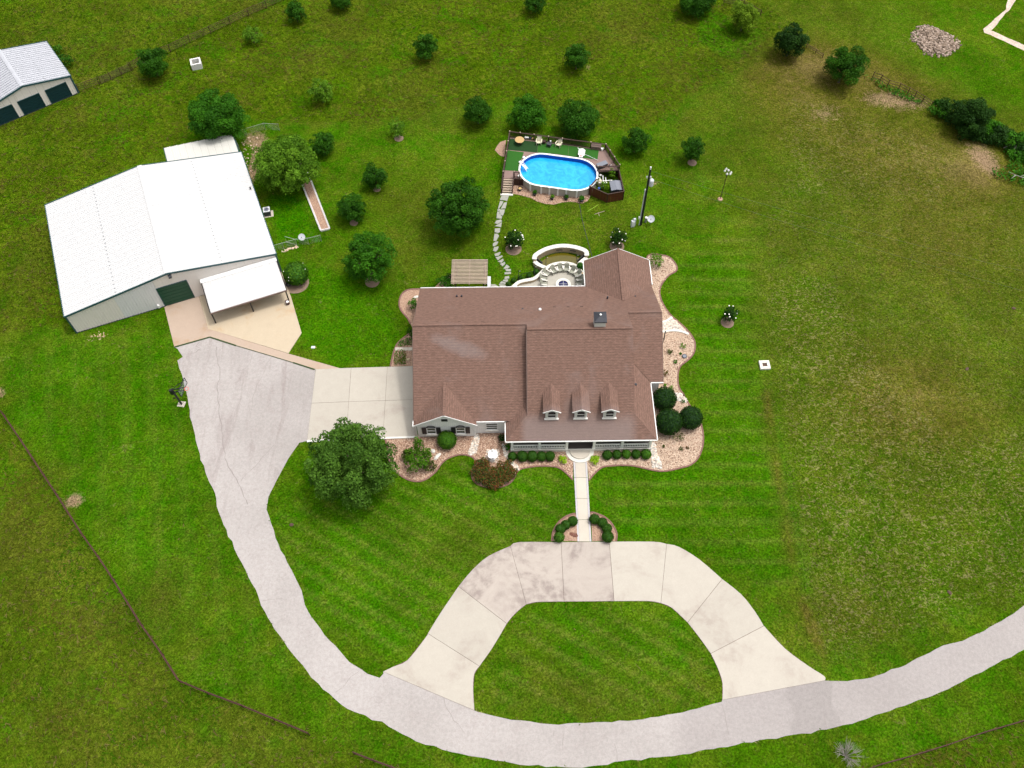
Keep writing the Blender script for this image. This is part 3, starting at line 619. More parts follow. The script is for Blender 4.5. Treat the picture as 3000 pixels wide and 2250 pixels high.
for s_ in range(len(io)-1):
    o_ = drive_out[io[s_]:io[s_+1]+1]; i_ = drive_in[ii[s_]:ii[s_+1]+1]
    if len(o_) > 2: o_ = smooth_line(o_, 3)
    if len(i_) > 2: i_ = smooth_line(i_, 3)
    sl_ = obj('slab', MB().prism(shrink(o_+i_[::-1], .025), -.06, .05), 'conc_stain' if s_ in (2, 3, 4) else 'conc', drive)
jb = MB(); jb.prism(shrink(drive_out+drive_in[::-1], -.0), -.06, .016); obj('joint_bed', jb, 'soil', drive)
gd = thing('garage_forecourt', None, None, (*at('p', 1070, 1180), 0)); gd['kind'] = 'structure'
for i in range(3):
    a, b_ = gar['x'][i], gar['x'][i+1]
    def lp(q, t): return at('p', q[0]+(q[2]-q[0])*t, q[1]+(q[3]-q[1])*t)
    for t0, t1 in ((0, .475), (.475, 1)):
        obj('slab', MB().prism(shrink([lp(a, t0), lp(b_, t0), lp(b_, t1), lp(a, t1)], .02), -.06, .05), 'conc', gd)
obj('joint_bed', MB().prism([lp(gar['x'][0], 0), lp(gar['x'][3], 0), lp(gar['x'][3], 1), lp(gar['x'][0], 1)], -.06, .02), 'soil', gd)
obj('kerb', MB().prism(ats('p', [(900, 1291), (1222, 1279), (1222, 1284), (900, 1297)]), -.05, .16), 'white_dirty', gd)
struct('barn_apron', MB().prism(apron, -.06, .045), 'conc_apron'); struct('carport_pad', MB().prism(pad, -.06, .055), 'conc_pad')
jb = MB(); polystrip(jb, ats('t4', [(1130, 592), (1360, 527), (1530, 582), (1700, 632), (1900, 692), (2040, 737)]), .14, .052, 2, .5)
tag(obj('weeds_in_joint', jb, simple('joint_weeds', (.03, .05, .015), .9, var=.5, scale=6), road), kind='stuff')
fp = thing('front_path', None, None, (*at('p', 1705, 1460), 0)); fp['kind'] = 'structure'
def pl(a, b_, t): return (a[0]+(b_[0]-a[0])*t, a[1]+(b_[1]-a[1])*t)
bl, tl, tr_, br_ = path_poly
for k in range(4):
    t0, t1 = k/4, (k+1)/4-.004
    a0, a1, b0, b1 = pl(bl, tl, t0), pl(bl, tl, t1), pl(br_, tr_, t0), pl(br_, tr_, t1)
    obj('slab', MB().prism([pl(a0, b0, .14), pl(a0, b0, .86), pl(a1, b1, .86), pl(a1, b1, .14)], -.05, .045), 'conc_path', fp)
    obj('border', MB().prism([pl(a0, b0, 0), pl(a0, b0, .13), pl(a1, b1, .13), pl(a1, b1, 0)], -.05, .05), 'conc_border', fp)
    obj('border', MB().prism([pl(a0, b0, .87), pl(a0, b0, 1), pl(a1, b1, 1), pl(a1, b1, .87)], -.05, .05), 'conc_border', fp)
struct('dirt_track', MB().prism(densify(track, 1, .12, 8), -.05, .010), 'sand')
struct('patio', MB().prism(patio_poly, -.05, .06), 'patio')
for nm, pl_, mt in (('front_bed', bed_front, 'mulch'), ('right_bed', bed_right, 'mulch_pale'), ('rear_bed', bed_back, 'mulch'), ('side_bed', bed_side, 'mulch'), ('pool_bed', bed_pool, 'mulch'), ('pool_side_bed', bed_pool2, 'mulch'),
                    ('drive_bed', ring_l, 'mulch'), ('drive_bed', ring_r, 'mulch')):
    b_ = struct(nm, MB().prism(densify(pl_, .8, .03, 5), -.05, .03), mt)
for pl_, par in ((bed_front[:26], 0), (bed_right[2:40], 1), (bed_back[2:10], 2), (bed_side[:5], 3), (ring_l[:11], 4), (ring_r[:12], 5)):
    e_ = MB(); q = smooth_line(pl_, 3)
    for a, b_ in zip(q[:-1], q[1:]): e_.beam((*a, .03), (*b_, .03), .16, .08)
    struct('bed_edging', e_, 'brick_edge')

# ---------------------------------------------------------------- house
HB = hc(3.5, 55)
house = thing('ranch_house', 'large white brick ranch house with brown shingle roof and three dormers', 'house', (HB[0], HB[1], 0))
def hp(pts): return [hc(*p) for p in pts]
def roof(pts, name='roof', t=.16): return obj(name, MB().slab(hp(pts), t), 'shingle', house, slope_uv=True)
def zr(y): return 2.85+.57*(63.75-y)
def zf(y): return 7.906-.57*(54.88-y)
roof([(-9.8, 63.75, 2.85), (-9.8, 54.88, zr(54.88)), (2.2, 54.88, zr(54.88)), (2.2, 53.72, 8.567), (13.28, 53.72, 8.567), (13.2, 57.25, 6.555), (16.92, 57.25, 6.555), (16.92, 63.75, 2.85)])
roof([(-9.8, 54.88, zf(54.88)), (-9.8, 46.1, zf(46.1)), (-3.25, 46.0, zf(46.0)), (-.13, 46.0, zf(46.0)), (2.25, 46.0, zf(46.0)), (2.25, 54.88, zf(54.88))])
roof([(2.2, 53.72, 8.575), (13.28, 53.72, 8.575), (13.3, 46.1, 3.94), (15.59, 43.75, 2.51), (-.13, 43.75, 2.51), (2.15, 46.1, 3.94)])
roof([(-.13, 43.75, 2.5), (2.15, 46.1, 3.93), (2.2, 48.6, 3.95), (-.13, 46.2, 2.5)], 'porch_roof')
roof([(15.59, 43.75, 2.5), (15.52, 50.62, 2.80), (13.3, 52.9, 4.07), (13.3, 46.1, 3.93)])
roof([(16.92, 50.62, 2.85), (16.92, 57.25, 6.56), (13.2, 57.25, 6.56), (13.2, 53.0, 4.18), (15.5, 50.62, 2.85)])
roof([(9.3, 67.55, 2.88), (13.13, 67.55, 5.0), (13.13, 59.9, 5.02), (9.3, 63.6, 2.9)]); roof([(16.97, 67.55, 2.88), (16.97, 63.6, 2.88), (13.13, 59.9, 5.02), (13.13, 67.55, 5.0)])
gx, gz, gy = -6.5, 4.85, 45.58
roof([(-9.8, gy, 2.76), (gx, gy, gz), (gx, 49.8, gz), (-9.8, 46.3, 2.76)], 'garage_roof'); roof([(-3.2, gy, 2.76), (gx, gy, gz), (gx, 49.8, gz), (-3.2, 46.3, 2.76)], 'garage_roof')
# ridge caps
for a, b_ in (((-9.8, 54.88, 7.93), (2.2, 54.88, 7.93)), ((2.2, 53.72, 8.60), (13.28, 53.72, 8.60)), ((13.2, 57.25, 6.58), (16.92, 57.25, 6.58)), ((13.13, 67.55, 5.03), (13.13, 60.0, 5.03)), ((gx, gy, gz+.03), (gx, 49.6, gz+.03))):
    obj('ridge_cap', MB().beam(hc(*a), hc(*b_), .26, .05), 'shingle', house, slope_uv=True)
obj('wall', MB().prism(house_foot, 0, 2.62), 'brick', house)
def yz_wall(x, pts, th=.12, mat='white'):   # gable wall in the plane x = const
    v = [hc(x-th/2, y, z) for y, z in pts]+[hc(x+th/2, y, z) for y, z in pts]; n = len(pts)
    return MB().add(v, [tuple(range(n)), tuple(range(n, 2*n))[::-1]]+[(i, n+i, n+(i+1) % n, (i+1) % n) for i in range(n)])
def xz_wall(y, pts, th=.12):
    v = [hc(x, y-th/2, z) for x, z in pts]+[hc(x, y+th/2, z) for x, z in pts]; n = len(pts)
    return MB().add(v, [tuple(range(n)), tuple(range(n, 2*n))[::-1]]+[(i, n+i, n+(i+1) % n, (i+1) % n) for i in range(n)])
obj('gable_wall', yz_wall(-9.5, [(46.4, 2.6), (63.4, 2.6), (54.88, 7.6)]), 'brick', house)
obj('gable_wall', yz_wall(16.6, [(51, 2.6), (63.4, 2.6), (57.25, 6.3)]), 'brick', house)
obj('gable_wall', yz_wall(2.3, [(46.5, 3.7), (55.3, 6.9), (53.72, 8.38)]), 'white_dirty', house)
obj('gable_wall', yz_wall(13.2, [(46.5, 3.6), (50.6, 2.9), (56.9, 6.2), (53.72, 8.38)]), 'white_dirty', house)
obj('gable_wall', xz_wall(67.15, [(9.7, 2.6), (16.6, 2.6), (13.13, 4.7)]), 'brick', house)
obj('gable_wall', xz_wall(45.80, [(-9.5, 2.4), (-3.45, 2.4), (-3.45, 2.75), (gx, 4.62), (-9.5, 2.75)], .14), 'brick', house)
# fascias and gutters
def fascia(a, b_, w=.085, h=.16, name='gutter', mat='white'): obj(name, MB().beam(hc(*a), hc(*b_), w, h), mat, house)
fascia((-9.8, 63.82, 2.78), (9.25, 63.82, 2.78)); fascia((-.2, 43.69, 2.42), (15.66, 43.69, 2.42)); fascia((-.19, 43.76, 2.42), (-.19, 45.95, 2.42)); fascia((15.66, 43.76, 2.42), (15.58, 50.5, 2.70))
fascia((17.03, 63.9, 2.80), (17.03, 67.5, 2.80)); fascia((-3.2, 45.94, 2.76), (-.26, 45.94, 2.76)); fascia((9.22, 63.9, 2.80), (9.22, 67.5, 2.80)); fascia((15.6, 50.55, 2.72), (16.95, 50.55, 2.72))
fascia((-9.86, 46.2, 2.72), (-9.86, 45.5, 2.66), .08, .18)
for x0, x1 in ((-9.86, gx), (-3.14, gx)):
    fascia((x0, gy-.03, 2.68), (x1, gy-.03, gz-.08), .05, .2, 'rake_trim')
for x in (-9.84, 16.96):
    ymid, ztop = (54.88, 7.8) if x < 0 else (57.25, 6.45)
    for ye in ((46.2, 63.75) if x < 0 else (50.62, 63.6)): fascia((x, ye, 2.72), (x, ymid, ztop-.03), .03, .14, 'rake_trim', 'drip')
fascia((2.16, 53.72, 8.46), (2.12, 46.3, 3.95), .05, .16, 'rake_trim', 'drip')
for x0 in (9.3, 16.97): fascia((x0, 67.58, 2.78), (13.13, 67.58, 4.9), .05, .18, 'rake_trim')
# windows
def window(par, x, y, z, w, h, glass='dull_glass', bars=1, shut=False, arch=False, sill=True):
    fr = MB(); t = .07
    for bx in ((x, z+h/2+t/2, w+2*t, t), (x, z-h/2-t/2, w+2*t, t)): fr.box(hc(bx[0], y-.06, bx[1]), (bx[2], .10, bx[3]), HA)
    for sx in (-1, 1): fr.box(hc(x+sx*(w/2+t/2), y-.06, z), (t, .10, h), HA)
    f = obj('window', fr, 'white', par)
    obj('pane', MB().box(hc(x, y-.03, z), (w, .03, h), HA), glass, f)
    b2 = MB()
    for k in range(bars): b2.box(hc(x, y-.065, z-h/2+h*(k+1)/(bars+1)), (w, .05, .05), HA)
    obj('glazing_bar', b2, 'white', f)
    if sill: obj('sill', MB().box(hc(x, y-.12, z-h/2-t-.05), (w+.35, .22, .09), HA), 'stone_white', f)
    if shut:
        for sx in (-1, 1): obj('shutter', MB().box(hc(x+sx*(w/2+t+.28), y-.06, z), (.46, .07, h+.12), HA), 'shutter', par)
    if arch:
        a_ = MB(); n = 12
        for i in range(n):
            t0, t1 = PI*i/n, PI*(i+1)/n; z0 = z+h/2+.14; ra = w/2+.05
            a_.beam(hc(x+ra*math.cos(t0), y-.10, z0+.34*math.sin(t0)), hc(x+ra*math.cos(t1), y-.10, z0+.34*math.sin(t1)), .07, .07)
        a_.beam(hc(x-ra, y-.10, z0), hc(x+ra, y-.10, z0), .06, .05)
        obj('arch_trim', a_, 'charcoal', par)
window(house, -8.02, 45.73, 1.52, .82, 1.15, shut=True, arch=True); window(house, -4.92, 45.73, 1.52, .82, 1.15, shut=True, arch=True); window(house, -1.62, 46.13, 1.62, 1.12, 1.25, bars=2)
vf = obj('gable_vent', MB().box(hc(gx, 45.70, 3.72), (.66, .06, .5), HA), 'charcoal', house)
for k in range(4): obj('louvre', MB().box(hc(gx, 45.66, 3.55+.11*k), (.58, .03, .05), HA), 'black', vf)
obj('trim_frame', MB().box(hc(gx, 45.705, 4.0), (.86, .05, .08), HA).box(hc(gx, 45.705, 3.44), (.86, .05, .08), HA).box(hc(gx-.39, 45.705, 3.72), (.08, .05, .48), HA).box(hc(gx+.39, 45.705, 3.72), (.08, .05, .48), HA), 'white', vf)
for px_ in (1.9, 4.6, 11.0, 13.6): window(house, px_, 46.3, 1.5, .9, 1.4, 'dark_glass')
obj('corner_trim', MB().box(hc(-3.42, 45.76, 1.35), (.14, .10, 2.7), HA), 'white', house); obj('downpipe', MB().box(hc(-9.62, 45.72, 1.4), (.09, .09, 2.7), HA), 'white_dirty', house)
fd = obj('front_door', MB().box(hc(7.65, 46.24, 1.3), (1.0, .08, 2.1), HA), 'wood_red', house); obj('handle', MB().box(hc(8.0, 46.18, 1.2), (.06, .06, .2), HA), 'galv', fd)
for yy in (50.0, 55.5):
    dg = obj('garage_door', MB().box(hc(-9.53, yy, 1.2), (.08, 3.4, 2.2), HA), 'white', house)
    for k in range(3): obj('door_rib', MB().box(hc(-9.58, yy, .6+.55*k), (.03, 3.3, .04), HA), 'white_dirty', dg)
# porch
obj('porch_floor', MB().box(hc(7.8, 45.05, .17), (14.85, 2.36, .34), HA), 'porch_shade', house); obj('porch_edge', MB().box(hc(7.8, 43.84, .2), (14.9, .12, .40), HA), 'stone_white', house)
obj('porch_ceiling', MB().box(hc(7.8, 45.0, 2.36), (14.9, 2.4, .05), HA), 'porch_white', house)
obj('porch_beam', MB().box(hc(7.8, 43.98, 2.24), (14.9, .2, .18), HA), 'porch_white', house)
PX = []
for u in (175, 525, 875, 1225, 1585, 1945):
    o_ = VIEW['g']; A0 = at('g', u, 1030, 0); A1 = at('g', u, 1030, 1.0)
    PX.append(A0[0]*math.cos(HA)+A0[1]*math.sin(HA) - .0)
PX = [.52 + (PX[i]-PX[0])*(15.1-.52)/(PX[5]-PX[0]) for i in range(6)]
for x in PX: obj('post', MB().box(hc(x, 43.99, 1.22), (.26, .22, 1.75), HA).box(hc(x, 43.99, .40), (.34, .28, .14), HA), 'porch_white', house)
for i in (0, 1, 3, 4):
    x0, x1 = PX[i]+.14, PX[i+1]-.14
    rl = obj('porch_railing', MB().box(hc((x0+x1)/2, 43.99, 1.12), (x1-x0, .11, .09), HA).box(hc((x0+x1)/2, 43.99, .48), (x1-x0, .09, .08), HA), 'porch_white', house)
    n = 15
    for k in range(n): obj('baluster', MB().box(hc(x0+(x1-x0)*(k+.5)/n, 43.99, .80), (.07, .05, .58), HA), 'porch_white', rl)
def half_disc(cx, cy, rx, ry, z0, z1, n=20):
    return MB().prism([hc(cx+rx*math.cos(PI+PI*i/n), cy+ry*math.sin(PI+PI*i/n))[:2] for i in range(n+1)], z0, z1)
sc_x = 7.72
obj('step', half_disc(sc_x, 43.80, 1.5, 1.42, 0, .14), 'stone_white', house); obj('step', half_disc(sc_x, 43.80, 1.1, 1.02, .14, .28), 'conc_path', house)
# dormers
for u in (697, 1078, 1455):
    a0 = at('g', u, 600, 5.0); x = a0[0]*math.cos(HA)+a0[1]*math.sin(HA)
    dy = 45.75; ze, zt = 5.26, 5.66; hw = .64; ro = .90
    dm = obj('dormer', MB().add([hc(x-hw, dy, 3.6), hc(x+hw, dy, 3.6), hc(x+hw, dy, ze), hc(x, dy, zt-.12), hc(x-hw, dy, ze), hc(x-hw, 48.3, 4.4), hc(x+hw, 48.3, 4.4), hc(x+hw, 48.3, ze), hc(x, 48.5, zt-.12), hc(x-hw, 48.3, ze)],
        [(0, 1, 2, 3, 4), (5, 9, 8, 7, 6), (0, 4, 9, 5), (1, 6, 7, 2), (2, 7, 8, 3), (4, 3, 8, 9)]), 'white', house)
    for sx in (-1, 1):
        obj('dormer_roof', MB().slab(hp([(x+sx*ro, dy-.12, ze-.12), (x, dy-.12, zt), (x, 49.15, zt), (x+sx*ro, 48.25, ze-.12)]), .1), 'shingle', dm, slope_uv=True)
        obj('rake_trim', MB().beam(hc(x+sx*(ro+.02), dy-.14, ze-.20), hc(x, dy-.14, zt-.07), .05, .13), 'white', dm)
    fr = MB()
    fr.box(hc(x, dy-.03, 3.93), (1.0, .08, .12), HA).box(hc(x-.48, dy-.03, 4.45), (.14, .08, 1.0), HA).box(hc(x+.48, dy-.03, 4.45), (.14, .08, 1.0), HA).box(hc(x, dy-.10, 3.76), (1.5, .2, .12), HA)
    obj('window_frame', fr, 'white_dirty', dm)
    wn = MB(); wp = [(x-.38, 4.0), (x+.38, 4.0), (x+.38, 4.85)]+[(x+.38*math.cos(t), 4.85+.24*math.sin(t)) for t in [PI*k/8 for k in range(1, 8)]]+[(x-.38, 4.85)]
    wn.add([hc(a, dy-.02, b_) for a, b_ in wp]+[hc(a, dy+.02, b_) for a, b_ in wp], [tuple(range(len(wp))), tuple(range(len(wp), 2*len(wp)))[::-1]])
    obj('pane', wn, 'dark_glass', dm); obj('glazing_bar', MB().box(hc(x, dy-.04, 4.5), (.76, .05, .05), HA), 'white_dirty', dm)
# chimney and roof vents
a0 = at('q', 1499, 684, 8.6); cxh = a0[0]*math.cos(HA)+a0[1]*math.sin(HA)
ch = obj('chimney', MB().box(hc(cxh, 54.45, 8.45), (1.15, 1.2, 1.75), HA), 'white_dirty', house)
obj('chimney_band', MB().box(hc(cxh, 54.45, 9.36), (1.22, 1.27, .07), HA), 'charcoal', ch)
cc = MB(); q4 = [hc(cxh+sx*.66, 54.45+sy*.68, 9.42) for sx, sy in ((-1, -1), (1, -1), (1, 1), (-1, 1))]; cc.add(q4+[(p[0], p[1], 9.54) for p in q4]+[hc(cxh, 54.45, 9.95)], [(3, 2, 1, 0), (0, 1, 5, 4), (1, 2, 6, 5), (2, 3, 7, 6), (3, 0, 4, 7), (4, 5, 8), (5, 6, 8), (6, 7, 8), (7, 4, 8)])
obj('chimney_cap', cc, 'metal_grey' if False else 'charcoal', ch); obj('flue_tip', MB().lathe(hc(cxh, 54.45, 9.88), [(.10, 0), (.12, .12), (.03, .18)], 8), 'white', ch)
def vent(view, u, v, z, r=.12, h=.3, mat='charcoal', name='roof_vent'):
    a = at(view, u, v, z); obj(name, MB().lathe((a[0], a[1], z-.35), [(r*.9, 0), (r, h+.2), (r*.7, h+.3)], 10), mat, house)
yv = lambda v: 0
for vv in (('q', 410, 436, 4.2, .11, .25), ('q', 447, 436, 4.2, .11, .25), ('q', 910, 535, 5.9, .16, .15), ('q', 1555, 445, 4.9, .10, .25), ('q', 1765, 440, 4.3, .10, .25), ('q', 1768, 1110, 3.6, .16, .3)): vent(*vv)
vent('q', 1042, 540, 6.1, .17, .3, 'white', 'turbine_vent')
for u, v, z in ((1150, 518, 5.75), (1255, 517, 5.75), (1358, 515, 5.75), (260, 632, 7.5), (430, 630, 7.5), (605, 628, 7.5), (770, 627, 7.5)):
    a = at('q', u, v, z); obj('roof_bracket', MB().box((a[0], a[1], z+.02), (.3, .08, .05), HA), 'wood_dark', house)

# ---------------------------------------------------------------- metal barns
def rib_panel(frame, u0, u1, v0, v1, zfun, t=.03, ribs=3, rh=.025, w=.07):
    """sheet between u0..u1, v0..v1 following zfun, ribs running along u"""
    mb = MB(); f = frame
    mb.slab([f(u0, v0, zfun(u0)), f(u1, v0, zfun(u1)), f(u1, v1, zfun(u1)), f(u0, v1, zfun(u0))], t)
    for k in range(ribs):
        v = v0+(v1-v0)*(k+.5)/ribs
        mb.slab([f(u0, v-w/2, zfun(u0)+rh), f(u1, v-w/2, zfun(u1)+rh), f(u1, v+w/2, zfun(u1)+rh), f(u0, v+w/2, zfun(u0)+rh)], rh+.005)
    return mb
def metal_barn(label, frame, u0, u1, v0, v1, ze, zr_, npan, doors, roofmat, trim, wall_split=None, wall_end=None):
    um = (u0+u1)/2
    b = thing('metal_barn', label, 'barn', frame((u0+u1)/2, (v0+v1)/2, 0))
    ov = .12
    zl = lambda u: ze+(zr_-ze)*(u-u0)/(um-u0); zrr = lambda u: ze+(zr_-ze)*(u1-u)/(u1-um)
    dv = (v1-v0+2*ov)/npan
    for k in range(npan):
        a, c = v0-ov+k*dv, v0-ov+(k+1)*dv-.012
        kw = dict(ribs=2, rh=.09, w=.13) if roofmat == 'roof_galv' else {}
        obj('roof_panel', rib_panel(frame, u0-ov, um, a, c, zl, **kw), roofmat, b); obj('roof_panel', rib_panel(frame, um, u1+ov, a, c, zrr, **kw), roofmat, b)
    rc = MB()
    for s_ in (-1, 1): rc.slab([frame(um, v0-ov, zr_+.09), frame(um+s_*.28, v0-ov, zr_+.045), frame(um+s_*.28, v1+ov, zr_+.045), frame(um, v1+ov, zr_+.09)], .03)
    obj('ridge_cap', rc, roofmat, b)
    for um_ in ((u0+um)/2, (u1+um)/2):
        z_ = zl(um_) if um_ < um else zrr(um_); sc_ = MB()
        for k in range(int((v1-v0)/.6)): sc_.box(frame(um_, v0+.3+.6*k, z_+.045), (.10, .16, .02), BA)
        tag(obj('screw_line', sc_, 'metal_grey', b), kind='stuff')
    for s_, z0 in ((u0-ov, ze), (u1+ov, ze)): obj('eave_gutter', MB().beam(frame(s_, v0-ov, z0-.07), frame(s_, v1+ov, z0-.07), .10, .13), trim, b)
    for v, sg in ((v0, -1), (v1, 1)):
        for uu, zz in ((u0, ze), (u1, ze)):
            obj('rake_trim', MB().beam(frame(uu+(-ov if uu == u0 else ov), v+sg*(ov+.03), zz-.06), frame(um, v+sg*(ov+.03), zr_-.06), .07, .24), trim, b)
    # side and back walls
    z_at = lambda u: (zl(u) if u < um else zrr(u))-.04
    obj('wall', MB().add([frame(u0, v0, 0), frame(u0, v1, 0), frame(u0, v1, ze-.05), frame(u0, v0, ze-.05), frame(u0+.08, v0, 0), frame(u0+.08, v1, 0), frame(u0+.08, v1, ze-.05), frame(u0+.08, v0, ze-.05)], [(0, 1, 2, 3), (7, 6, 5, 4)]), 'siding', b)
    obj('wall', MB().add([frame(u1, v0, 0), frame(u1, v1, 0), frame(u1, v1, ze-.05), frame(u1, v0, ze-.05), frame(u1-.08, v0, 0), frame(u1-.08, v1, 0), frame(u1-.08, v1, ze-.05), frame(u1-.08, v0, ze-.05)], [(3, 2, 1, 0), (4, 5, 6, 7)]), 'siding', b)
    obj('wall', MB().add([frame(u0, v1, 0), frame(u1, v1, 0), frame(u1, v1, ze-.05), frame(um, v1, zr_-.05), frame(u0, v1, ze-.05)], [(0, 1, 2, 3, 4)]), 'siding', b)
    # front wall in siding panels
    n = round((u1-u0)/.92); w = (u1-u0)/n
    for k in range(n):
        a, c = u0+k*w, u0+(k+1)*w
        def low(u):
            for d_ in doors:
                if d_[0]-.02 < u < d_[1]+.02: return d_[2]+.06
            return 0.0
        cuts = sorted({a, c, *[q for d_ in doors for q in (d_[0], d_[1]) if a < q < c]}); mb = MB()
        for q0, q1 in zip(cuts[:-1], cuts[1:]):
            lo = low((q0+q1)/2); q0_, q1_ = q0+.005, q1-.005
            pk = [um] if q0_ < um < q1_ else []
            top = [(q1_, z_at(q1_))]+[(m_, z_at(m_)) for m_ in pk]+[(q0_, z_at(q0_))]
            poly = [(q0_, lo), (q1_, lo)]+top; m_ = len(poly)
            vs = [frame(x, v0-.03, z) for x, z in poly]+[frame(x, v0+.05, z) for x, z in poly]
            mb.add(vs, [tuple(range(m_)), tuple(range(m_, 2*m_))[::-1]]+[(i, m_+i, m_+(i+1) % m_, (i+1) % m_) for i in range(m_)])
            r_ = q0+.08
            while r_ < q1-.02:
                mb.add([frame(r_-.03, v0-.032, lo), frame(r_+.03, v0-.032, lo), frame(r_+.03, v0-.032, z_at(r_)-.01), frame(r_-.03, v0-.032, z_at(r_)-.01), frame(r_-.03, v0-.07, lo), frame(r_+.03, v0-.07, lo), frame(r_+.03, v0-.07, z_at(r_)-.01), frame(r_-.03, v0-.07, z_at(r_)-.01)],
                       [(4, 5, 6, 7), (0, 4, 7, 3), (5, 1, 2, 6), (0, 1, 5, 4), (3, 7, 6, 2)])
                r_ += .305
        mt = 'siding'
        if wall_split and wall_split[0] < (a+c)/2 < wall_split[1]: mt = 'siding_blue'
        obj('wall_panel', mb, mt, b)
    obj('corner_trim', MB().beam(frame(u0, v0-.05, 0), frame(u0, v0-.05, ze), .16, .16), trim, b); obj('corner_trim', MB().beam(frame(u1, v0-.05, 0), frame(u1, v0-.05, ze), .16, .16), trim, b)
    obj('base_trim', MB().beam(frame(u0, v0-.06, .05), frame(u1 if not wall_end else wall_end, v0-.06, .05), .05, .10), 'charcoal', b)
    for d0, d1, h, dm in doors:
        dd = obj('roller_door', MB().add([frame(d0, v0-.02, 0), frame(d1, v0-.02, 0), frame(d1, v0-.02, h), frame(d0, v0-.02, h)], [(0, 1, 2, 3)]).beam(frame(d0, v0+.03, h/2), frame(d1, v0+.03, h/2), .04, h), dm, b)
        nr = 6
        for k in range(nr): obj('door_slat', MB().beam(frame(d0+.05, v0-.05, h*(k+.5)/nr), frame(d1-.05, v0-.05, h*(k+.5)/nr), .03, h/nr-.05), dm, dd)
        for q in (d0, d1): obj('door_trim', MB().beam(frame(q, v0-.09, 0), frame(q, v0-.09, h), .07, .06), trim, b)
        obj('door_trim', MB().beam(frame(d0, v0-.09, h+.04), frame(d1, v0-.09, h+.04), .06, .08), trim, b)
    return b
barn = metal_barn('large beige metal barn with bright white gable roof and one green roller door', bc, -24.45, -.28, 74.0, 92.05, 3.3, 5.35, 20, [(-14.25, -10.78, 3.3, 'green_door')], 'roof_white', 'teal', (-18.9, -14.2), -10.8)
obj('barn_light', MB().box(bc(-12.2, 73.8, 4.85), (.55, .35, .22), BA), 'charcoal', barn)
obj('roof_pipe', MB().lathe((*at('f', 541, 407, 3.5), 3.3), [(.09, 0), (.09, .35), (.12, .4)], 8), 'charcoal', barn)
obj('wall_box', MB().box(bc(-14.9, 73.85, .5), (.3, .2, .4), BA), 'white', barn)
# far barn: same recipe in its own frame
fr_, fb_ = at('t1', 455, 490, 3.0), at('t1', 300, 270, 3.0)
fa = math.atan2(fb_[1]-fr_[1], fb_[0]-fr_[0])
def fc(u, v, z=0.0): return (fr_[0]+u*math.sin(fa)+v*math.cos(fa), fr_[1]-u*math.cos(fa)+v*math.sin(fa), z)
BA_ = BA; BA = fa
far_barn = metal_barn('smaller metal barn at left edge with ribbed grey roof and dark green doors', fc, -12.25, -.05, .12, 9.0, 2.95, 4.25, 10,
    [(-3.9, -.95, 2.3, 'dark_door'), (-7.75, -4.75, 2.3, 'dark_door'), (-11.5, -8.55, 2.3, 'dark_door')], 'roof_galv', 'teal')
BA = BA_
# carport in front of the barn
cpt = thing('carport', 'white lean-to carport on dark posts in front of the barn', 'carport', bc(-4.9, 71.5, 0))
zc = lambda v: 2.18+(v-69.15)*(2.62-2.18)/(73.9-69.15)
def vpanel(parent, f, u0, u1, v0, v1, zfun, mat, nm='roof_panel'):
    mb = MB().slab([f(u0, v0, zfun(v0)), f(u1, v0, zfun(v0)), f(u1, v1, zfun(v1)), f(u0, v1, zfun(v1))], .03)
    for k in range(3):
        u = u0+(u1-u0)*(k+.5)/3
        mb.slab([f(u-.03, v0, zfun(v0)+.035), f(u+.03, v0, zfun(v0)+.035), f(u+.03, v1, zfun(v1)+.035), f(u-.03, v1, zfun(v1)+.035)], .04)
    obj(nm, mb, mat, parent)
for k in range(10): w = 8.8/10; vpanel(cpt, bc, -9.25+k*w, -9.25+(k+1)*w-.012, 69.15, 73.9, zc, 'roof_white')
obj('flashing', MB().slab([bc(-9.4, 73.45, zc(73.45)+.06), bc(-.35, 73.45, zc(73.45)+.06), bc(-.35, 73.93, zc(73.93)+.16), bc(-9.4, 73.93, zc(73.93)+.16)], .03), 'white', cpt)
obj('front_beam', MB().beam(bc(-9.35, 69.12, 2.06), bc(-.35, 69.12, 2.06), .12, .16), 'drip', cpt)
for u in (-9.33, -.37): obj('side_trim', MB().beam(bc(u, 69.12, 2.14), bc(u, 73.9, 2.60), .08, .14), 'black', cpt)
for u in (-9.25, -4.8, -.55): obj('post', MB().beam(bc(u, 69.27, .05), bc(u, 69.27, 2.05), .12, .12), 'black', cpt)
# lean-to at the back of the barn
lt = thing('lean_to', 'small ivory metal lean-to roof behind the barn under the big tree', 'lean-to', bc(-4.9, 94.5, 0))
zl_ = lambda v: 3.12-(v-92.15)*.55/5.3
for k in range(10): w = 8.8/10; vpanel(lt, bc, -9.3+k*w, -9.3+(k+1)*w-.012, 92.2, 97.45-k*.09, zl_, 'roof_cream')
obj('edge_trim', MB().beam(bc(-9.35, 92.2, 3.02), bc(-9.35, 97.45, 2.5), .08, .12), 'teal', lt); obj('edge_trim', MB().beam(bc(-.45, 92.2, 3.02), bc(-.45, 96.6, 2.58), .08, .12), 'teal', lt)
obj('edge_trim', MB().beam(bc(-9.35, 97.5, 2.5), bc(-.45, 96.65, 2.56), .06, .10), 'charcoal', lt)
for u, v in ((-9.2, 97.2), (-4.9, 96.9), (-.6, 96.5)): obj('post', MB().beam(bc(u, v, 0), bc(u, v, 2.5), .12, .12), 'charcoal', lt)
obj('wall', MB().add([bc(-9.2, 92.3, 0), bc(-9.2, 97.2, 0), bc(-9.2, 97.2, 2.45), bc(-9.2, 92.3, 2.95)], [(0, 1, 2, 3)]), 'siding', lt)

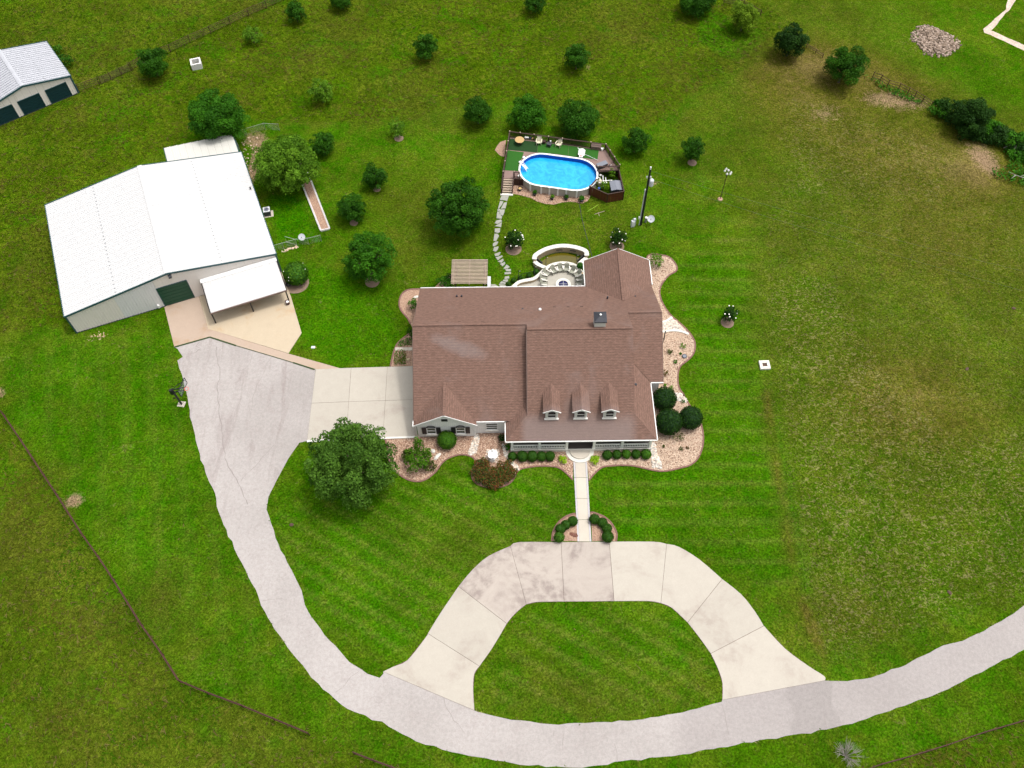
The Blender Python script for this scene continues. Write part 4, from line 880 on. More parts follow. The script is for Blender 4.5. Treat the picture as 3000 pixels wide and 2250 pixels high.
# ---------------------------------------------------------------- pool, its deck and what stands on it
PC = (6.05, 83.78); PA = R(-11); HL, PR = 5.12, 2.92
def stad(hl, r, n=14):
    out = []; st = hl-r
    for i in range(n+1): t = -PI/2+PI*i/n; out.append((st+r*math.cos(t), r*math.sin(t)))
    for i in range(n+1): t = PI/2+PI*i/n; out.append((-st+r*math.cos(t), r*math.sin(t)))
    return [(PC[0]+x*math.cos(PA)-y*math.sin(PA), PC[1]+x*math.sin(PA)+y*math.cos(PA)) for x, y in out]
pool = thing('swimming_pool', 'oval above-ground swimming pool with white rim and bright blue water', 'pool', (*PC, 0))
def ring_wall(o, i, z0, z1):
    n = len(o); vs = [(*p, z0) for p in o]+[(*p, z1) for p in o]+[(*p, z1) for p in i]+[(*p, z0) for p in i]; f = []
    for k in range(n): m_ = (k+1) % n; f += [(k, m_, n+m_, n+k), (n+k, n+m_, 2*n+m_, 2*n+k), (2*n+k, 2*n+m_, 3*n+m_, 3*n+k)]
    return MB().add(vs, f)
obj('pool_wall', ring_wall(stad(HL-.06, PR-.06), stad(HL-.10, PR-.10), 0, 1.27), 'pool_wall', pool)
obj('liner', ring_wall(stad(HL-.101, PR-.101), stad(HL-.13, PR-.13), .6, 1.27), 'liner', pool)
obj('rim', ring_wall(stad(HL+.06, PR+.06), stad(HL-.16, PR-.16), 1.27, 1.33), 'pool_rim', pool)
obj('water', MB().prism(stad(HL-.13, PR-.13), .4, .72), 'water', pool)
st_o = stad(HL-.02, PR-.02, 7)
lp_ = []
for (u, v) in ((600, 1045), (765, 1085), (893, 1100), (1020, 1118), (1150, 1130), (1312, 1145)):
    p = at('a', u, v, 0); q = min(stad(HL-.0, PR-.0, 60), key=lambda s_: (s_[0]-p[0])**2+(s_[1]-p[1])**2)
    x = (p[0]-PC[0])*math.cos(PA)+(p[1]-PC[1])*math.sin(PA); x = max(-HL+.02, min(HL-.02, x)); st = HL-PR
    y = -PR if abs(x) < st else -math.sqrt(max(0, PR**2-(abs(x)-st)**2))
    q = (PC[0]+x*math.cos(PA)-y*math.sin(PA), PC[1]+x*math.sin(PA)+y*math.cos(PA))
    obj('upright', MB().box((*q, .64), (.20, .14, 1.28), PA), 'pool_rim', pool); obj('rim_cap', MB().box((*q, 1.335), (.28, .26, .05), PA), 'pool_rim', pool)
lad = thing('pool_ladder', 'white pool ladder dipping into the left end of the pool', 'ladder', (*at('a', 450, 640, 1.3), .95))
la, lb_ = at('a', 450, 650, 1.35), at('a', 545, 745, .95); la2, lb2 = at('a', 478, 630, 1.35), at('a', 565, 705, .95)
for p0, p1 in ((la, lb_), (la2, lb2)): obj('rail', MB().tube([(p0[0]-.2, p0[1]+.1, 1.35), (p0[0]-.05, p0[1], 1.75), (p0[0]+.15, p0[1]-.1, 1.6), (*p1, .93)], .035), 'pool_rim', lad)
for k in range(4):
    t = .20+.2*k; a = (la[0]+(lb_[0]-la[0])*t, la[1]+(lb_[1]-la[1])*t, 1.5-.5*t); b_ = (la2[0]+(lb2[0]-la2[0])*t, la2[1]+(lb2[1]-la2[1])*t, 1.5-.5*t)
    obj('tread', MB().beam(a, b_, .16, .05), 'white', lad)
# deck
ZD = 1.2
so = stad(HL+.0, PR+.0, 20)
c_tl, c_tr, c_r, c_e = (-.22, 90.3), (12.35, 87.85), (13.9, 84.1), (11.1, 83.9)
def ang(p): return math.atan2(p[1]-PC[1], p[0]-PC[0])
arc = sorted([p for p in so if -.02 < (ang(p)-0 if ang(p) > -1.0 else ang(p)+2*PI) < 3.45], key=lambda p: (ang(p) if ang(p) > -1.0 else ang(p)+2*PI))
dk_poly = [c_tl, (-1.05, 82.75), (1.05, 82.75)]+arc[::-1]+[(11.12, 83.9), c_r, c_tr]
deck = thing('pool_deck', 'dark brown raised wooden deck wrapping behind the oval pool with steps', 'deck', (6, 87, 0))
obj('deck_floor', MB().prism(dk_poly, ZD-.14, ZD), 'wood_deck', deck)
dkb = MB()
for k in range(46):
    y = 83.2+k*.16; x0 = -.9+(y-83)*.09
    if y > 87.0: dkb.box((6, y-.0, ZD+.002), (11.4-(y-87)*.9, .012, .006), PA*1.0)
tag(obj('board_gap', dkb, 'black', deck), kind='stuff')
def skirt(a, b_, z0=0.0, z1=ZD-.15, mat='wood_dark', nm='skirt_board'):
    l = math.dist(a, b_); n = max(1, int(l/.5)); 
    for k in range(n):
        t0, t1 = k/n, (k+1)/n-.015/l
        p0, p1 = (a[0]+(b_[0]-a[0])*t0, a[1]+(b_[1]-a[1])*t0), (a[0]+(b_[0]-a[0])*t1, a[1]+(b_[1]-a[1])*t1)
        obj(nm, MB().beam((*p0, (z0+z1)/2), (*p1, (z0+z1)/2), .04, z1-z0), mat, deck)
skirt((.3, 82.7), (1.5, 82.62)); skirt((-1.0, 82.8), c_tl); skirt(c_tl, c_tr); skirt(c_tr, c_r)
def railing(par, pts, posts, z0=ZD, h=.95, bal=True, mat='wood_dark', capm='wood_pale'):
    for a, b_ in zip(pts[:-1], pts[1:]):
        obj('top_rail', MB().beam((*a, z0+h), (*b_, z0+h), .15, .05), mat, par); obj('bottom_rail', MB().beam((*a, z0+.12), (*b_, z0+.12), .06, .08), mat, par)
        if bal:
            l = math.dist(a, b_); n = int(l/.14); mb = MB()
            for k in range(n):
                t = (k+.5)/n; x, y = a[0]+(b_[0]-a[0])*t, a[1]+(b_[1]-a[1])*t; mb.box((x, y, z0+h/2+.05), (.04, .04, h-.14))
            tag(obj('balusters', mb, mat, par), kind='stuff')
    for p in posts:
        q = obj('post', MB().box((p[0], p[1], z0+h/2), (.13, .13, h+.14)), mat, par)
        obj('post_cap', MB().lathe((p[0], p[1], z0+h+.07), [(.10, 0), (.10, .04), (.05, .10), (0.0, .12)], 8), capm, q)
def lerp(a, b_, t): return (a[0]+(b_[0]-a[0])*t, a[1]+(b_[1]-a[1])*t)
railing(deck, [(-1.05, 82.95), c_tl, c_tr, c_r], [lerp(c_tl, c_tr, t) for t in (0, .11, .255, .405, .55, .845, 1)]+[lerp(c_tr, c_r, t) for t in (.3, .62, 1)]+[lerp((-1.05, 82.95), c_tl, t) for t in (0, .25, .5, .75)])
railing(deck, [(.32, 82.9), (1.05, 82.8)], [(.32, 82.9), (1.02, 82.8)])
for k in range(7):
    y = 82.75-.25*k; z = ZD-.02-.165*(k+.6)
    obj('tread', MB().box((-.38-.03*k, y-.12, z), (1.28, .27, .05), R(-2)), 'wood_pale', deck)
for x in (-1.08, .28):
    obj('stringer', MB().beam((x, 82.85, ZD-.2), (x-.2, 81.1, .08), .07, .28), 'wood_dark', deck)
    obj('stair_rail', MB().beam((x, 82.95, ZD+.95), (x-.2, 81.15, .95), .11, .06), 'wood_dark', deck); obj('post', MB().box((x-.2, 81.15, .5), (.12, .12, 1.0)), 'wood_dark', deck)
obj('bottom_step', MB().box((-.62, 80.98, .07), (1.6, .32, .14), R(-2)), 'stone_white', deck)
def mat_on(pts, mt, label):
    o = obj('turf_mat', MB().prism(ats('a', pts, ZD), ZD+.004, ZD+.022), mt); tag(o, label, 'turf mat', 'green turf mats on the pool deck')
mat_on([(255, 240), (720, 300), (705, 460), (240, 415)], 'turf_dark', 'darkest green turf mat in back left corner of the deck')
mat_on([(236, 422), (500, 455), (470, 540), (420, 640), (425, 745), (170, 730)], 'turf', 'green turf mat on the deck left of the pool above the steps')
mat_on([(722, 300), (1190, 350), (1180, 510), (1000, 480), (708, 460)], 'turf', 'light green turf mat on deck under the two chairs')
mat_on([(1192, 352), (1655, 425), (1635, 565), (1450, 545), (1184, 512)], 'turf', 'green turf mat behind right half of the pool')
def adirondack(label, x, y, z, rz, group, mat='beige_plastic', arm=None):
    t = thing('garden_chair', label, 'chair', (x, y, z), rz, group)
    for k in range(4): obj('seat_slat', MB().box((0, -.22+.13*k, .36-.035*k), (.52, .11, .03)), mat, t, local=True)
    n = 5
    for k in range(n):
        xx = -.22+.11*k; hgt = .78-.05*abs(k-2)
        obj('back_slat', MB().beam((xx*.9, .24, .26), (xx*1.12, .24+hgt*.42, .26+hgt*.88), .10, .025), mat, t, local=True)
    for s_ in (-1, 1):
        obj('arm', MB().box((s_*.34, .02, .56), (.13, .68, .03)), arm or mat, t, local=True)
        obj('leg', MB().box((s_*.31, -.26, .28), (.05, .10, .56)), mat, t, local=True); obj('leg', MB().beam((s_*.28, -.30, .34), (s_*.28, .42, .04), .04, .12), mat, t, local=True)
    return t
ch_a = adirondack('beige slatted deck chair left of the small dark table', *at('a', 733, 290, ZD+.4), ZD+.02, R(-8), 'two beige chairs on the pool deck')
ch_b = dup(ch_a, (*at('a', 1035, 325, ZD+.4), ZD+.02), R(-28), 'beige slatted deck chair right of the small dark table', 'two beige chairs on the pool deck')
def small_table(label, x, y, z, rz, w, d_, h, mat, nm='side_table'):
    t = thing(nm, label, 'table', (x, y, z), rz)
    obj('tabletop', MB().box((0, 0, h), (w, d_, .04)), mat, t, local=True)
    for sx in (-1, 1):
        for sy in (-1, 1): obj('leg', MB().box((sx*(w/2-.05), sy*(d_/2-.05), h/2), (.05, .05, h)), mat, t, local=True)
    obj('shelf', MB().box((0, 0, h*.35), (w-.1, d_-.1, .03)), mat, t, local=True); return t
small_table('small dark side table between the two beige deck chairs', *at('a', 890, 325, ZD+.4), ZD+.02, R(-22), .62, .55, .45, 'charcoal')
small_table('low dark stand beside left deck chair on the turf', *at('a', 812, 290, ZD+.3), ZD+.02, R(-10), .42, .42, .40, 'wood_dark', 'plant_stand')
bl_ = thing('lantern', 'small white lantern on the dark table between deck chairs', 'lantern', (*at('a', 910, 285, ZD+.6), ZD+.49)); obj('lantern_body', MB().lathe((0, 0, 0), [(.05, 0), (.10, .05), (.10, .2), (.03, .27)], 10), 'white', bl_, local=True)
rt_ = thing('round_table', 'round tan straw table in back left corner of the pool deck', 'table', (*at('a', 432, 265, ZD+.6), ZD+.02))
obj('tabletop', MB().lathe((0, 0, .62), [(.02, 0), (.58, 0), (.62, .03), (.56, .06), (.0, .05)], 24), 'tan_fabric', rt_, local=True); obj('pedestal', MB().lathe((0, 0, 0), [(.22, 0), (.05, .05), (.05, .62)], 12), 'wood_dark', rt_, local=True)
for k in range(3): obj('foot', MB().beam((0, 0, .05), (.35*math.cos(k*2.1+1), .35*math.sin(k*2.1+1), .03), .06, .05), 'wood_dark', rt_, local=True)
def deck_box(label, u, v, z, w, d_, h, rz, m1, m2, nm='deck_box'):
    t = thing(nm, label, 'storage box', (*at('a', u, v, z), ZD), rz)
    obj('box_body', MB().box((0, 0, h/2), (w, d_, h)), m1, t, local=True); obj('lid', MB().box((0, 0, h+.03), (w+.06, d_+.06, .06)), m2, t, local=True)
    obj('handle', MB().box((0, -d_/2-.03, h*.7), (.2, .04, .05)), 'black', t, local=True); return t
deck_box('dark brown storage box in back right corner of the pool deck', 1615, 370, ZD+.3, 1.25, .55, .5, R(-10), 'drip', 'drip')
deck_box('grey-lidded storage box right of the pool on the deck', 1705, 650, ZD+.3, 1.35, .62, .5, R(28), 'charcoal', 'slate', 'storage_bench')
wb = thing('white_bucket', 'white bucket beside the brown box in the deck corner', 'bucket', (*at('a', 1708, 410, ZD+.15), ZD)); obj('bucket', MB().lathe((0, 0, 0), [(.14, 0), (.19, .34), (.17, .34), (.13, .04)], 14), 'white', wb, local=True); obj('lid', MB().lathe((0, 0, .34), [(.20, 0), (.20, .03), (.0, .05)], 14), 'white', wb, local=True)
wbb = thing('watering_can', 'small black and white can beside the grey-lidded box', 'watering can', (*at('a', 1818, 660, ZD+.15), ZD)); obj('can_body', MB().lathe((0, 0, 0), [(.13, 0), (.13, .25), (.09, .28)], 12), 'charcoal', wbb, local=True); obj('spout', MB().tube([(.1, 0, .1), (.25, .04, .28), (.31, .06, .33)], .025), 'white', wbb, local=True)
# white slide seat and pole on the rim, cleaning things on the deck
hp_ = thing('basketball_backboard', 'white poolside backboard leaning over the back rim', 'backboard', (*at('a', 1385, 500, ZD+.1), ZD), R(-11))
obj('backboard', MB().slab([(-.42, -.25, .35), (.42, -.25, .30), (.46, .35, .75), (.1, .52, .85), (-.42, .40, .80)], .06), 'white', hp_, local=True); obj('base', MB().box((0, -.30, .14), (.5, .32, .28)), 'white', hp_, local=True); obj('decal', MB().box((.0, -.30, .285), (.24, .16, .012)), 'red', hp_, local=True)
obj('arm', MB().beam((-.6, .55, .8), (-.35, .35, .75), .06, .05), 'white', hp_, local=True)
sk = MB().tube([(*at('a', 1430, 480, ZD+.8), ZD+.8), (*at('a', 1640, 575, ZD+.1), ZD+.1)], .025); tag(obj('skimmer_pole', sk, 'util_grey'), 'long pale skimmer pole lying across the turf behind the pool', 'pole')
for (u, v, w, nm, cat, lb, mt) in ((540, 240, .55, 'folded_towel', 'towel', 'white folded towel by the back rail next to round table', 'white'), (598, 252, .25, 'pool_toy', 'toy', 'dark blue pool toy beside the folded towel', 'navy'), (640, 258, .3, 'sandals', 'sandals', 'pair of tan sandals on the deck near back rail', 'tan_fabric')):
    t = thing(nm, lb, cat, (*at('a', u, v, ZD), ZD+.02), R(-10)); obj(nm+'_top', MB().box((0, 0, .09), (w, .22, .14)), mt, t, local=True); obj(nm+'_fold', MB().box((0, .05, .18), (w*.9, .14, .05)), mt, t, local=True)
for (u, v, nm, lb) in ((497, 535, 'skimmer_box', 'white skimmer box on the left back curve of the pool rim'), (440, 605, 'rim_clip', 'small white rim clip above the pool ladder'), (422, 820, 'return_box', 'small white box at the deck gate post left of pool')):
    t = thing(nm, lb, 'fitting', (*at('a', u, v, 1.3), 1.22)); obj('body', MB().box((0, 0, .1), (.32, .22, .16), R(40)), 'white', t, local=True); obj('cap', MB().lathe((0, 0, .18), [(.08, 0), (.06, .04)], 8), 'white', t, local=True)
# pump enclosure
enc = thing('pump_enclosure', 'red brown plank enclosure around the pump at right end of pool', 'fence', (12.2, 81.8, 0))
def planks(par, a, b_, z0, z1, mat):
    l = math.dist(a, b_); n = max(2, int(l/.145)); r = random.Random(int(l*10)); mb = MB()
    for k in range(n):
        t0, t1 = k/n, (k+1)/n-.012/l; p0, p1 = lerp(a, b_, t0), lerp(a, b_, t1); o_ = r.uniform(-.012, .012); zt = z1+r.uniform(-.015, .015)
        mb.beam((p0[0]+o_, p0[1]+o_, (z0+zt)/2), (p1[0]+o_, p1[1]+o_, (z0+zt)/2), .03, zt-z0)
    tag(obj('plank_panel', mb, mat, par), kind='stuff')
    obj('cap_rail', MB().beam((*a, z1+.03), (*b_, z1+.03), .12, .05), 'wood_dark', par)
EP = [(9.95, 81.0), (12.16, 79.6), (14.25, 80.1), (13.85, 84.0)]
for a, b_ in zip(EP[:-1], EP[1:]): planks(enc, a, b_, .03, 1.5, 'wood_red')
for p in EP: obj('post', MB().box((*p, .8), (.12, .12, 1.6)), 'wood_dark', enc)
railing(enc, [(11.1, 83.9), (13.9, 83.95)], [(11.1, 83.9)], ZD, .9); railing(enc, [(10.0, 81.05), (10.95, 82.3)], [(10.0, 81.05)], .55, .95)
shd = thing('equipment_shed', 'dark grey resin shed lid inside the plank enclosure', 'shed', (13.35, 81.35, 0), R(5))
obj('shed_body', MB().box((0, 0, .6), (1.35, 1.5, 1.2)), 'charcoal', shd, local=True)
for s_ in (-1, 1): obj('shed_lid', MB().slab([(0, -.82, 1.42), (s_*.74, -.82, 1.26), (s_*.74, .82, 1.26), (0, .82, 1.42)], .05), 'slate', shd, local=True)
pm = thing('pool_pump', 'white pool pump and pipes inside the plank enclosure', 'pump', (11.4, 82.6, 0))
obj('filter_tank', MB().lathe((0, .1, 0), [(.26, 0), (.28, .1), (.28, .75), (.15, .95), (0.0, .98)], 16), 'beige_plastic', pm, local=True); obj('pump_motor', MB().tube([(-.1, -.6, .3), (.5, -.6, .3)], .16, 12), 'black', pm, local=True)
for pth in ([(-.4, .5, .9), (.0, .5, .9), (.0, .1, 1.0)], [(-.4, .1, .7), (.5, .1, .75), (1.6, .2, .75)], [(.4, .9, .9), (.4, -.2, .9), (.4, -.6, .4)], [(-.2, -.3, .8), (.9, -.3, .8)], [(.75, .6, .85), (.75, -.4, .85)]):
    obj('pipe', MB().tube(pth, .055, 8), 'white', pm, local=True)
obj('valve', MB().lathe((.1, .95, .85), [(.14, 0), (.14, .12), (.05, .18)], 10), 'white', pm, local=True); obj('blue_valve', MB().lathe((-.15, -1.0, .3), [(.18, 0), (.18, .3), (.1, .34)], 10), simple('blue_plastic', (.03, .08, .4), .4), pm, local=True)
# pots along the pool
pots = [(440, 1020, .28, 'tan_fabric', 'empty dark rimmed pot with tan soil by deck stairs'), (665, 1095, .26, None, 'dark pot with a small plant left along the pool wall'), (935, 1160, .26, None, 'pot with bright green plant mid pool wall'),
        (1150, 1165, .26, None, 'dark pot with white-flecked plant along the pool wall'), (1388, 1190, .32, None, 'rightmost dark pot with round green plant by the pool')]
pot_things = []
for u, v, r_, soil, lb in pots:
    t = thing('plant_pot', lb, 'plant pot', (*at('a', u, v+20, 0), .03), 0, 'pots along the front of the pool')
    obj('pot', MB().lathe((0, 0, 0), [(r_*.7, 0), (r_, .34), (r_*1.08, .36), (r_*.9, .38), (r_*.85, .30), (0.01, .30)], 16), 'black', t, local=True)
    if soil: obj('soil', MB().lathe((0, 0, .31), [(r_*.84, 0), (0.0, .03)], 12), soil, t, local=True)
    pot_things.append((t, r_, soil))

# ---------------------------------------------------------------- flagstone walk
fw_ = thing('stepping_stone_path', 'winding path of grey flagstones from pool steps to the patio', 'path', (*at('b', 900, 400), 0))
fs = [('a', [(170, 1105), (275, 1115), (240, 1210), (160, 1190)]), ('a', [(150, 1140), (168, 1120), (165, 1200), (130, 1190)]), ('a', [(130, 1210), (185, 1215), (165, 1260), (110, 1330), (100, 1325)]), ('a', [(190, 1235), (238, 1225), (220, 1320), (140, 1330)]),
      ('a', [(90, 1340), (130, 1325), (140, 1345), (95, 1369)]), ('t2', [(1025, 1360), (1060, 1360), (1045, 1400), (1022, 1385)]), ('t2', [(1010, 1375), (1040, 1400), (1030, 1420), (1005, 1415)]),
      ('b', [(905, 0), (968, 0), (940, 62)]), ('b', [(875, 0), (900, 10), (932, 70), (925, 98), (865, 90)]), ('b', [(860, 115), (920, 105), (937, 125), (870, 165), (838, 150)]), ('b', [(870, 172), (930, 140), (920, 205), (835, 190)]),
      ('b', [(840, 222), (908, 218), (905, 270), (880, 282), (835, 270)]), ('b', [(835, 288), (875, 288), (896, 318), (860, 380), (822, 385)]), ('b', [(850, 390), (885, 392), (870, 430), (830, 455), (812, 445), (815, 415)]),
      ('b', [(830, 465), (888, 455), (880, 495), (850, 525), (815, 510)]), ('b', [(832, 550), (905, 522), (916, 535), (890, 575), (845, 580)]), ('b', [(845, 595), (935, 570), (942, 585), (880, 632)]), ('b', [(875, 650), (945, 612), (955, 635), (925, 668)]),
      ('b', [(905, 680), (970, 650), (975, 680), (940, 712)]), ('b', [(990, 688), (1034, 718), (1010, 742), (950, 744)]), ('b', [(970, 750), (1050, 748), (1045, 778), (985, 775)]), ('b', [(965, 790), (1050, 785), (1048, 810), (968, 815)]),
      ('b', [(970, 842), (1025, 840), (1030, 865), (985, 878), (960, 872)]), ('b', [(950, 885), (1015, 880), (1000, 918), (940, 905)]), ('b', [(925, 905), (985, 925), (975, 942), (900, 935)]), ('b', [(890, 942), (970, 950), (990, 972), (905, 975)]),
      ('b', [(788, 945), (840, 945), (895, 975), (788, 975)]), ('b', [(1060, 955), (1085, 965), (1060, 975), (1045, 972)])]
for i, (vw, pts) in enumerate(fs):
    q = ats(vw, pts); obj('flagstone', MB().prism(shrink(densify(q, .35, .02, i), .01), -.02, .05+.01*(i % 3)), 'stone_grey', fw_)

# ---------------------------------------------------------------- patio, pond, fire pit
def pathwall(pts, w, z0, z1):
    """wall that follows a centre line, as one closed band"""
    n = len(pts); Lf, Rt = [], []
    for i, p in enumerate(pts):
        a, b_ = pts[max(i-1, 0)], pts[min(i+1, n-1)]; dx, dy = b_[0]-a[0], b_[1]-a[1]; l = math.hypot(dx, dy) or 1
        Lf.append((p[0]-dy/l*w/2, p[1]+dx/l*w/2)); Rt.append((p[0]+dy/l*w/2, p[1]-dx/l*w/2))
    return MB().prism(Lf+Rt[::-1], z0, z1)
pw = thing('pond_wall', 'tall curved stone wall with white cap behind the pond', 'wall', (6, 70.5, 0))
wl = smooth_line([(2.75, 69.45), (2.95, 70.15), (4.3, 71.1), (6.0, 71.55), (7.7, 71.35), (8.95, 70.75), (9.1, 70.0)], 5)
obj('wall_core', pathwall(wl, .34, 0, .95), 'stone_tan', pw)
for k in range(0, len(wl)-3, 3): obj('cap_stone', pathwall(wl[k:k+4], .55, .95, 1.06), 'stone_white', pw)
lowl = smooth_line([(2.75, 69.45), (3.2, 68.95), (4.05, 68.45)], 4); lowr = smooth_line([(9.1, 70.0), (8.5, 69.4), (8.15, 69.0)], 4)
for q in (lowl, lowr): obj('side_wall', pathwall(q, .34, 0, .62), 'stone_tan', pw); obj('cap_stone', pathwall(q, .48, .62, .70), 'stone_white', pw)
for q in ([(2.95, 70.1), (3.7, 69.2)], [(8.9, 70.6), (8.0, 69.6)]): obj('pond_edge', pathwall(q, .12, 0, .66), 'black', pw)
for k, u in enumerate((1495, 1675, 1850)):
    a = at('b', u, 500 if k != 1 else 490, .7); obj('spill_slot', MB().box((a[0], a[1]-.1, .70), (.75, .10, .06), R((18, 2, -14)[k])), 'black', pw)
pond = [(3.5, 69.3), (4.2, 70.35), (5.1, 70.85), (6.0, 71.0), (7.0, 70.9), (8.2, 70.3), (8.5, 69.9), (8.1, 69.3)]+[(7.6, 68.9), (6.8, 69.25), (6.0, 69.35), (5.2, 69.2), (4.4, 68.75)]
tag(obj('pond', MB().prism(smooth_line(pond, 3, True), .0, .30), 'pond'), kind='structure')
iw = thing('curved_seat_wall', 'low curving white capped wall around the fire pit patio', 'wall', (4, 67, 0))
sw = smooth_line([at('b', 1080, 972, .5), at('b', 1150, 915, .5), at('b', 1230, 892, .5), at('b', 1340, 870, .5), at('b', 1420, 812, .5), at('b', 1490, 745, .5), at('b', 1580, 690, .5), at('b', 1700, 665, .5), at('b', 1800, 672, .5), at('b', 1885, 700, .5), at('b', 1945, 760, .5), at('b', 1985, 810, .5)], 4)
obj('wall_core', pathwall(sw, .28, 0, .45), 'stone_tan', iw)
for k in range(0, len(sw)-3, 3): obj('cap_stone', pathwall(sw[k:k+4], .42, .45, .54), 'stone_white', iw)
pit = thing('fire_pit', 'round white-rimmed fire pit with dark blue cover on the patio', 'fire pit', (6.15, 66.05, 0.06))
obj('pit_wall', MB().lathe((0, 0, 0), [(.86, 0), (.86, .34), (.92, .34), (.92, .42), (.58, .42), (.58, .30)], 28), 'stone_white', pit, local=True); obj('cover', MB().lathe((0, 0, .36), [(.58, 0), (.30, .08), (0, .11)], 24), 'navy', pit, local=True)
obj('cover_handle', MB().box((0, 0, .48), (.06, 1.0, .05)).box((0, 0, .475), (1.0, .05, .04)), 'metal_grey', pit, local=True)
nth = ['leftmost, next to the house eave', 'second from the left', 'third from the left', 'fourth from the left', 'fifth from left, at top left of the arc', 'at the very top of the arc', 'just right of the top of the arc', 'third from the right end', 'second from the right end', 'rightmost, next to the dark corner']
pos = [(1485, 930, 80), (1478, 862, 72), (1515, 800, 50), (1605, 768, 30), (1688, 745, 12), (1768, 742, -6), (1842, 775, -26), (1905, 815, -50), (1925, 870, -72), (1925, 925, -88)]
base = None
for (u, v, dg), lb in zip(pos, nth):
    p = at('b', u, v+6, .35)
    if base is None: base = adirondack('grey-green wooden chair around the fire pit, '+lb, *p, .06, R(dg), 'chairs ringed around the fire pit', 'grey_green', 'stone_white')
    else: dup(base, (*p, .06), R(dg), 'grey-green wooden chair around the fire pit, '+lb, 'chairs ringed around the fire pit')
wheres = [('b', 1147, 905, 'lamp pole at left end of iron railing', 2.0), ('b', 1352, 855, 'lamp pole at right end of iron railing', 2.1), ('b', 1497, 738, 'lamp pole at left corner of the pond', 2.1), ('b', 1888, 708, 'lamp pole at right corner of the pond', 2.1)]
for vw, u, v, lb, h in wheres:
    t = thing('lamp_pole', 'thin black '+lb, 'lamp pole', (*at(vw, u, v), 0), 0, 'black lamp poles around the patio'); obj('pole', MB().tube([(0, 0, 0), (0, 0, h)], .035, 6), 'black', t, local=True); obj('hook', MB().tube([(0, 0, h), (.06, 0, h+.08), (.14, 0, h+.02)], .02, 6), 'black', t, local=True); obj('bulb', MB().lathe((.14, 0, h-.08), [(0.0, 0), (.045, .04), (.03, .1)], 6), 'white', t, local=True)
ir = thing('iron_railing', 'low black iron railing above the small boxwoods', 'railing', (*at('b', 1230, 850), 0))
ip = [(*at('b', 1080, 905), 0), (*at('b', 1147, 880), 0), (*at('b', 1250, 850), 0), (*at('b', 1350, 825), 0)]
for z in (.15, .85):
    obj('rail', MB().tube([(p[0], p[1], z) for p in ip], .02, 5), 'black', ir)
bb_ = MB()
for a, b_ in zip(ip[:-1], ip[1:]):
    for k in range(6): q = lerp(a, b_, k/6); bb_.tube([(q[0], q[1], .1), (q[0], q[1], .85)], .012, 4)
obj('bars', bb_, 'black', ir)
# pergola over the grill
pg = thing('pergola', 'wooden slatted pergola roof behind the house', 'pergola', (-4.95, 66.2, 0))
for k in range(18): y = 64.54+k*.205; obj('slat', MB().box((-4.95, y, 2.62), (4.25, .095, .09)), 'wood_pale', pg)
for x in (-6.8, -4.95, -3.1): obj('beam', MB().box((x, 66.25, 2.48), (.12, 3.6, .16)), 'wood_pale', pg)
for x in (-6.6, -3.3):
    for y in (64.7, 67.8): obj('post', MB().box((x, y, 1.2), (.14, .14, 2.4)), 'wood_dark', pg)
gr = thing('outdoor_kitchen', 'grey counter with grill in the shade of the pergola', 'grill', (-5.0, 64.75, 0)); obj('counter', MB().box((0, 0, .88), (2.6, .7, .08)), 'slate', gr, local=True); obj('cabinet', MB().box((0, 0, .42), (2.5, .62, .84)), 'stone_tan', gr, local=True); obj('grill_hood', MB().tube([(-.9, 0, .98), (.1, 0, .98)], .26, 10), 'metal_grey', gr, local=True)
sb = thing('counter_table', 'pale grey side counter at right edge of the pergola', 'counter', (*at('b', 765, 905, .9), 0)); obj('tabletop', MB().box((0, 0, .9), (.38, 1.5, .05)), 'util_grey', sb, local=True); obj('cabinet', MB().box((0, 0, .44), (.32, 1.4, .86)), 'stone_tan', sb, local=True)

# ---------------------------------------------------------------- fences
def pipe_fence(label, pts, h=1.25, rails=4, r=.035, pr=.055, mat='rust', group=None, name='pipe_fence', capr=None):
    t = thing(name, label, 'fence', (*lerp(pts[0], pts[-1], .5), 0), 0, group)
    for p in pts: obj('post', MB().tube([(p[0], p[1], 0), (p[0], p[1], h+.08)], pr, 7), mat, t)
    for a, b_ in zip(pts[:-1], pts[1:]):
        for k in range(rails):
            z = h*(k+1)/rails; obj('rail', MB().tube([(a[0], a[1], z), (b_[0], b_[1], z)], (capr or r) if k == rails-1 else r, 6), mat, t)
    return t
pipe_fence('brown pipe fence running from the gate up to the top edge', ats('t1', [(860, 455), (985, 385), (1107, 340), (1234, 278), (1367, 220), (1493, 160), (1613, 105), (1730, 55), (1840, 5), (1960, -50)]))
pipe_fence('short brown fence piece between far barn and pasture gate', ats('t1', [(515, 598), (648, 550)]))
gt = thing('farm_gate', 'rusty brown farm gate with close mesh beside the far barn', 'gate', (*at('t1', 750, 500), 0))
ga, gb = at('t1', 658, 546), at('t1', 852, 458)
for k in range(9): obj('gate_rail', MB().tube([(*ga, .12+.13*k), (*gb, .12+.13*k)], .025, 5), 'rust', gt)
for t_ in (0, .33, .67, 1): q = lerp(ga, gb, t_); obj('upright', MB().tube([(*q, 0.05), (*q, 1.25)], .045, 6), 'rust', gt)
pipe_fence('long rusty pipe fence crossing the lower left corner', [at('l', u, v, 1.2) for u, v in ((-140, -120), (0, 35), (75, 145), (180, 305), (240, 395), (365, 590), (430, 680), (500, 785), (630, 995), (725, 1130), (805, 1257), (930, 1310), (1090, 1370), (1235, 1430), (1395, 1497))], 1.2, 3, .03, .055, capr=.045)
pipe_fence('short length of rusty fence at the bottom edge left of centre', [at('t7', u, v, 1.2) for u, v in ((1525, 1037), (1610, 1070), (1700, 1103), (1780, 1135))], 1.2, 3, .03, .055, capr=.045)
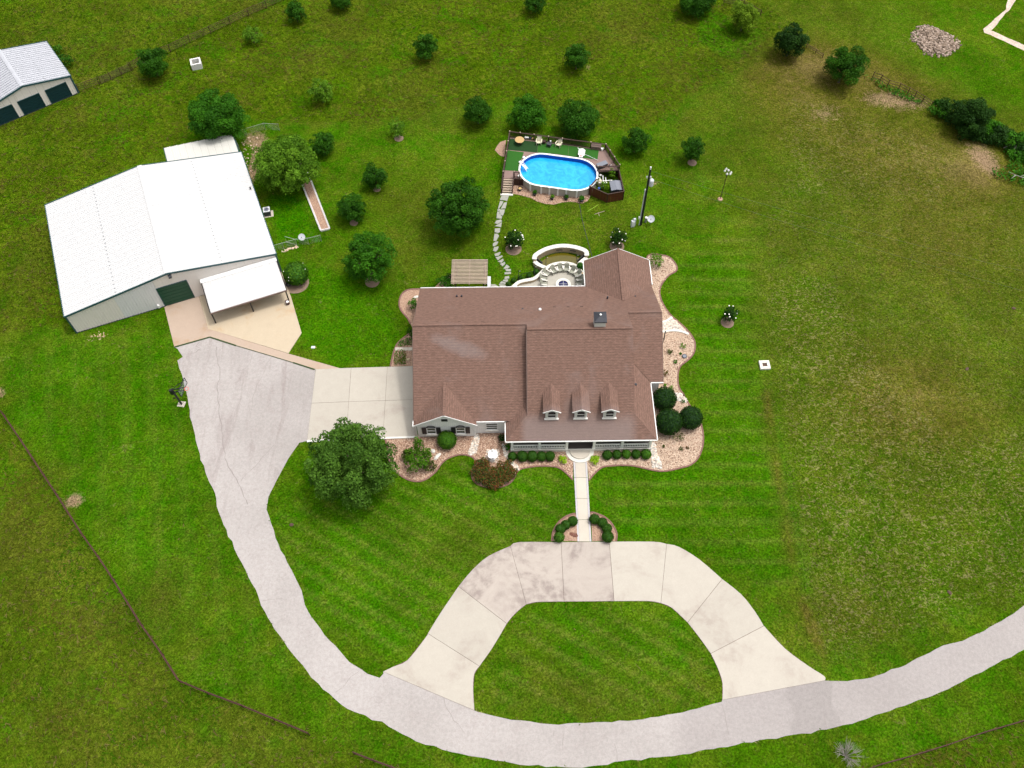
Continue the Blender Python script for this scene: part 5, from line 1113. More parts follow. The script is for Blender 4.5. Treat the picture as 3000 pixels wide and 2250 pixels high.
pipe_fence('rusty pipe fence across the bottom right corner', [at('t8', u, v, 1.2) for u, v in ((1480, 1130), (1600, 1088), (1710, 1058), (1810, 1028), (1900, 1000), (1985, 970), (2060, 945), (2140, 922), (2230, 895), (2400, 840))], 1.2, 3, .03, .055, capr=.045)
pipe_fence('weathered fence running down to the hedge at upper right', ats('n', [(212, 205), (305, 238), (388, 295), (515, 335), (620, 385), (700, 425), (790, 480), (885, 545)]), 1.15, 3)
pipe_fence('dark fence remnant at the top edge behind bright tree', ats('t3', [(265, 25), (390, 50), (500, 112)]), 1.15, 4)
pipe_fence('short broken fence piece between the two dark trees', ats('t3', [(800, 310), (860, 345), (905, 375)]), .6, 2)
def chain_link(label, pts, h=1.15):
    t = thing('chain_link_fence', label, 'fence', (*lerp(pts[0], pts[-1], .5), 0))
    for p in pts: obj('post', MB().tube([(p[0], p[1], 0), (p[0], p[1], h+.05)], .03, 6), 'galv', t)
    for a, b_ in zip(pts[:-1], pts[1:]):
        obj('top_rail', MB().tube([(*a, h), (*b_, h)], .025, 6), 'galv', t); l = math.dist(a, b_); n = int(l/.2); mb = MB()
        for k in range(n):
            for s_ in (0, 1):
                t0, t1 = k/n, min(1, (k+5)/n); q0, q1 = lerp(a, b_, t0), lerp(a, b_, t1)
                mb.beam((*q0, .03 if s_ else h), (*q1, h if s_ else .03), .008, .008)
        tag(obj('wire_mesh', mb, 'metal_grey', t), kind='stuff')
    return t
chain_link('chain-link fence from barn to planter, gate standing ajar', [at('y', 670, 1570), at('y', 800, 1535), at('y', 955, 1490), at('y', 1100, 1478), at('y', 1255, 1440)])
chain_link('chain-link fence behind the lean-to roof beyond big tree', [at('y', 190, 200), at('y', 350, 150), at('y', 570, 85), at('y', 745, 95)])
chain_link('short chain-link return beside the back lean-to', [at('y', 190, 200), at('y', 270, 355)])
gtt = thing('small_gate', 'open chain-link gate beside the satellite dish', 'gate', (*at('y', 900, 1450), 0)); g0, g1 = at('y', 955, 1490), at('y', 830, 1455)
obj('gate_frame', MB().tube([(*g0, .1), (*g0, 1.15), (*g1, 1.15), (*g1, .1), (*g0, .1)], .025, 6), 'galv', gtt)

# ---------------------------------------------------------------- yard objects
def dish(label, base, h, r, rz, tilt=R(50)):
    t = thing('satellite_dish', label, 'satellite dish', (*base, 0), rz)
    mb = MB().lathe((0, 0, 0), [(0.0, .0), (r*.5, .04*r), (r, .16*r), (r*1.0, .18*r), (r*.5, .06*r), (0, .02*r)], 20)
    m = Matrix.Rotation(tilt, 3, 'X'); mb.v = [tuple(m @ Vector(v) + Vector((0, 0, h))) for v in mb.v]
    obj('dish', mb, 'util_grey', t, local=True); obj('mast', MB().tube([(0, 0, 0), (0, .05, h)], .04, 8), 'charcoal', t, local=True)
    e = m @ Vector((0, 0, r*.9)) + Vector((0, 0, h)); obj('feed_arm', MB().tube([(0, -.02, h-.2), tuple(e)], .02, 5), 'charcoal', t, local=True); obj('feed_horn', MB().lathe(tuple(e), [(.05, -.05), (.05, .05)], 6), 'charcoal', t, local=True); return t
dish('white satellite dish inside the chain-link yard by the barn', at('y', 1030, 1445), .9, .42, R(10)); dish('white satellite dish on a mast right of the utility pole', at('u', 490, 1040), 1.1, .45, R(-15))
ac = thing('air_conditioner', 'grey air conditioner unit on the grass beside the barn', 'air conditioner', (-30.85, 77.75, 0), R(12))
obj('housing', MB().box((0, 0, .42), (.78, .78, .84)), 'charcoal', ac, local=True); obj('top_panel', MB().box((0, 0, .87), (.84, .84, .07)), 'util_grey', ac, local=True); obj('fan_grille', MB().lathe((0, 0, .91), [(.32, 0), (.32, .02), (.10, .04), (0, .04)], 16), 'slate', ac, local=True)
for k in range(5): obj('fan_blade', MB().box((.16*math.cos(k*1.257), .16*math.sin(k*1.257), .955), (.22, .07, .01), k*1.257), 'navy', ac, local=True)
obj('pad', MB().box((.1, 0, .03), (1.15, 1.05, .06)), 'conc_path', ac, local=True)
# raised bed of white blocks
rb = thing('raised_garden_bed', 'long narrow raised bed edged with white concrete blocks', 'raised bed', (*at('y', 1200, 1050), 0))
b0, b1, b2, b3 = at('y', 1245, 1310, .1), at('y', 1350, 1285, .1), at('y', 1125, 705, .1), at('y', 1018, 745, .1)
b2 = lerp(b1, b2, 1.25); b3 = lerp(b0, b3, 1.25)
obj('soil', MB().prism([b0, b1, b2, b3], 0, .12), 'mulch', rb)
blk = {}
def blocks(a, b_, n):
    an = math.atan2(b_[1]-a[1], b_[0]-a[0]); l = math.dist(a, b_)/n
    for k in range(n):
        q = lerp(a, b_, (k+.5)/n); key = round(l, 2)
        if key not in blk:
            m_ = MB(); L_ = l-.02
            m_.box((0, .085, .1), (L_, .03, .2)).box((0, -.085, .1), (L_, .03, .2)).box((-L_/2+.02, 0, .1), (.04, .14, .2)).box((L_/2-.02, 0, .1), (.04, .14, .2)).box((0, 0, .1), (.04, .14, .2)).box((0, 0, .02), (L_-.04, .14, .03))
            o = obj('concrete_block', m_, 'block', None, local=True); C.objects.unlink(o); blk[key] = o.data
        o = bpy.data.objects.new('concrete_block', blk[key]); C.objects.link(o); o.parent = rb; o.rotation_euler = (0, 0, an); w = wloc(rb); o.location = (q[0]-w.x, q[1]-w.y, 0)
blocks(b0, b3, 44); blocks(b1, b2, 44); blocks(b0, b1, 4)
# block-built well ring and planter
wr = thing('block_well', 'square open well of white concrete blocks in the pasture', 'well', (*at('f', 426, 144), 0), R(18))
for cz in range(4):
    for s_, (dx, dy, w, d_) in enumerate(((0, -.62, 1.45, .2), (0, .62, 1.45, .2), (-.62, 0, .2, 1.03), (.62, 0, .2, 1.03))):
        nb = 3
        for k in range(nb):
            if w > d_: obj('concrete_block', MB().box((dx-w/2+w*(k+.5)/nb, dy, .12+.235*cz), (w/nb-.015, d_, .22)), 'block', wr, local=True)
            else: obj('concrete_block', MB().box((dx, dy-d_/2+d_*(k+.5)/nb, .12+.235*cz), (w, d_/nb-.015, .22)), 'block', wr, local=True)
sp = thing('square_planter', 'low square white concrete planter out on the right lawn', 'planter', (*at('f', 1651, 790), 0), R(2))
for dx, dy, w, d_ in ((0, -.40, 1.15, .32), (0, .40, 1.15, .32), (-.42, 0, .30, .46), (.42, 0, .30, .46)): obj('rim_block', MB().box((dx, dy, .13), (w, d_, .26)), 'stone_white', sp, local=True)
obj('soil', MB().box((0, 0, .08), (.55, .47, .14)), 'soil', sp, local=True)
# basketball hoop by the drive
bh = thing('basketball_hoop', 'black basketball hoop on a post with clear backboard beside drive', 'basketball hoop', (*at('k', 480, 1330), 0), math.atan2(-.2, 1.35))
obj('post', MB().beam((0, 0, 0), (-.30, .20, 2.75), .20, .20), 'black', bh, local=True); obj('footing', MB().box((0, 0, .03), (.8, .7, .06)), 'conc_path', bh, local=True)
obj('arm', MB().beam((-.32, .22, 2.6), (1.05, .50, 2.95), .09, .10), 'black', bh, local=True); obj('arm', MB().beam((-.32, .05, 2.3), (1.05, .30, 2.70), .09, .10), 'black', bh, local=True); obj('arm', MB().beam((-.30, .3, 2.65), (1.0, 1.2, 3.3), .05, .05), 'black', bh, local=True)
obj('spring_box', MB().box((-.42, .12, 2.3), (.3, .25, .8)), 'black', bh, local=True); obj('crank', MB().beam((-.2, -.1, 1.4), (-.55, -.1, 1.2), .06, .1), 'wood_dark', bh, local=True)
fr = MB(); xx = 1.08
for a, b_ in (((xx, -.55, 2.75), (xx, 1.25, 2.75)), ((xx, -.55, 3.75), (xx, 1.25, 3.75)), ((xx, -.55, 2.75), (xx, -.55, 3.75)), ((xx, 1.25, 2.75), (xx, 1.25, 3.75))): fr.beam(a, b_, .06, .06)
obj('backboard_frame', fr, 'black', bh, local=True)
gl, gnt, gb_ = new_mat('clear_acrylic'); gb_.inputs['Base Color'].default_value = (.8, .85, .88, 1); gb_.inputs['Transmission Weight'].default_value = .95; gb_.inputs['Roughness'].default_value = .05; gb_.inputs['IOR'].default_value = 1.1
obj('backboard_pane', MB().box((xx, .35, 3.25), (.02, 1.7, .94)), gl, bh, local=True)
rg = MB(); n = 14
for i in range(n): t0, t1 = 2*PI*i/n, 2*PI*(i+1)/n; rg.beam((xx+.32+.23*math.cos(t0), .35+.23*math.sin(t0), 3.0), (xx+.32+.23*math.cos(t1), .35+.23*math.sin(t1), 3.0), .03, .03)
obj('rim', rg, 'red', bh, local=True); ntm = MB()
for i in range(8): t0 = 2*PI*i/8; ntm.tube([(xx+.32+.22*math.cos(t0), .35+.22*math.sin(t0), 2.98), (xx+.32+.12*math.cos(t0+.5), .35+.12*math.sin(t0+.5), 2.6)], .015, 4)
obj('net', ntm, 'white', bh, local=True)
# utility pole, transformer, wires, meters
ub = at('u', 330, 1040); UH = 9.5
up_ = thing('utility_pole', 'tall dark utility pole carrying a grey transformer', 'utility pole', (*ub, 0))
obj('pole', MB().tube([(0, 0, 0), (0, 0, UH)], [.17, .11], 10), 'drip' if False else 'black', up_, local=True); obj('pole_tip', MB().tube([(0, 0, UH), (0, 0, UH+.35)], .09, 8), 'white', up_, local=True)
obj('transformer', MB().lathe((.38, -.05, 6.9), [(.24, 0), (.28, .08), (.28, .85), (.2, .98), (0, 1.02)], 14), 'util_grey', up_, local=True)
obj('insulator', MB().lathe((-.25, 0, 8.1), [(.08, 0), (.1, .2), (.05, .3)], 8), 'white', up_, local=True); obj('insulator', MB().lathe((.2, .05, 8.05), [(.08, 0), (.1, .2), (.05, .3)], 8), 'white', up_, local=True)
obj('conduit', MB().tube([(-.2, -.06, 0), (-.2, -.06, 6.1)], .06, 8), 'util_grey', up_, local=True); obj('conduit_head', MB().lathe((-.2, -.06, 6.1), [(.09, 0), (.09, .2), (.02, .25)], 8), 'white', up_, local=True); obj('meter', MB().box((-.32, -.1, 1.4), (.22, .2, .35)), 'white', up_, local=True)
def wire(label, p0, p1, sag, r=.009, mat='wire'):
    pts = [(p0[0]+(p1[0]-p0[0])*t, p0[1]+(p1[1]-p0[1])*t, p0[2]+(p1[2]-p0[2])*t-sag*4*t*(1-t)) for t in [k/16 for k in range(17)]]
    o = obj('power_line', MB().tube(pts, r, 4), mat); tag(o, label, 'wire', 'power lines crossing the right field')
wire('upper thin power line running right from the utility pole', (ub[0]+.1, ub[1], 9.2), (*at('t6', 2600, 190, 8.6), 8.6), .6); wire('lower thin power line running right from the utility pole', (ub[0]+.1, ub[1], 8.0), (*at('t6', 2600, 330, 7.6), 7.6), .6)
for dx, dy, lb in ((-.0, 0.0, 'pale grey meter cabinet left of the utility pole'), ):
    mc = thing('meter_cabinet', lb, 'cabinet', (*at('u', 190, 1065), 0), R(12)); obj('cabinet', MB().box((0, 0, .5), (.42, .3, 1.0)), 'util_grey', mc, local=True); obj('cabinet', MB().box((.22, .12, .6), (.3, .25, 1.15)), 'util_grey', mc, local=True); obj('door', MB().box((0, -.16, .55), (.34, .03, .7)), 'white', mc, local=True)
pb = thing('ground_riser', 'small grey ground riser between pole and satellite dish', 'riser', (*at('u', 415, 990), 0)); obj('riser', MB().lathe((0, 0, 0), [(.15, 0), (.15, .7), (.18, .72), (.1, .82), (0, .84)], 12), 'metal_grey', pb, local=True); obj('cap', MB().lathe((0, 0, .84), [(.17, 0), (.0, .08)], 12), 'white', pb, local=True)
bm = thing('birdhouse_pole', 'rusty pole topped with a rack of white gourd birdhouses', 'birdhouse', (*at('t3', 243, 1290), 0)); obj('pole', MB().tube([(0, 0, 0), (0, 0, 4.6)], .045, 6), 'rust', bm, local=True)
for k, (dx, dy, dz) in enumerate(((-.35, .15, .15), (.3, -.2, -.05), (.1, .25, .12), (-.1, -.25, 0), (.45, .1, -.1), (-.15, .4, .2))): obj('gourd', MB().lathe((dx, dy, 4.5+dz), [(0, 0), (.13, .06), (.15, .16), (.07, .28), (.02, .36)], 10), 'white', bm, local=True, smooth=True); obj('rack_arm', MB().tube([(0, 0, 4.6), (dx, dy, 4.85+dz)], .015, 4), 'charcoal', bm, local=True)
obj('footing', MB().lathe((0, 0, 0), [(.35, 0), (.3, .08), (0, .1)], 9), 'mulch', bm, local=True)
# fountain, boulder, small things round the house
ft = thing('garden_fountain', 'white four-lobed tiered fountain in the front bed', 'fountain', (*at('e', 1540, 950), 0)); obj('pedestal', MB().lathe((0, 0, 0), [(.28, 0), (.28, .12), (.12, .2), (.10, .65), (.2, .8)], 14), 'white', ft, local=True)
bs = MB()
for k in range(4): bs.lathe((.24*math.cos(PI/4+k*PI/2), .24*math.sin(PI/4+k*PI/2), .78+.003*k), [(.10, 0), (.30, .12), (.33, .22), (.26, .22), (.20, .14), (0, .13)], 16)
obj('basin', bs, 'white', ft, local=True); obj('basin_water', MB().lathe((0, 0, .93), [(.36, 0), (0, .012)], 16), 'util_grey', ft, local=True); obj('finial', MB().lathe((0, .38, .95), [(.10, 0), (.06, .15), (.12, .3), (0, .4)], 10), 'white', ft, local=True)
def rock(label, x, y, sx, sy, sz, rz, mat, seed, name='boulder', cat='boulder'):
    r = random.Random(seed); mb = MB().lathe((0, 0, 0), [(.75, 0), (1.0, .3), (.8, .75), (.35, 1.0), (0, 1.02)], 10); mb.v = [(v[0]*sx*r.uniform(.85, 1.15), v[1]*sy*r.uniform(.85, 1.15), v[2]*sz*r.uniform(.9, 1.1)) for v in mb.v]
    o = obj(name, mb, mat, None, local=True); o.location = (x, y, 0); o.rotation_euler = (0, 0, rz); return tag(o, label, cat)
rock('long pale boulder lying in the front bed by the tall shrub', *at('e', 590, 920), .50, .22, .25, R(50), 'stone_white', 3)
rock('pale boulder partly under the tall front bed shrub', *at('e', 520, 830), .3, .22, .25, R(130), 'stone_white', 4); rock('small pinkish stone beside garage side hedge', *at('c', 330, 1025), .25, .2, .2, .3, 'stone_tan', 5)
rock('flat pale stone at back left corner of the house', *at('c', 435, 222), .35, .2, .15, .3, 'stone_white', 6)
for (u, v, lb, s_) in ((1090, 1635, 'a', .1),): pass
tk = thing('drain_cover', 'round dark grey lid in the right mulch bed', 'drain cover', (*at('d', 1995, 888), .03)); obj('lid', MB().lathe((0, 0, 0), [(.30, 0), (.30, .08), (.26, .10), (0, .10)], 20), 'charcoal', tk, local=True); obj('lid_ring', MB().lathe((0, 0, .10), [(.2, 0), (.2, .012), (.16, .012)], 20), 'slate', tk, local=True)
bk = thing('rain_barrel', 'dark bucket with white top at the carport right post', 'bucket', (*at('cp', 1863, 880), .05)); obj('bucket', MB().lathe((0, 0, 0), [(.22, 0), (.26, .5), (.24, .5), (.2, .42), (0, .42)], 14), simple('maroon_plastic', (.06, .02, .025), .5), bk, local=True); obj('contents', MB().lathe((0, 0, .43), [(.18, 0), (0, .04)], 12), 'white', bk, local=True)
ty = thing('old_tyre', 'old dark tyre lying beside the round shrub near carport', 'tyre', (*at('cp', 1870, 620), 0)); obj('tyre', MB().lathe((0, 0, 0), [(.2, 0), (.34, .02), (.36, .12), (.34, .2), (.2, .2), (.18, .1), (.2, 0)], 18), 'charcoal', ty, local=True, smooth=True); obj('rim_hub', MB().lathe((0, 0, .02), [(.2, 0), (.1, .04), (0, .05)], 12), 'metal_grey', ty, local=True)
uc = thing('valve_box', 'small grey valve box in lawn below the barn pad', 'valve box', (*at('t4', 2030, 593), 0)); obj('lid', MB().box((0, 0, .04), (.42, .3, .08)), 'util_grey', uc, local=True); obj('lid_button', MB().box((.3, -.02, .03), (.1, .1, .06)), 'tan_fabric', uc, local=True)
sw_ = thing('side_step_walk', 'short pale concrete walk to the house side door', 'walkway', (*at('c', 275, 885), 0))
for k in range(4): u0 = 165+k*56; obj('slab', MB().prism(ats('c', [(u0, 868), (u0+53, 866), (u0+53, 903), (u0, 912)]), 0, .08), 'conc_path', sw_)
rp_ = MB()
arc2 = smooth_line(ats('d', [(1742, 608), (1830, 592), (1900, 592), (1970, 605), (2042, 632)]), 3); arc1 = smooth_line(ats('d', [(1740, 492), (1790, 478), (1850, 435)]), 3)
se = thing('stone_edging', 'white curved stone edging across the right bed', 'edging', (*at('d', 1880, 600), 0)); obj('edging_stone', pathwall(arc2, .26, 0, .14), 'stone_white', se); obj('edging_stone', pathwall(arc1, .26, 0, .14), 'stone_white', se)
hb_ = thing('leaning_ladder', 'dark metal trellis leaning on the right house wall', 'trellis', (*at('d', 1765, 720), 0))
for k in range(3): a = at('d', 1745+k*8, 745-k*25, 0); b_ = at('d', 1765+k*5, 615, 1.2); obj('bar', MB().tube([(*a, 0), (*b_, 1.6)], .025, 5), 'black', hb_)
hose = smooth_line(ats('a', [(1320, 1145), (1335, 1180), (1350, 1240), (1380, 1369)])+ats('b', [(1950, 0), (1975, 120), (2010, 260), (2060, 440), (2100, 590)]), 4)
tag(obj('garden_hose', MB().tube([(p[0], p[1], .03) for p in hose], .03, 5), 'charcoal'), 'thin dark hose running from the pool to the house wing', 'hose')
rt2 = MB().beam((*at('a', 1480, 1369), .05), (*at('a', 1650, 1265), .05), .06, .03); tag(obj('timber_stake', rt2, 'lime'), 'thin yellow-green stake lying on grass below the pool', 'stake')
rt3 = thing('broken_stake', 'thin pale forked stick on grass right of the hose', 'stick', (*at('t2', 1680, 1385), 0)); obj('stick', MB().beam((*at('t2', 1640, 1390), .04), (*at('t2', 1705, 1370), .06), .05, .03), 'wood_pale', rt3); obj('stick', MB().beam((*at('t2', 1665, 1380), .05), (*at('t2', 1672, 1402), .03), .04, .03), 'wood_pale', rt3)
for i, (vw, u, v, lb) in enumerate((('t7', 1260, 55, 'small dark clod on the lawn right of the drive'), ('t6', 1843, 732, 'dark clod in the dry patch of the right field'), ('t8', 1890, 348, 'dark clod in the grass above the right-hand road'), ('t6', 2145, 340, 'dark clod near the right edge of the field'))):
    rock(lb, *at(vw, u, v), .25, .18, .12, i, 'soil', 20+i, 'soil_clod', 'clod')

# ---------------------------------------------------------------- trees and shrubs
def fib(n, up=-1.0):
    i = np.arange(n)+.5; z = 1-(1-up)*i/n; a = PI*(1+5**.5)*i; r = np.sqrt(np.maximum(0, 1-z*z))
    return np.stack([r*np.cos(a), r*np.sin(a), z], 1)
PAL = dict(dark=((.007, .044, .001), (.048, .165, .006)), mid=((.009, .062, .001), (.064, .225, .008)), bright=((.022, .095, .001), (.160, .320, .018)),
           oak=((.010, .046, .002), (.115, .245, .026)), olive=((.030, .055, .004), (.090, .120, .018)), lime=((.22, .40, .01), (.36, .55, .02)),
           box=((.016, .065, .002), (.050, .135, .005)), boxl=((.026, .100, .002), (.095, .215, .010)), red=((.05, .060, .012), (.21, .070, .026)), yel=((.050, .130, .002), (.200, .320, .016)),
           deep=((.004, .026, .002), (.034, .098, .010)))
def crown_mesh(par, c, rx, ry, rz, nl, lr, leaf, dens, pal, seed, name='crown', low=-.6, gap=.0, jit=.55, taper=0.0, flow=None):
    """crown of leaf clumps: lobes spread over an ellipsoid, leaves over every lobe"""
    r = np.random.default_rng(seed)
    D = fib(nl, low); D = D + r.normal(0, .16, D.shape); D /= np.linalg.norm(D, axis=1)[:, None]
    k = r.uniform(.60, .95, nl)[:, None]; E = np.array([rx, ry, rz])
    if taper: k = k*(1-taper*np.maximum(0, D[:, 2:3]))
    LC = D*k*E; LR = lr*r.uniform(.7, 1.3, nl)*(rx+ry)/2
    if nl > 14:   # inner lobes
        ni = nl//3; Di = r.normal(0, 1, (ni, 3)); Di /= np.linalg.norm(Di, axis=1)[:, None]
        LC = np.concatenate([LC, Di*r.uniform(.1, .5, ni)[:, None]*E]); LR = np.concatenate([LR, lr*1.2*r.uniform(.8, 1.2, ni)*(rx+ry)/2])
    P, Nn, T = [], [], []
    c0, c1 = np.array(PAL[pal][0]), np.array(PAL[pal][1])
    for q, rr in zip(LC, LR):
        n = max(8, int(dens*rr*rr*4*PI/(leaf*leaf*.5))); d_ = r.normal(0, 1, (n, 3)); d_ /= np.linalg.norm(d_, axis=1)[:, None]
        d_[:, 2] = np.where(d_[:, 2] < -.4, -d_[:, 2], d_[:, 2])
        pos = q + d_*rr*r.uniform(.72, 1.08, n)[:, None]*np.array([1, 1, .85]); P.append(pos)
        out = pos/E/E; out /= np.linalg.norm(out, axis=1)[:, None]+1e-6
        nn = d_*.8+out*.5+np.array([0, 0, .45]); Nn.append(nn/np.linalg.norm(nn, axis=1)[:, None])
        tone = r.beta(1.3, 1.6)*.6; t = np.clip(tone+r.beta(1.4, 2.8, n)*.8, 0, 1)[:, None]; T.append(c0*(1-t)+c1*t)
    P = np.concatenate(P); Nn = np.concatenate(Nn); T = np.concatenate(T)
    if pal == 'red':
        m_ = r.random(len(P)) < .45; T[m_] = np.array((.030, .085, .010))*r.uniform(.7, 1.5, (m_.sum(), 1)); m_ = r.random(len(P)) < .14; T[m_] = np.array((.20, .09, .02))
    if pal == 'yel':
        pass
    keep = P[:, 2]+c[2] > .05; P, Nn, T = P[keep], Nn[keep], T[keep]
    Q = leaf_quads(P + np.array(c), Nn, leaf*r.uniform(.6, 1.35, len(P)), .55, jit, r)
    return quads(name, Q, T, 'leaf', par)
def trunk(par, base, h, r0, spread, seed, nb=5, mat='trunk'):
    r = random.Random(seed); mb = MB(); b = Vector(base)
    mb.tube([b+Vector((0, 0, -.1)), b+Vector((0, 0, .15)), b+Vector((r.uniform(-.1, .1), r.uniform(-.1, .1), h*.45)), b+Vector((0, 0, h*.95))], [r0*1.5, r0, r0*.75, r0*.3], 8)
    for k in range(nb):
        a = 2*PI*k/nb+r.uniform(-.4, .4); z0 = h*r.uniform(.3, .5); e = b+Vector((math.cos(a)*spread*.75, math.sin(a)*spread*.75, h*r.uniform(.7, .95)))
        m_ = b+Vector((math.cos(a)*spread*.3, math.sin(a)*spread*.3, z0+h*.18)); mb.tube([b+Vector((0, 0, z0)), m_, e], [r0*.55, r0*.38, r0*.12], 6)
        mb.tube([m_, m_+Vector((math.cos(a+.7)*spread*.35, math.sin(a+.7)*spread*.35, h*.25))], [r0*.28, r0*.08], 5)
    return obj('trunk', mb, mat, par, smooth=True)
def tree(label, cx, cy, w, h_px, pal, seed, name='shade_tree', leaf=.26, tall_=1.0, lr=.30, dens=.85, group='trees dotted over the pasture and lawns', low=-.85, taper=0.0, nl=None, z_low=.05, cat='tree'):
    """crown centre, width and height as read on the full view"""
    g = at('f', cx, cy, 2.0); wm = math.dist(at('f', cx-w/2, cy, 2.0), at('f', cx+w/2, cy, 2.0))
    rx = wm/2; rz = rx*tall_
    for _ in range(4):
        zc_ = rz*.95+(z_low+.06*min(rx, 4))*rx*.6; g = at('f', cx, cy, zc_)
    t = thing(name, label, cat, (g[0], g[1], 0), 0, group)
    trunk(t, (g[0], g[1], 0), zc_+rz*.5, max(.06, .055*rx), rx*.8, seed)
    n = nl or int(16+rx*9)*(2 if rx > 3 else 1)
    if rx > 3: lr *= .72
    crown_mesh(t, (g[0], g[1], zc_), rx, rx, rz, n, lr, leaf*(.7+.08*rx), dens, pal, seed, low=low, taper=taper)
    return t, (g[0], g[1]), rx
TR = [('small dark round tree at the top edge left of centre', 638, 27, 42, 0, 'dark', 1.05), ('sparse bright yellow-green tree in the upper left pasture', 545, 76, 46, 0, 'bright', .8),
      ('dark round tree beside the pasture pipe fence', 330, 135, 66, 0, 'dark', .95), ('big green tree overhanging the back lean-to roof', 468, 256, 124, 0, 'mid', .9),
      ('sparse bright sapling in rough grass left of upper centre', 693, 197, 56, 0, 'bright', 1.0), ('dark egg-shaped tree alone in the upper middle pasture', 919, 103, 50, 0, 'dark', 1.1),
      ('dark tree cut off by the top edge near the middle', 1157, 6, 46, 0, 'dark', 1.0), ('dark tree beside a bare patch in upper middle pasture', 1246, 124, 54, 0, 'dark', 1.1),
      ('dark spreading tree cut by the top edge right of centre', 1505, 2, 76, 0, 'dark', .7), ('bright yellow-green tree at the top of the right fence line', 1607, 38, 62, 0, 'yel', 1.0),
      ('dark olive tree just below the bright patch of grass', 1709, 90, 68, 0, 'deep', 1.0), ('large dark fine-leaved tree at the head of the broken fence', 1825, 142, 84, 0, 'dark', .95),
      ('broad dark tree rising out of the hedge at far right', 2100, 252, 82, 0, 'deep', .9), ('dark tree left of the pair behind the pool', 1032, 242, 60, 0, 'dark', 1.0),
      ('left tree of the pair standing right behind the pool deck', 1141, 245, 76, 0, 'mid', .85), ('right tree of the pair standing right behind the pool deck', 1250, 261, 86, 0, 'dark', .8),
      ('small bright green tree with a mulch ring in the upper yard', 858, 277, 40, 0, 'bright', 1.1), ('small dark tree touching the large bright tree by the planter', 697, 312, 52, 0, 'dark', 1.0),
      ('large bright green tree inside the chain-link yard', 617, 356, 136, 0, 'bright', .8), ('dark round tree with mulch ring right of the yard tree', 810, 383, 54, 0, 'dark', .95),
      ('mid-sized dark tree above the leafy tree left of house', 759, 451, 62, 0, 'dark', 1.0), ('big leafy green tree left of the house back corner', 796, 556, 112, 0, 'mid', .95),
      ('very dark broad tree left of the flagstone walk', 990, 450, 132, 0, 'dark', .8), ('dark green tree right of the pool deck', 1373, 306, 58, 0, 'dark', .95),
      ('dark upright tree in the lawn right of the pool', 1498, 322, 50, 0, 'dark', 1.25), ('biggest tree, broad grey-green crown at the corner of the garage forecourt', 756, 999, 184, 0, 'oak', .9),
      ('dark tree just clipped by the top edge left of centre', 735, -2, 50, 0, 'dark', .8)]
ring_spots = {16: 1.3, 19: .75, 20: .75, 21: .7, 24: 1.0}
tree_xy = []
for i, (lb, cx, cy, w, _, pal, tl) in enumerate(TR):
    sp_ = pal in ('bright',) and w < 60
    t, g, rx = tree(lb, cx, cy, w, 0, pal, 100+i, 'oak_tree' if w > 180 else ('leafy_tree' if w > 80 else 'small_tree'), tall_=tl, dens=.62 if sp_ else .85, lr=.22 if sp_ else (.25 if w > 100 else .30), leaf=.24 if pal != 'oak' else .25)
    tree_xy.append((g, rx))
    if i in ring_spots and ring_spots[i]: struct('mulch_ring', MB().lathe((g[0]+.1, g[1]-.35*rx, 0), [(rx*.40*ring_spots[i], -.02), (rx*.40*ring_spots[i], .03), (0, .09)], 18), 'mulch_brown')
# flowering magnolias
def flowers(par, c, rx, rz, n, seed, col=(.80, .78, .70), s=.16):
    r = np.random.default_rng(seed); D = r.normal(0, 1, (n, 3)); D[:, 2] = np.abs(D[:, 2])*.8; D[:, 1] -= .35; D /= np.linalg.norm(D, axis=1)[:, None]
    for d_ in D:
        p = np.array(c)+d_*np.array([rx, rx, rz])*1.0
        obj('flower', MB().lathe((p[0], p[1], p[2]-.02), [(.02, 0), (s*.8, .06), (s, .13), (s*.4, .08), (0, .05)], 7), flw, par)
flw = simple('white_petals', (.82, .80, .74), .5, var=.04)
for lb, cx, cy, w, tl, nf in (('magnolia tree with white flowers left of the curved pond wall', 1111, 519, 42, 1.05, 14), ('magnolia tree with white flowers behind the rear house wing', 1336, 514, 38, 1.1, 11), ('small magnolia with white flowers alone on the right lawn', 1577, 679, 34, 1.35, 9)):
    t, g, rx = tree(lb, cx, cy, w, 0, 'deep', 300+cx, 'magnolia_tree', tall_=tl, lr=.28, leaf=.22, z_low=.1, group='magnolias with white flowers')
    flowers(t, (g[0], g[1], rx*tl*.95+.1*rx), rx*.98, rx*tl*.95, nf, cx, s=.085); tree_xy.append((g, rx))
    struct('mulch_ring', MB().lathe((g[0]-.1, g[1]-.3, 0), [(rx*.85, -.02), (rx*.85, .03), (0, .08)], 20), 'mulch_brown')
ROUND_SHRUB = None
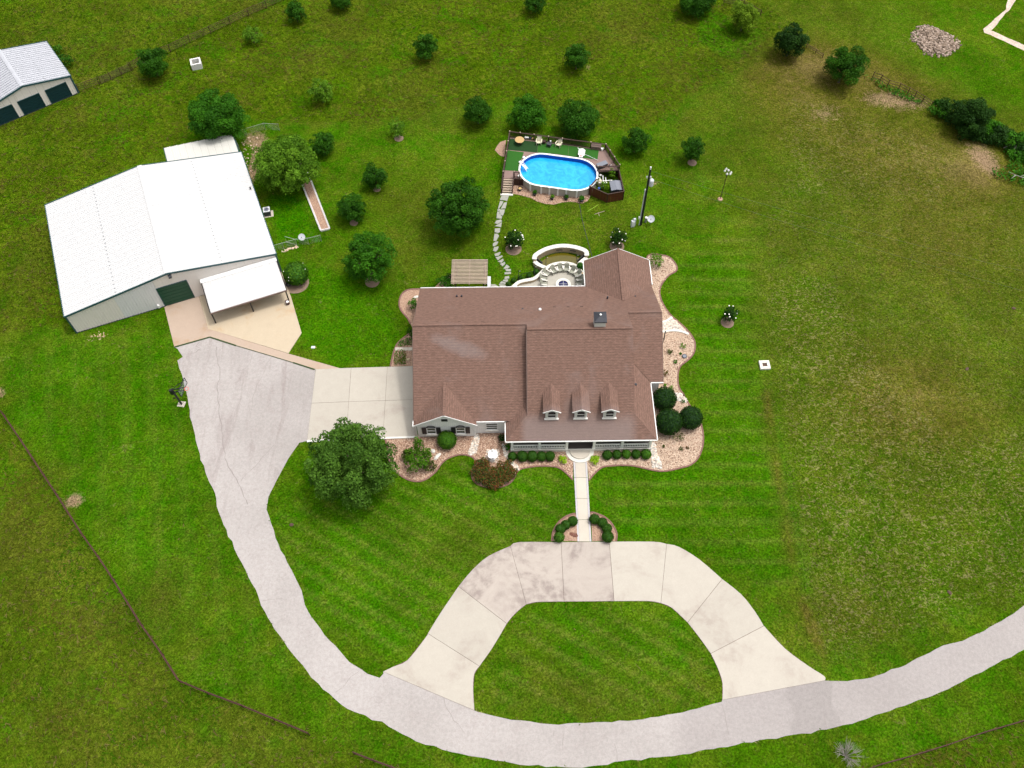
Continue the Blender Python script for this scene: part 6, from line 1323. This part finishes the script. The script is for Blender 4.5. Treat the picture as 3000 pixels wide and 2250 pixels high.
# clipped shrubs
def ball(label, xy, r_, pal, seed, group, name='clipped_shrub', squash=.9, leaf=.11, dens=1.0, cat='shrub'):
    t = thing(name, label, cat, (xy[0], xy[1], 0), 0, group); rz = r_*squash; zc_ = rz*.95
    prof = [(r_*.9*math.cos(a), zc_+rz*.9*math.sin(a)) for a in [R(d) for d in range(-70, 91, 20)]]
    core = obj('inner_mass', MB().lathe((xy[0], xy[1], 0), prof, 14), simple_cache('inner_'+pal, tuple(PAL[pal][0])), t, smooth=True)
    r = np.random.default_rng(seed); n = int(dens*4*PI*r_*r_/(leaf*leaf*.42)); D = r.normal(0, 1, (n, 3)); D /= np.linalg.norm(D, axis=1)[:, None]; D = D[D[:, 2] > -.75]; n = len(D)
    P = np.array([xy[0], xy[1], zc_])+D*np.array([r_, r_, rz])*r.uniform(.92, 1.04, n)[:, None]; c0, c1 = map(np.array, PAL[pal]); tt = r.beta(1.8, 2.2, n)[:, None]
    quads('foliage', leaf_quads(P, D, leaf*r.uniform(.7, 1.4, n), .6, .45, r), c0*(1-tt)+c1*tt, 'leaf', t); return t
_sc = {}
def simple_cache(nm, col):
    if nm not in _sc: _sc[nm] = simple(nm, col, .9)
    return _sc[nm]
gs = at('f', 639, 589, 1.4); rs_ = math.dist(at('f', 612, 589, 1.4), at('f', 666, 589, 1.4))/2
rsb = ball('round bright green shrub beside the carport with a few pale flowers', gs, rs_, 'boxl', 410, None, 'round_shrub', .9, .26); flowers(rsb, (gs[0], gs[1], rs_*.9), rs_, rs_*.9, 6, 5, s=.05)
struct('mulch_ring', MB().lathe((gs[0]-.2, gs[1]-.5, 0), [(rs_*1.05, -.02), (rs_*1.05, .03), (0, .06)], 20), 'mulch_brown'); tree_xy.append((gs, rs_))
side = ['leftmost', 'second from left', 'middle', 'second from right', 'rightmost']
for i, (u, rr) in enumerate(((183, 57), (312, 70), (440, 72), (560, 65), (668, 65))):
    r_ = rr*.22604/26*.98; ball('%s of the five clipped shrubs left of the porch steps' % side[i], at('g', u, 1135, r_*.85), r_, 'box', 500+i, 'clipped shrubs along the front porch')
for i, (u, v, rr, pl_) in enumerate(((1412, 1118, 62, 'box'), (1535, 1112, 60, 'box'), (1658, 1106, 60, 'boxl'), (1785, 1108, 60, 'box'), (1915, 1108, 66, 'boxl'))):
    r_ = rr*.22604/26*.98; ball('%s of the five clipped shrubs right of the porch steps' % side[i], at('g', u, v, r_*.85), r_, pl_, 510+i, 'clipped shrubs along the front porch')
for i, (u, v, rr, pl_, lb) in enumerate(((740, 955, 104, 'box', 'top right'), (585, 1035, 100, 'box', 'second from top'), (468, 1125, 105, 'box', 'third from top'), (440, 1310, 110, 'boxl', 'lowest, lighter green'))):
    r_ = rr*.13264/26.5; ball('clipped shrub in left drive bed beside the path, %s' % lb, at('h', u, v, r_*.85), r_, pl_, 520+i, 'clipped shrubs in the two drive beds')
for i, (u, v, rr, pl_, lb) in enumerate(((1218, 910, 108, 'box', 'top left'), (1395, 990, 104, 'box', 'second from top'), (1497, 1115, 104, 'box', 'third from top'), (1515, 1300, 120, 'box', 'lowest and largest'))):
    r_ = rr*.13264/26.5; ball('clipped shrub in right drive bed beside the path, %s' % lb, at('h', u, v, r_*.85), r_, pl_, 530+i, 'clipped shrubs in the two drive beds')
for i, (u, v, rr, lb) in enumerate(((1020, 938, 34, 'leftmost, against the house eave'), (1080, 890, 36, 'second from the left'), (1172, 858, 34, 'at the foot of the left lamp pole'), (1283, 825, 36, 'middle of the iron railing'), (1374, 778, 38, 'rightmost, nearest the pond'))):
    r_ = rr*.22604/24.5; ball('small round boxwood along the iron railing, '+lb, at('b', u, v, r_*.85), r_, 'box', 540+i, 'small boxwoods by the iron railing', 'boxwood')
ball('small upright shrub in the corner between pond and house wing', at('b', 1945, 710, .6), .42, 'mid', 550, None, 'corner_shrub', 1.5)
for i, (u, v, rr, lb) in enumerate(((205, 1112, 84, 'big dark clipped ball touching the house, upper of the left two'), (236, 1272, 92, 'biggest dark clipped ball beside the porch right end'), (387, 1243, 82, 'big dark clipped ball on the lawn side of the right bed'))):
    r_ = rr*.42208/27; ball(lb, at('r', u, v, r_*.9), r_, 'deep', 560+i, 'three big dark clipped shrubs', 'large_clipped_shrub', 1.0, .16)
ball('bright green clipped ball under the left garage windows', at('e', 752, 628, .95), 152*.17179/25.5, 'boxl', 570, None, 'clipped_shrub', .92, .13)
for i, (u, v, lb) in enumerate(((835, 1180, 'lime yellow plant left of the porch steps'), (1255, 1185, 'lime yellow plant right of the porch steps'))):
    g = at('g', u, v, .3); t = thing('lime_plant', lb, 'plant', (*g, 0), 0, 'lime plants flanking the steps'); crown_mesh(t, (*g, .3), .42, .42, .34, 10, .5, .16, .8, 'lime', 580+i, 'foliage', -.2); obj('stem', MB().tube([(*g, 0), (*g, .3)], .03, 5), 'lime', t)
def bush(label, view, u, v, w_m, h_m, pal, seed, name='leafy_shrub', leaf=.2, dens=.8, lr=.34, nl=14, cat='shrub', group=None, low=-.4, ry=None):
    g = at(view, u, v, h_m*.5); t = thing(name, label, cat, (*g, 0), 0, group)
    crown_mesh(t, (*g, h_m*.52), w_m/2, (ry or w_m)/2, h_m/2, nl, lr, leaf, dens, pal, seed, 'foliage', low); obj('stem', MB().tube([(*g, -.02), (*g, h_m*.6)], [.05, .02], 5), 'trunk', t)
    tree_xy.append((g, w_m/2)); return t
ts = bush('tall many-stemmed green shrub clump in the front bed', 'e', 230, 990, 2.6, 2.2, 'boxl', 600, 'tall_shrub', .24)
for k, (u, v, w_, h_) in enumerate(((260, 690, 1.0, 3.0), (415, 860, .9, 2.6))):
    g = at('e', u, v, h_*.6); crown_mesh(ts, (*g, h_*.5), w_/2, w_/2, h_/2, 12, .5, .24, .8, 'boxl', 610+k, 'foliage', -.8)
for k, (u, v, w_, pl_) in enumerate(((470, 1080, 1.3, 'olive'), (80, 900, 1.3, 'olive'))):
    bush(('dull olive low bush right foot of the tall shrub', 'dull olive low bush left of the tall shrub')[k], 'e', u, v, w_, 1.0, pl_, 615+k)
rd = thing('burgundy_shrub_mass', 'heart-shaped mass of burgundy and green shrubs in front bed', 'shrub', (*at('e', 1560, 1250), 0))
for k, (u, v, w_) in enumerate(((1370, 1060, 1.5), (1260, 1170, 1.2), (1760, 1090, 1.6), (1870, 1190, 1.1), (1430, 1240, 2.1), (1640, 1250, 2.2), (1780, 1250, 1.6), (1300, 1290, 1.0), (1560, 1340, 1.9))):
    g = at('e', u, v, .5); crown_mesh(rd, (*g, .5), w_/2*1.05, w_/2, .55, 12, .36, .17, .9, 'red', 620+k, 'foliage', -.2)
bush('dark leafy shrub at the back left corner of house', 'c', 390, 320, 1.25, 1.4, 'mid', 640); bush('dark shrub against the left house wall', 'c', 362, 690, .9, 1.9, 'deep', 641)
bush('dark shrub half hidden left of the pergola', 'b', 205, 920, 1.9, 1.1, 'mid', 642); bush('darker shrub between pergola and rear eave', 'b', 255, 860, 1.2, 1.3, 'deep', 648); bush('small leafy tree in the top of the right bed by the wing', 'r', 148, 152, 1.7, 1.6, 'bright', 643, dens=.6)
bush('small rounded bush behind the far barn', 't1', 420, 395, 2.0, 1.6, 'dark', 644); bush('low dark bush above the far barn roof edge', 't1', 375, 320, 1.2, 1.0, 'mid', 652)
for k, (u, v, w_, pl_, lb) in enumerate(((1985, 765, .75, 'bright', 'largest bright rosette plant in the right mulch bed'), (1828, 832, .7, 'olive', 'brownish low plant in the right mulch bed'), (1950, 855, .3, 'mid', 'tiny green plant left of the drain cover'), (1890, 948, .5, 'mid', 'green plant below the drain cover'),
        (1778, 1082, .75, 'red', 'reddish bush against the right house wall'), (1840, 1243, .55, 'bright', 'bright low plant above the big dark balls'), (1772, 1215, .35, 'bright', 'small bright plant near the wing corner'))):
    bush(lb, 'd', u, v, w_, w_*.7, pl_, 660+k, 'bed_plant', .14, cat='plant', nl=9, group='small plants in the right bed')
for k, (u, v, w_, pl_, lb) in enumerate(((335, 1128, .5, 'mid', 'small green tuft right of the upper dark ball'), (300, 1375, 1.3, 'olive', 'wispy brown bush below the biggest dark ball'), (322, 1458, .5, 'olive', 'small faded tuft in the pale lower right bed'), (365, 1450, .35, 'red', 'small dead tuft in the pale lower right bed'), (200, 1440, .35, 'olive', 'tiny tuft near the rock strip'))):
    bush(lb, 'r', u, v, w_, w_*.5, pl_, 670+k, 'bed_tuft', .12, dens=.35, cat='plant', nl=8, group='wispy tufts in the right bed')
bush('grassy clump at the left end of the porch railing', 'e', 1790, 755, .7, .8, 'mid', 680); bush('dark shrub in the shade left of the porch', 'e', 1690, 600, .9, .7, 'deep', 681, dens=.6)
for k, (u, v, w_, h_, pl_, lb) in enumerate(((1860, 780, 1.25, 1.4, 'bright', 'leafy plant in the back of the pump enclosure'), (1730, 980, 1.1, 1.3, 'bright', 'leafy plant in the front of the pump enclosure'))): bush(lb, 'a', u, v, w_, h_, pl_, 690+k, 'yard_plant', .2, cat='plant')
for (t, r_, soil), pl_ in zip(pot_things, ('mid', 'mid', 'bright', 'dark', 'mid')):
    if soil: continue
    l_ = t.location; crown_mesh(t, (l_.x, l_.y, .48), r_*1.1, r_*1.1, .26, 8, .5, .13, .9, pl_, int(r_*1000)+int(l_.x*7), 'foliage', -.1)
# ground cover by the house side door
def cover(name, label, poly, h, pal, seed, dens=60, leaf=.13):
    r = np.random.default_rng(seed); q = np.array(poly); n = int(dens*(np.ptp(q[:, 0])*np.ptp(q[:, 1]))); P = r.uniform(q.min(0), q.max(0), (n, 2)); P = P[inpoly(poly, P[:, 0], P[:, 1])]
    n = len(P); P3 = np.column_stack([P, h*r.uniform(.4, 1.1, n)]); c0, c1 = map(np.array, PAL[pal]); tt = r.beta(2, 2, n)[:, None]; col = c0*(1-tt)+c1*tt
    if pal == 'boxl': m_ = r.random(n) < .15; col[m_] = (.20, .09, .02)
    o = quads(name, leaf_quads(P3, np.tile([0, 0, 1.], (n, 1)), leaf*r.uniform(.7, 1.4, n), .6, .6, r), col, 'leaf'); tag(o, label, 'ground cover', kind='stuff'); return o
cover('ground_cover', 'low green ground cover above the side door walk', ats('c', [(200, 830), (240, 780), (330, 745), (380, 760), (380, 845), (260, 860), (195, 860)]), .3, 'mid', 1, 170)
cover('ground_cover', 'bushy green and orange ground cover below the side door walk', ats('c', [(165, 915), (290, 905), (310, 960), (300, 1095), (150, 1098), (150, 1000)]), .35, 'boxl', 2, 170)
cover('weeds', 'dark weeds under the left end of the porch', ats('e', [(1630, 530), (1750, 530), (1750, 640), (1700, 800), (1640, 740)]), .12, 'olive', 3, 60)
# hedge along the right-hand fence
hd = thing('hedge', 'long dark overgrown hedge along fence at far right', 'hedge', (*at('n', 1500, 760), 0))
for k, (u, v, w_, h_) in enumerate(((1000, 560, 2.6, 1.6), (1110, 560, 3.0, 2.0), (1170, 690, 2.4, 1.4), (1560, 790, 3.0, 2.0), (1650, 850, 3.0, 1.8), (1760, 900, 3.0, 1.8), (1870, 940, 3.0, 1.8), (1960, 990, 3.0, 1.7), (2080, 1050, 3.0, 1.7), (1900, 1080, 2.4, 1.0), (1450, 860, 2.6, 1.0), (1300, 850, 2.2, .9))):
    g = at('n', u, v, h_*.4); crown_mesh(hd, (*g, h_*.45), w_/2*1.25, w_/2, h_/2, 14, .36, .30, .8, 'deep' if k % 3 else 'mid', 700+k, 'foliage', -.3)
for k, (poly, lb) in enumerate((([(110, 165), (250, 210), (380, 300), (530, 330), (700, 430), (780, 500), (700, 500), (500, 420), (330, 350), (230, 260)], 'bright green weeds along the foot of the right fence'), ([(1560, 1260), (1750, 1270), (1800, 1150), (1975, 1100), (2100, 1300), (1975, 1460), (1850, 1430), (1650, 1360)], 'bright weeds round the fallen branches at the right edge'))):
    cover('weed_strip', lb, ats('n', poly), .5, 'mid', 30+k, 26, .3)
def branches(label, pts_list, mat='dead', r0=.07):
    t = thing('dead_branch', label, 'branch', (*pts_list[0][0][:2], 0))
    for pts in pts_list: obj('branch', MB().tube(pts, [r0*(1-.7*k/(len(pts)-1)) for k in range(len(pts))], 6), mat, t, smooth=True)
def n3(*a): return [(*at('n', u, v, z), z) for u, v, z in a]
branches('pale fallen branches sticking out of hedge at the right edge', [n3((1975, 1110, .4), (1920, 1050, .8), (1885, 1000, 1.0), (1890, 955, 1.2)), n3((1870, 980, 1.0), (1870, 1075, .6)), n3((1740, 1000, .5), (1840, 965, .9))])
branches('bare forked white branch lying in weeds at the right edge', [n3((2060, 1350, .2), (1960, 1345, .5), (1880, 1315, .6), (1790, 1275, .7)), n3((1880, 1315, .6), (1820, 1360, .4)), n3((1930, 1335, .5), (1985, 1310, .8))])
dt = thing('dead_shrub', 'leafless grey shrub beside the road at bottom right', 'dead shrub', (*at('t8', 1440, 1055), 0))
r = random.Random(4); tb = MB(); bx_, by_ = at('t8', 1440, 1055)
for k in range(26):
    a = r.uniform(0, 2*PI); l = r.uniform(.7, 1.7); z = r.uniform(.7, 1.9); m_ = (bx_+math.cos(a)*l*.45, by_+math.sin(a)*l*.45, z*.55); e = (bx_+math.cos(a)*l, by_+math.sin(a)*l, z); tb.tube([(bx_, by_, 0), m_, e], [.035, .02, .007], 4)
    for j in range(4): a2 = a+r.uniform(-1, 1); tb.tube([m_, (m_[0]+math.cos(a2)*.6, m_[1]+math.sin(a2)*.6, m_[2]+r.uniform(.1, .6))], [.014, .004], 4)
obj('twigs', tb, 'dead', dt)
# heap of rubble, river stones, scattered stones
def stones(name, label, poly, n, smin, smax, seed, cols=((.55, .52, .47), (.35, .32, .28), (.62, .50, .40)), h=0.03, heap=None):
    r = np.random.default_rng(seed); q = np.array(poly); P = r.uniform(q.min(0), q.max(0), (n*4, 2)); P = P[inpoly(poly, P[:, 0], P[:, 1])][:n]; n = len(P)
    hz = np.zeros(n)+h
    if heap:
        c = q.mean(0); dd = np.sqrt((((P-c)/(np.ptp(q, axis=0)/2))**2).sum(1)); hz = h+heap*np.clip(1-dd, 0, 1)*(.75+.5*np.sin(P[:, 0]*1.7)*np.cos(P[:, 1]*1.3))
        kp = r.random(n) < np.clip((1.05-dd)*2.2, .08, 1); P = P[kp]; hz = hz[kp]; n = len(P)
    s_ = r.uniform(smin, smax, n); cc = np.array(cols)[r.integers(0, len(cols), n)]*r.uniform(.75, 1.2, (n, 1)); out, tt = [], []
    an = r.uniform(0, 6.28, n); ca, sa = np.cos(an), np.sin(an)
    base = np.array([(-1, -.7), (1, -.6), (.8, .7), (-.9, .6)])*.5
    top = []; bot = []
    for k in range(4):
        x, y = base[k]; X_ = (x*ca-y*sa)*s_+P[:, 0]; Y_ = (x*sa+y*ca)*s_+P[:, 1]; bot.append(np.stack([X_, Y_, hz-.02-.1*(heap is not None)], 1)); x, y = base[k]*.72; X_ = (x*ca-y*sa)*s_+P[:, 0]; Y_ = (x*sa+y*ca)*s_+P[:, 1]; top.append(np.stack([X_, Y_, hz+s_*r.uniform(.15, .32, n)], 1))
    Q = [np.stack(top, 1)]+[np.stack([bot[k], bot[(k+1) % 4], top[(k+1) % 4], top[k]], 1) for k in range(4)]
    o = quads(name, np.concatenate(Q), np.concatenate([cc]*5), 'rock', kind='stuff'); tag(o, label, 'stones'); return o
stones('river_stones', 'pale river stones between garage wing and lawn', ats('e', [(1240, 540), (1300, 540), (1300, 640), (1270, 760), (1250, 860), (1150, 900), (1110, 860), (1170, 740)]), 420, .12, .30, 1)
stones('river_stones', 'pale river stones around the white fountain', ats('e', [(1440, 800), (1640, 790), (1650, 900), (1620, 1020), (1500, 1030), (1390, 950)]), 260, .10, .24, 2)
stones('river_stones', 'river stones curving from porch corner past the burgundy shrubs', ats('e', [(1700, 700), (1800, 780), (1800, 930), (1880, 1020), (1960, 1080), (1985, 1150), (1930, 1140), (1830, 1020), (1730, 900)]), 360, .12, .28, 3)
stones('river_stones', 'white river stones spilling from the porch right corner', ats('g', [(1960, 970), (2030, 960), (2050, 1100), (2100, 1200), (2110, 1290), (2000, 1290), (1990, 1180), (1975, 1080)]), 420, .12, .32, 4)
stones('river_stones', 'rough stones between the two white edging curves', ats('d', [(1742, 500), (1800, 480), (1850, 445), (1930, 510), (2030, 620), (1960, 598), (1850, 585), (1745, 600)]), 620, .12, .30, 5)
stones('river_stones', 'pale stones above the big dark balls in right bed', ats('d', [(1880, 1310), (1960, 1320), (2030, 1400), (2000, 1422), (1900, 1390)]), 160, .12, .28, 6)
stones('edge_stones', 'short row of pinkish stones below the chain-link fence', ats('y', [(770, 1560), (850, 1520), (960, 1495), (985, 1510), (870, 1545), (780, 1575)]), 40, .12, .24, 7, ((.62, .50, .40), (.6, .45, .33)))
stones('rubble_heap', 'heap of grey-brown rubble and brush in the upper right field', ats('t3', [(1460, 250), (1490, 190), (1560, 150), (1640, 185), (1700, 210), (1780, 250), (1810, 300), (1740, 350), (1700, 378), (1560, 365), (1540, 310)]), 1700, .12, .5, 8, ((.24, .18, .135), (.32, .25, .20), (.15, .11, .08)), .02, .2)
stones('brush_scraps', 'dry twigs scattered by the left barn wall', ats('t4', [(560, 540), (640, 490), (710, 500), (660, 545), (590, 565)]), 40, .05, .22, 9, ((.5, .38, .22), (.42, .30, .18)))
stones('bare_stones', 'pale stones in the barn yard beside the roof edge', ats('t1', [(1560, 900), (1680, 880), (1660, 1000), (1640, 1150), (1590, 1140), (1580, 1000)]), 60, .08, .22, 10, ((.6, .45, .36), (.5, .36, .28)))
stones('mulch_lumps', 'brown bark lumps in the left drive bed', ats('h', [(670, 1230), (700, 1205), (840, 1250), (850, 1290), (780, 1305), (700, 1270)]), 60, .1, .22, 11, ((.14, .06, .04), (.18, .08, .06)))
# wood chips proud of the mulch
for nm, lb, pl_, n in (('bark_chips', 'loose bark chips over the front bed', bed_front, 9000), ('bark_chips', 'loose pale bark chips over the right bed', bed_right, 10000), ('bark_chips', 'loose bark chips over the pool bed', bed_pool, 1500)):
    stones(nm, lb, pl_, n, .04, .15, n, ((.30, .19, .13), (.48, .34, .25), (.17, .10, .07), (.55, .42, .32)), .035)

# ---------------------------------------------------------------- grass as real blades
mask_polys = [road_poly, drive_out+drive_in[::-1], apron, pad, [lp(gar['x'][0], 0), lp(gar['x'][3], 0), lp(gar['x'][3], 1), lp(gar['x'][0], 1)], bed_front, bed_right, bed_back, bed_side, bed_pool, bed_pool2, ring_l, ring_r, path_poly, track, house_cut, barn_cut, patio_poly, dk_poly, stad(HL, PR),
              [(-7, 64), (-2.8, 64), (-2.8, 68), (-7, 68)], EP, [b0, b1, b2, b3], pond, [fc(-12.2, 0)[:2], fc(0, 0)[:2], fc(0, 9.1)[:2], fc(-12.2, 9.1)[:2]]]
x0g, y0g, cs = -105.0, 5.0, .25
MX, MY = np.meshgrid(np.arange(x0g, 105, cs)+cs/2, np.arange(y0g, 142, cs)+cs/2); blocked = np.zeros(MX.shape, bool)
for q in mask_polys:
    a = np.array(q); i0, i1 = [int(np.clip((v-x0g)/cs, 0, MX.shape[1])) for v in (a[:, 0].min()-1, a[:, 0].max()+1)]; j0, j1 = [int(np.clip((v-y0g)/cs, 0, MX.shape[0])) for v in (a[:, 1].min()-1, a[:, 1].max()+1)]
    blocked[j0:j1, i0:i1] |= inpoly(q, MX[j0:j1, i0:i1], MY[j0:j1, i0:i1])
def field(F_, x, y):
    i = np.clip(np.searchsorted(X, x)-1, 0, len(X)-1); j = np.clip(np.searchsorted(Y, y)-1, 0, len(Y)-1); return F_[j, i]
def vnoise(x, y, sc, seed):
    r = np.random.default_rng(seed); G_ = r.random((256, 256)); fx, fy = x/sc, y/sc; ix, iy = np.floor(fx).astype(int), np.floor(fy).astype(int); tx, ty = fx-ix, fy-iy; tx = tx*tx*(3-2*tx); ty = ty*ty*(3-2*ty)
    g_ = lambda a, b_: G_[a % 256, b_ % 256]
    return (g_(ix, iy)*(1-tx)+g_(ix+1, iy)*tx)*(1-ty)+(g_(ix, iy+1)*(1-tx)+g_(ix+1, iy+1)*tx)*ty
def grass(name, label, n, kind_tall, seed):
    r = np.random.default_rng(seed); y = 8+ (128-8)*r.random(n)**.9; half = 43+(y-12)*.34; x = (r.random(n)*2-1)*np.maximum(half+6, 52)
    i = ((x-x0g)/cs).astype(int); j = ((y-y0g)/cs).astype(int); ok = ~blocked[np.clip(j, 0, MX.shape[0]-1), np.clip(i, 0, MX.shape[1]-1)]
    T_ = field(tall, x, y); B_ = field(bare, x, y); pr = (T_ if kind_tall else 1-T_*.9)*(1-np.clip(B_, 0, .9)); ok &= r.random(n) < pr; ok &= r.random(n) > field(mott, x, y)*.5
    cl = vnoise(x, y, 2.2, seed+1)*.6+vnoise(x, y, .7, seed+2)*.4; ok &= r.random(n) < (cl*.4+.5 if kind_tall else cl*1.4-.2)
    x, y = x[ok], y[ok]; n = len(x); D_ = np.clip(field(dry, x, y), 0, 1); Lu = field(lush, x, y); cl = cl[ok]
    big = vnoise(x, y, 9, seed+5)*.6+vnoise(x, y, 2.6, seed+6)*.4; tl = r.random(n); hv = vnoise(x, y, 5, seed+7)*.6+vnoise(x, y, 1.7, seed+8)*.4; Mo = field(mott, x, y)
    g0 = np.array((.044, .130, .002)); g1 = np.array((.120, .185, .010)); st_ = np.array((.20, .17, .055)); lu = np.array((.048, .160, .001))
    if kind_tall: g0 = np.array((.060, .135, .002)); g1 = np.array((.175, .215, .018))
    t = np.clip(.25+.5*tl+.5*(big-.5)+(.15 if kind_tall else 0), 0, 1)[:, None]; col = g0*(1-t)+g1*t
    col = col*(1-.85*np.clip(Lu, 0, 1)[:, None])+lu*.85*np.clip(Lu, 0, 1)[:, None]; pd = (D_*.55+.06+(.08 if kind_tall else 0)); k_ = np.clip(D_*1.7, 0, .9)[:, None]; col = col*(1-k_)+np.array((.115, .122, .012))*k_; v_ = (np.clip((hv-.55)*5, 0, .8)*(.9 if kind_tall else .5))[:, None]; col = col*(1-v_)+np.array((.150, .135, .024))*v_; v_ = (np.clip((.45-hv)*5, 0, .8)*.8)[:, None]; col = col*(1-v_)+np.array((.042, .165, .001))*v_
    pd = pd+Mo*.10; m_ = r.random(n) < pd; col[m_] = st_*r.uniform(.6, 1.1, (m_.sum(), 1)); col *= r.uniform(.8, 1.2, (n, 1))
    hgt = (r.uniform(.06, .17, n) if kind_tall else r.uniform(.03, .06, n)); wd = hgt*(.38 if kind_tall else 1.3); Q, CC = [], []
    lean0 = np.array([.35, -.25]) if kind_tall else np.array([0., 0.])
    for k in range(3 if kind_tall else 2):
        a = r.uniform(0, 6.28, n); dx, dy = np.cos(a)*wd, np.sin(a)*wd; le = (r.normal(0, 1.0, (n, 2))+lean0*3)*hgt[:, None]*1.3
        p0 = np.stack([x-dx, y-dy, np.zeros(n)], 1); p1 = np.stack([x+dx, y+dy, np.zeros(n)], 1); p2 = np.stack([x+dx*.3+le[:, 0], y+dy*.3+le[:, 1], hgt], 1); p3 = np.stack([x-dx*.5+le[:, 0]*.8, y-dy*.5+le[:, 1]*.8, hgt*.8], 1)
        Q.append(np.stack([p0, p1, p2, p3], 1)); CC.append(col)
    o = quads(name, np.concatenate(Q), np.concatenate(CC), 'blade'); tag(o, label, 'grass', kind='stuff')
grass('tall_grass', 'tall yellowish meadow grass across the upper pasture and outer corners', 230000, True, 50)
grass('lawn_grass', 'short mown grass over the lawns and right field', 150000, False, 60)
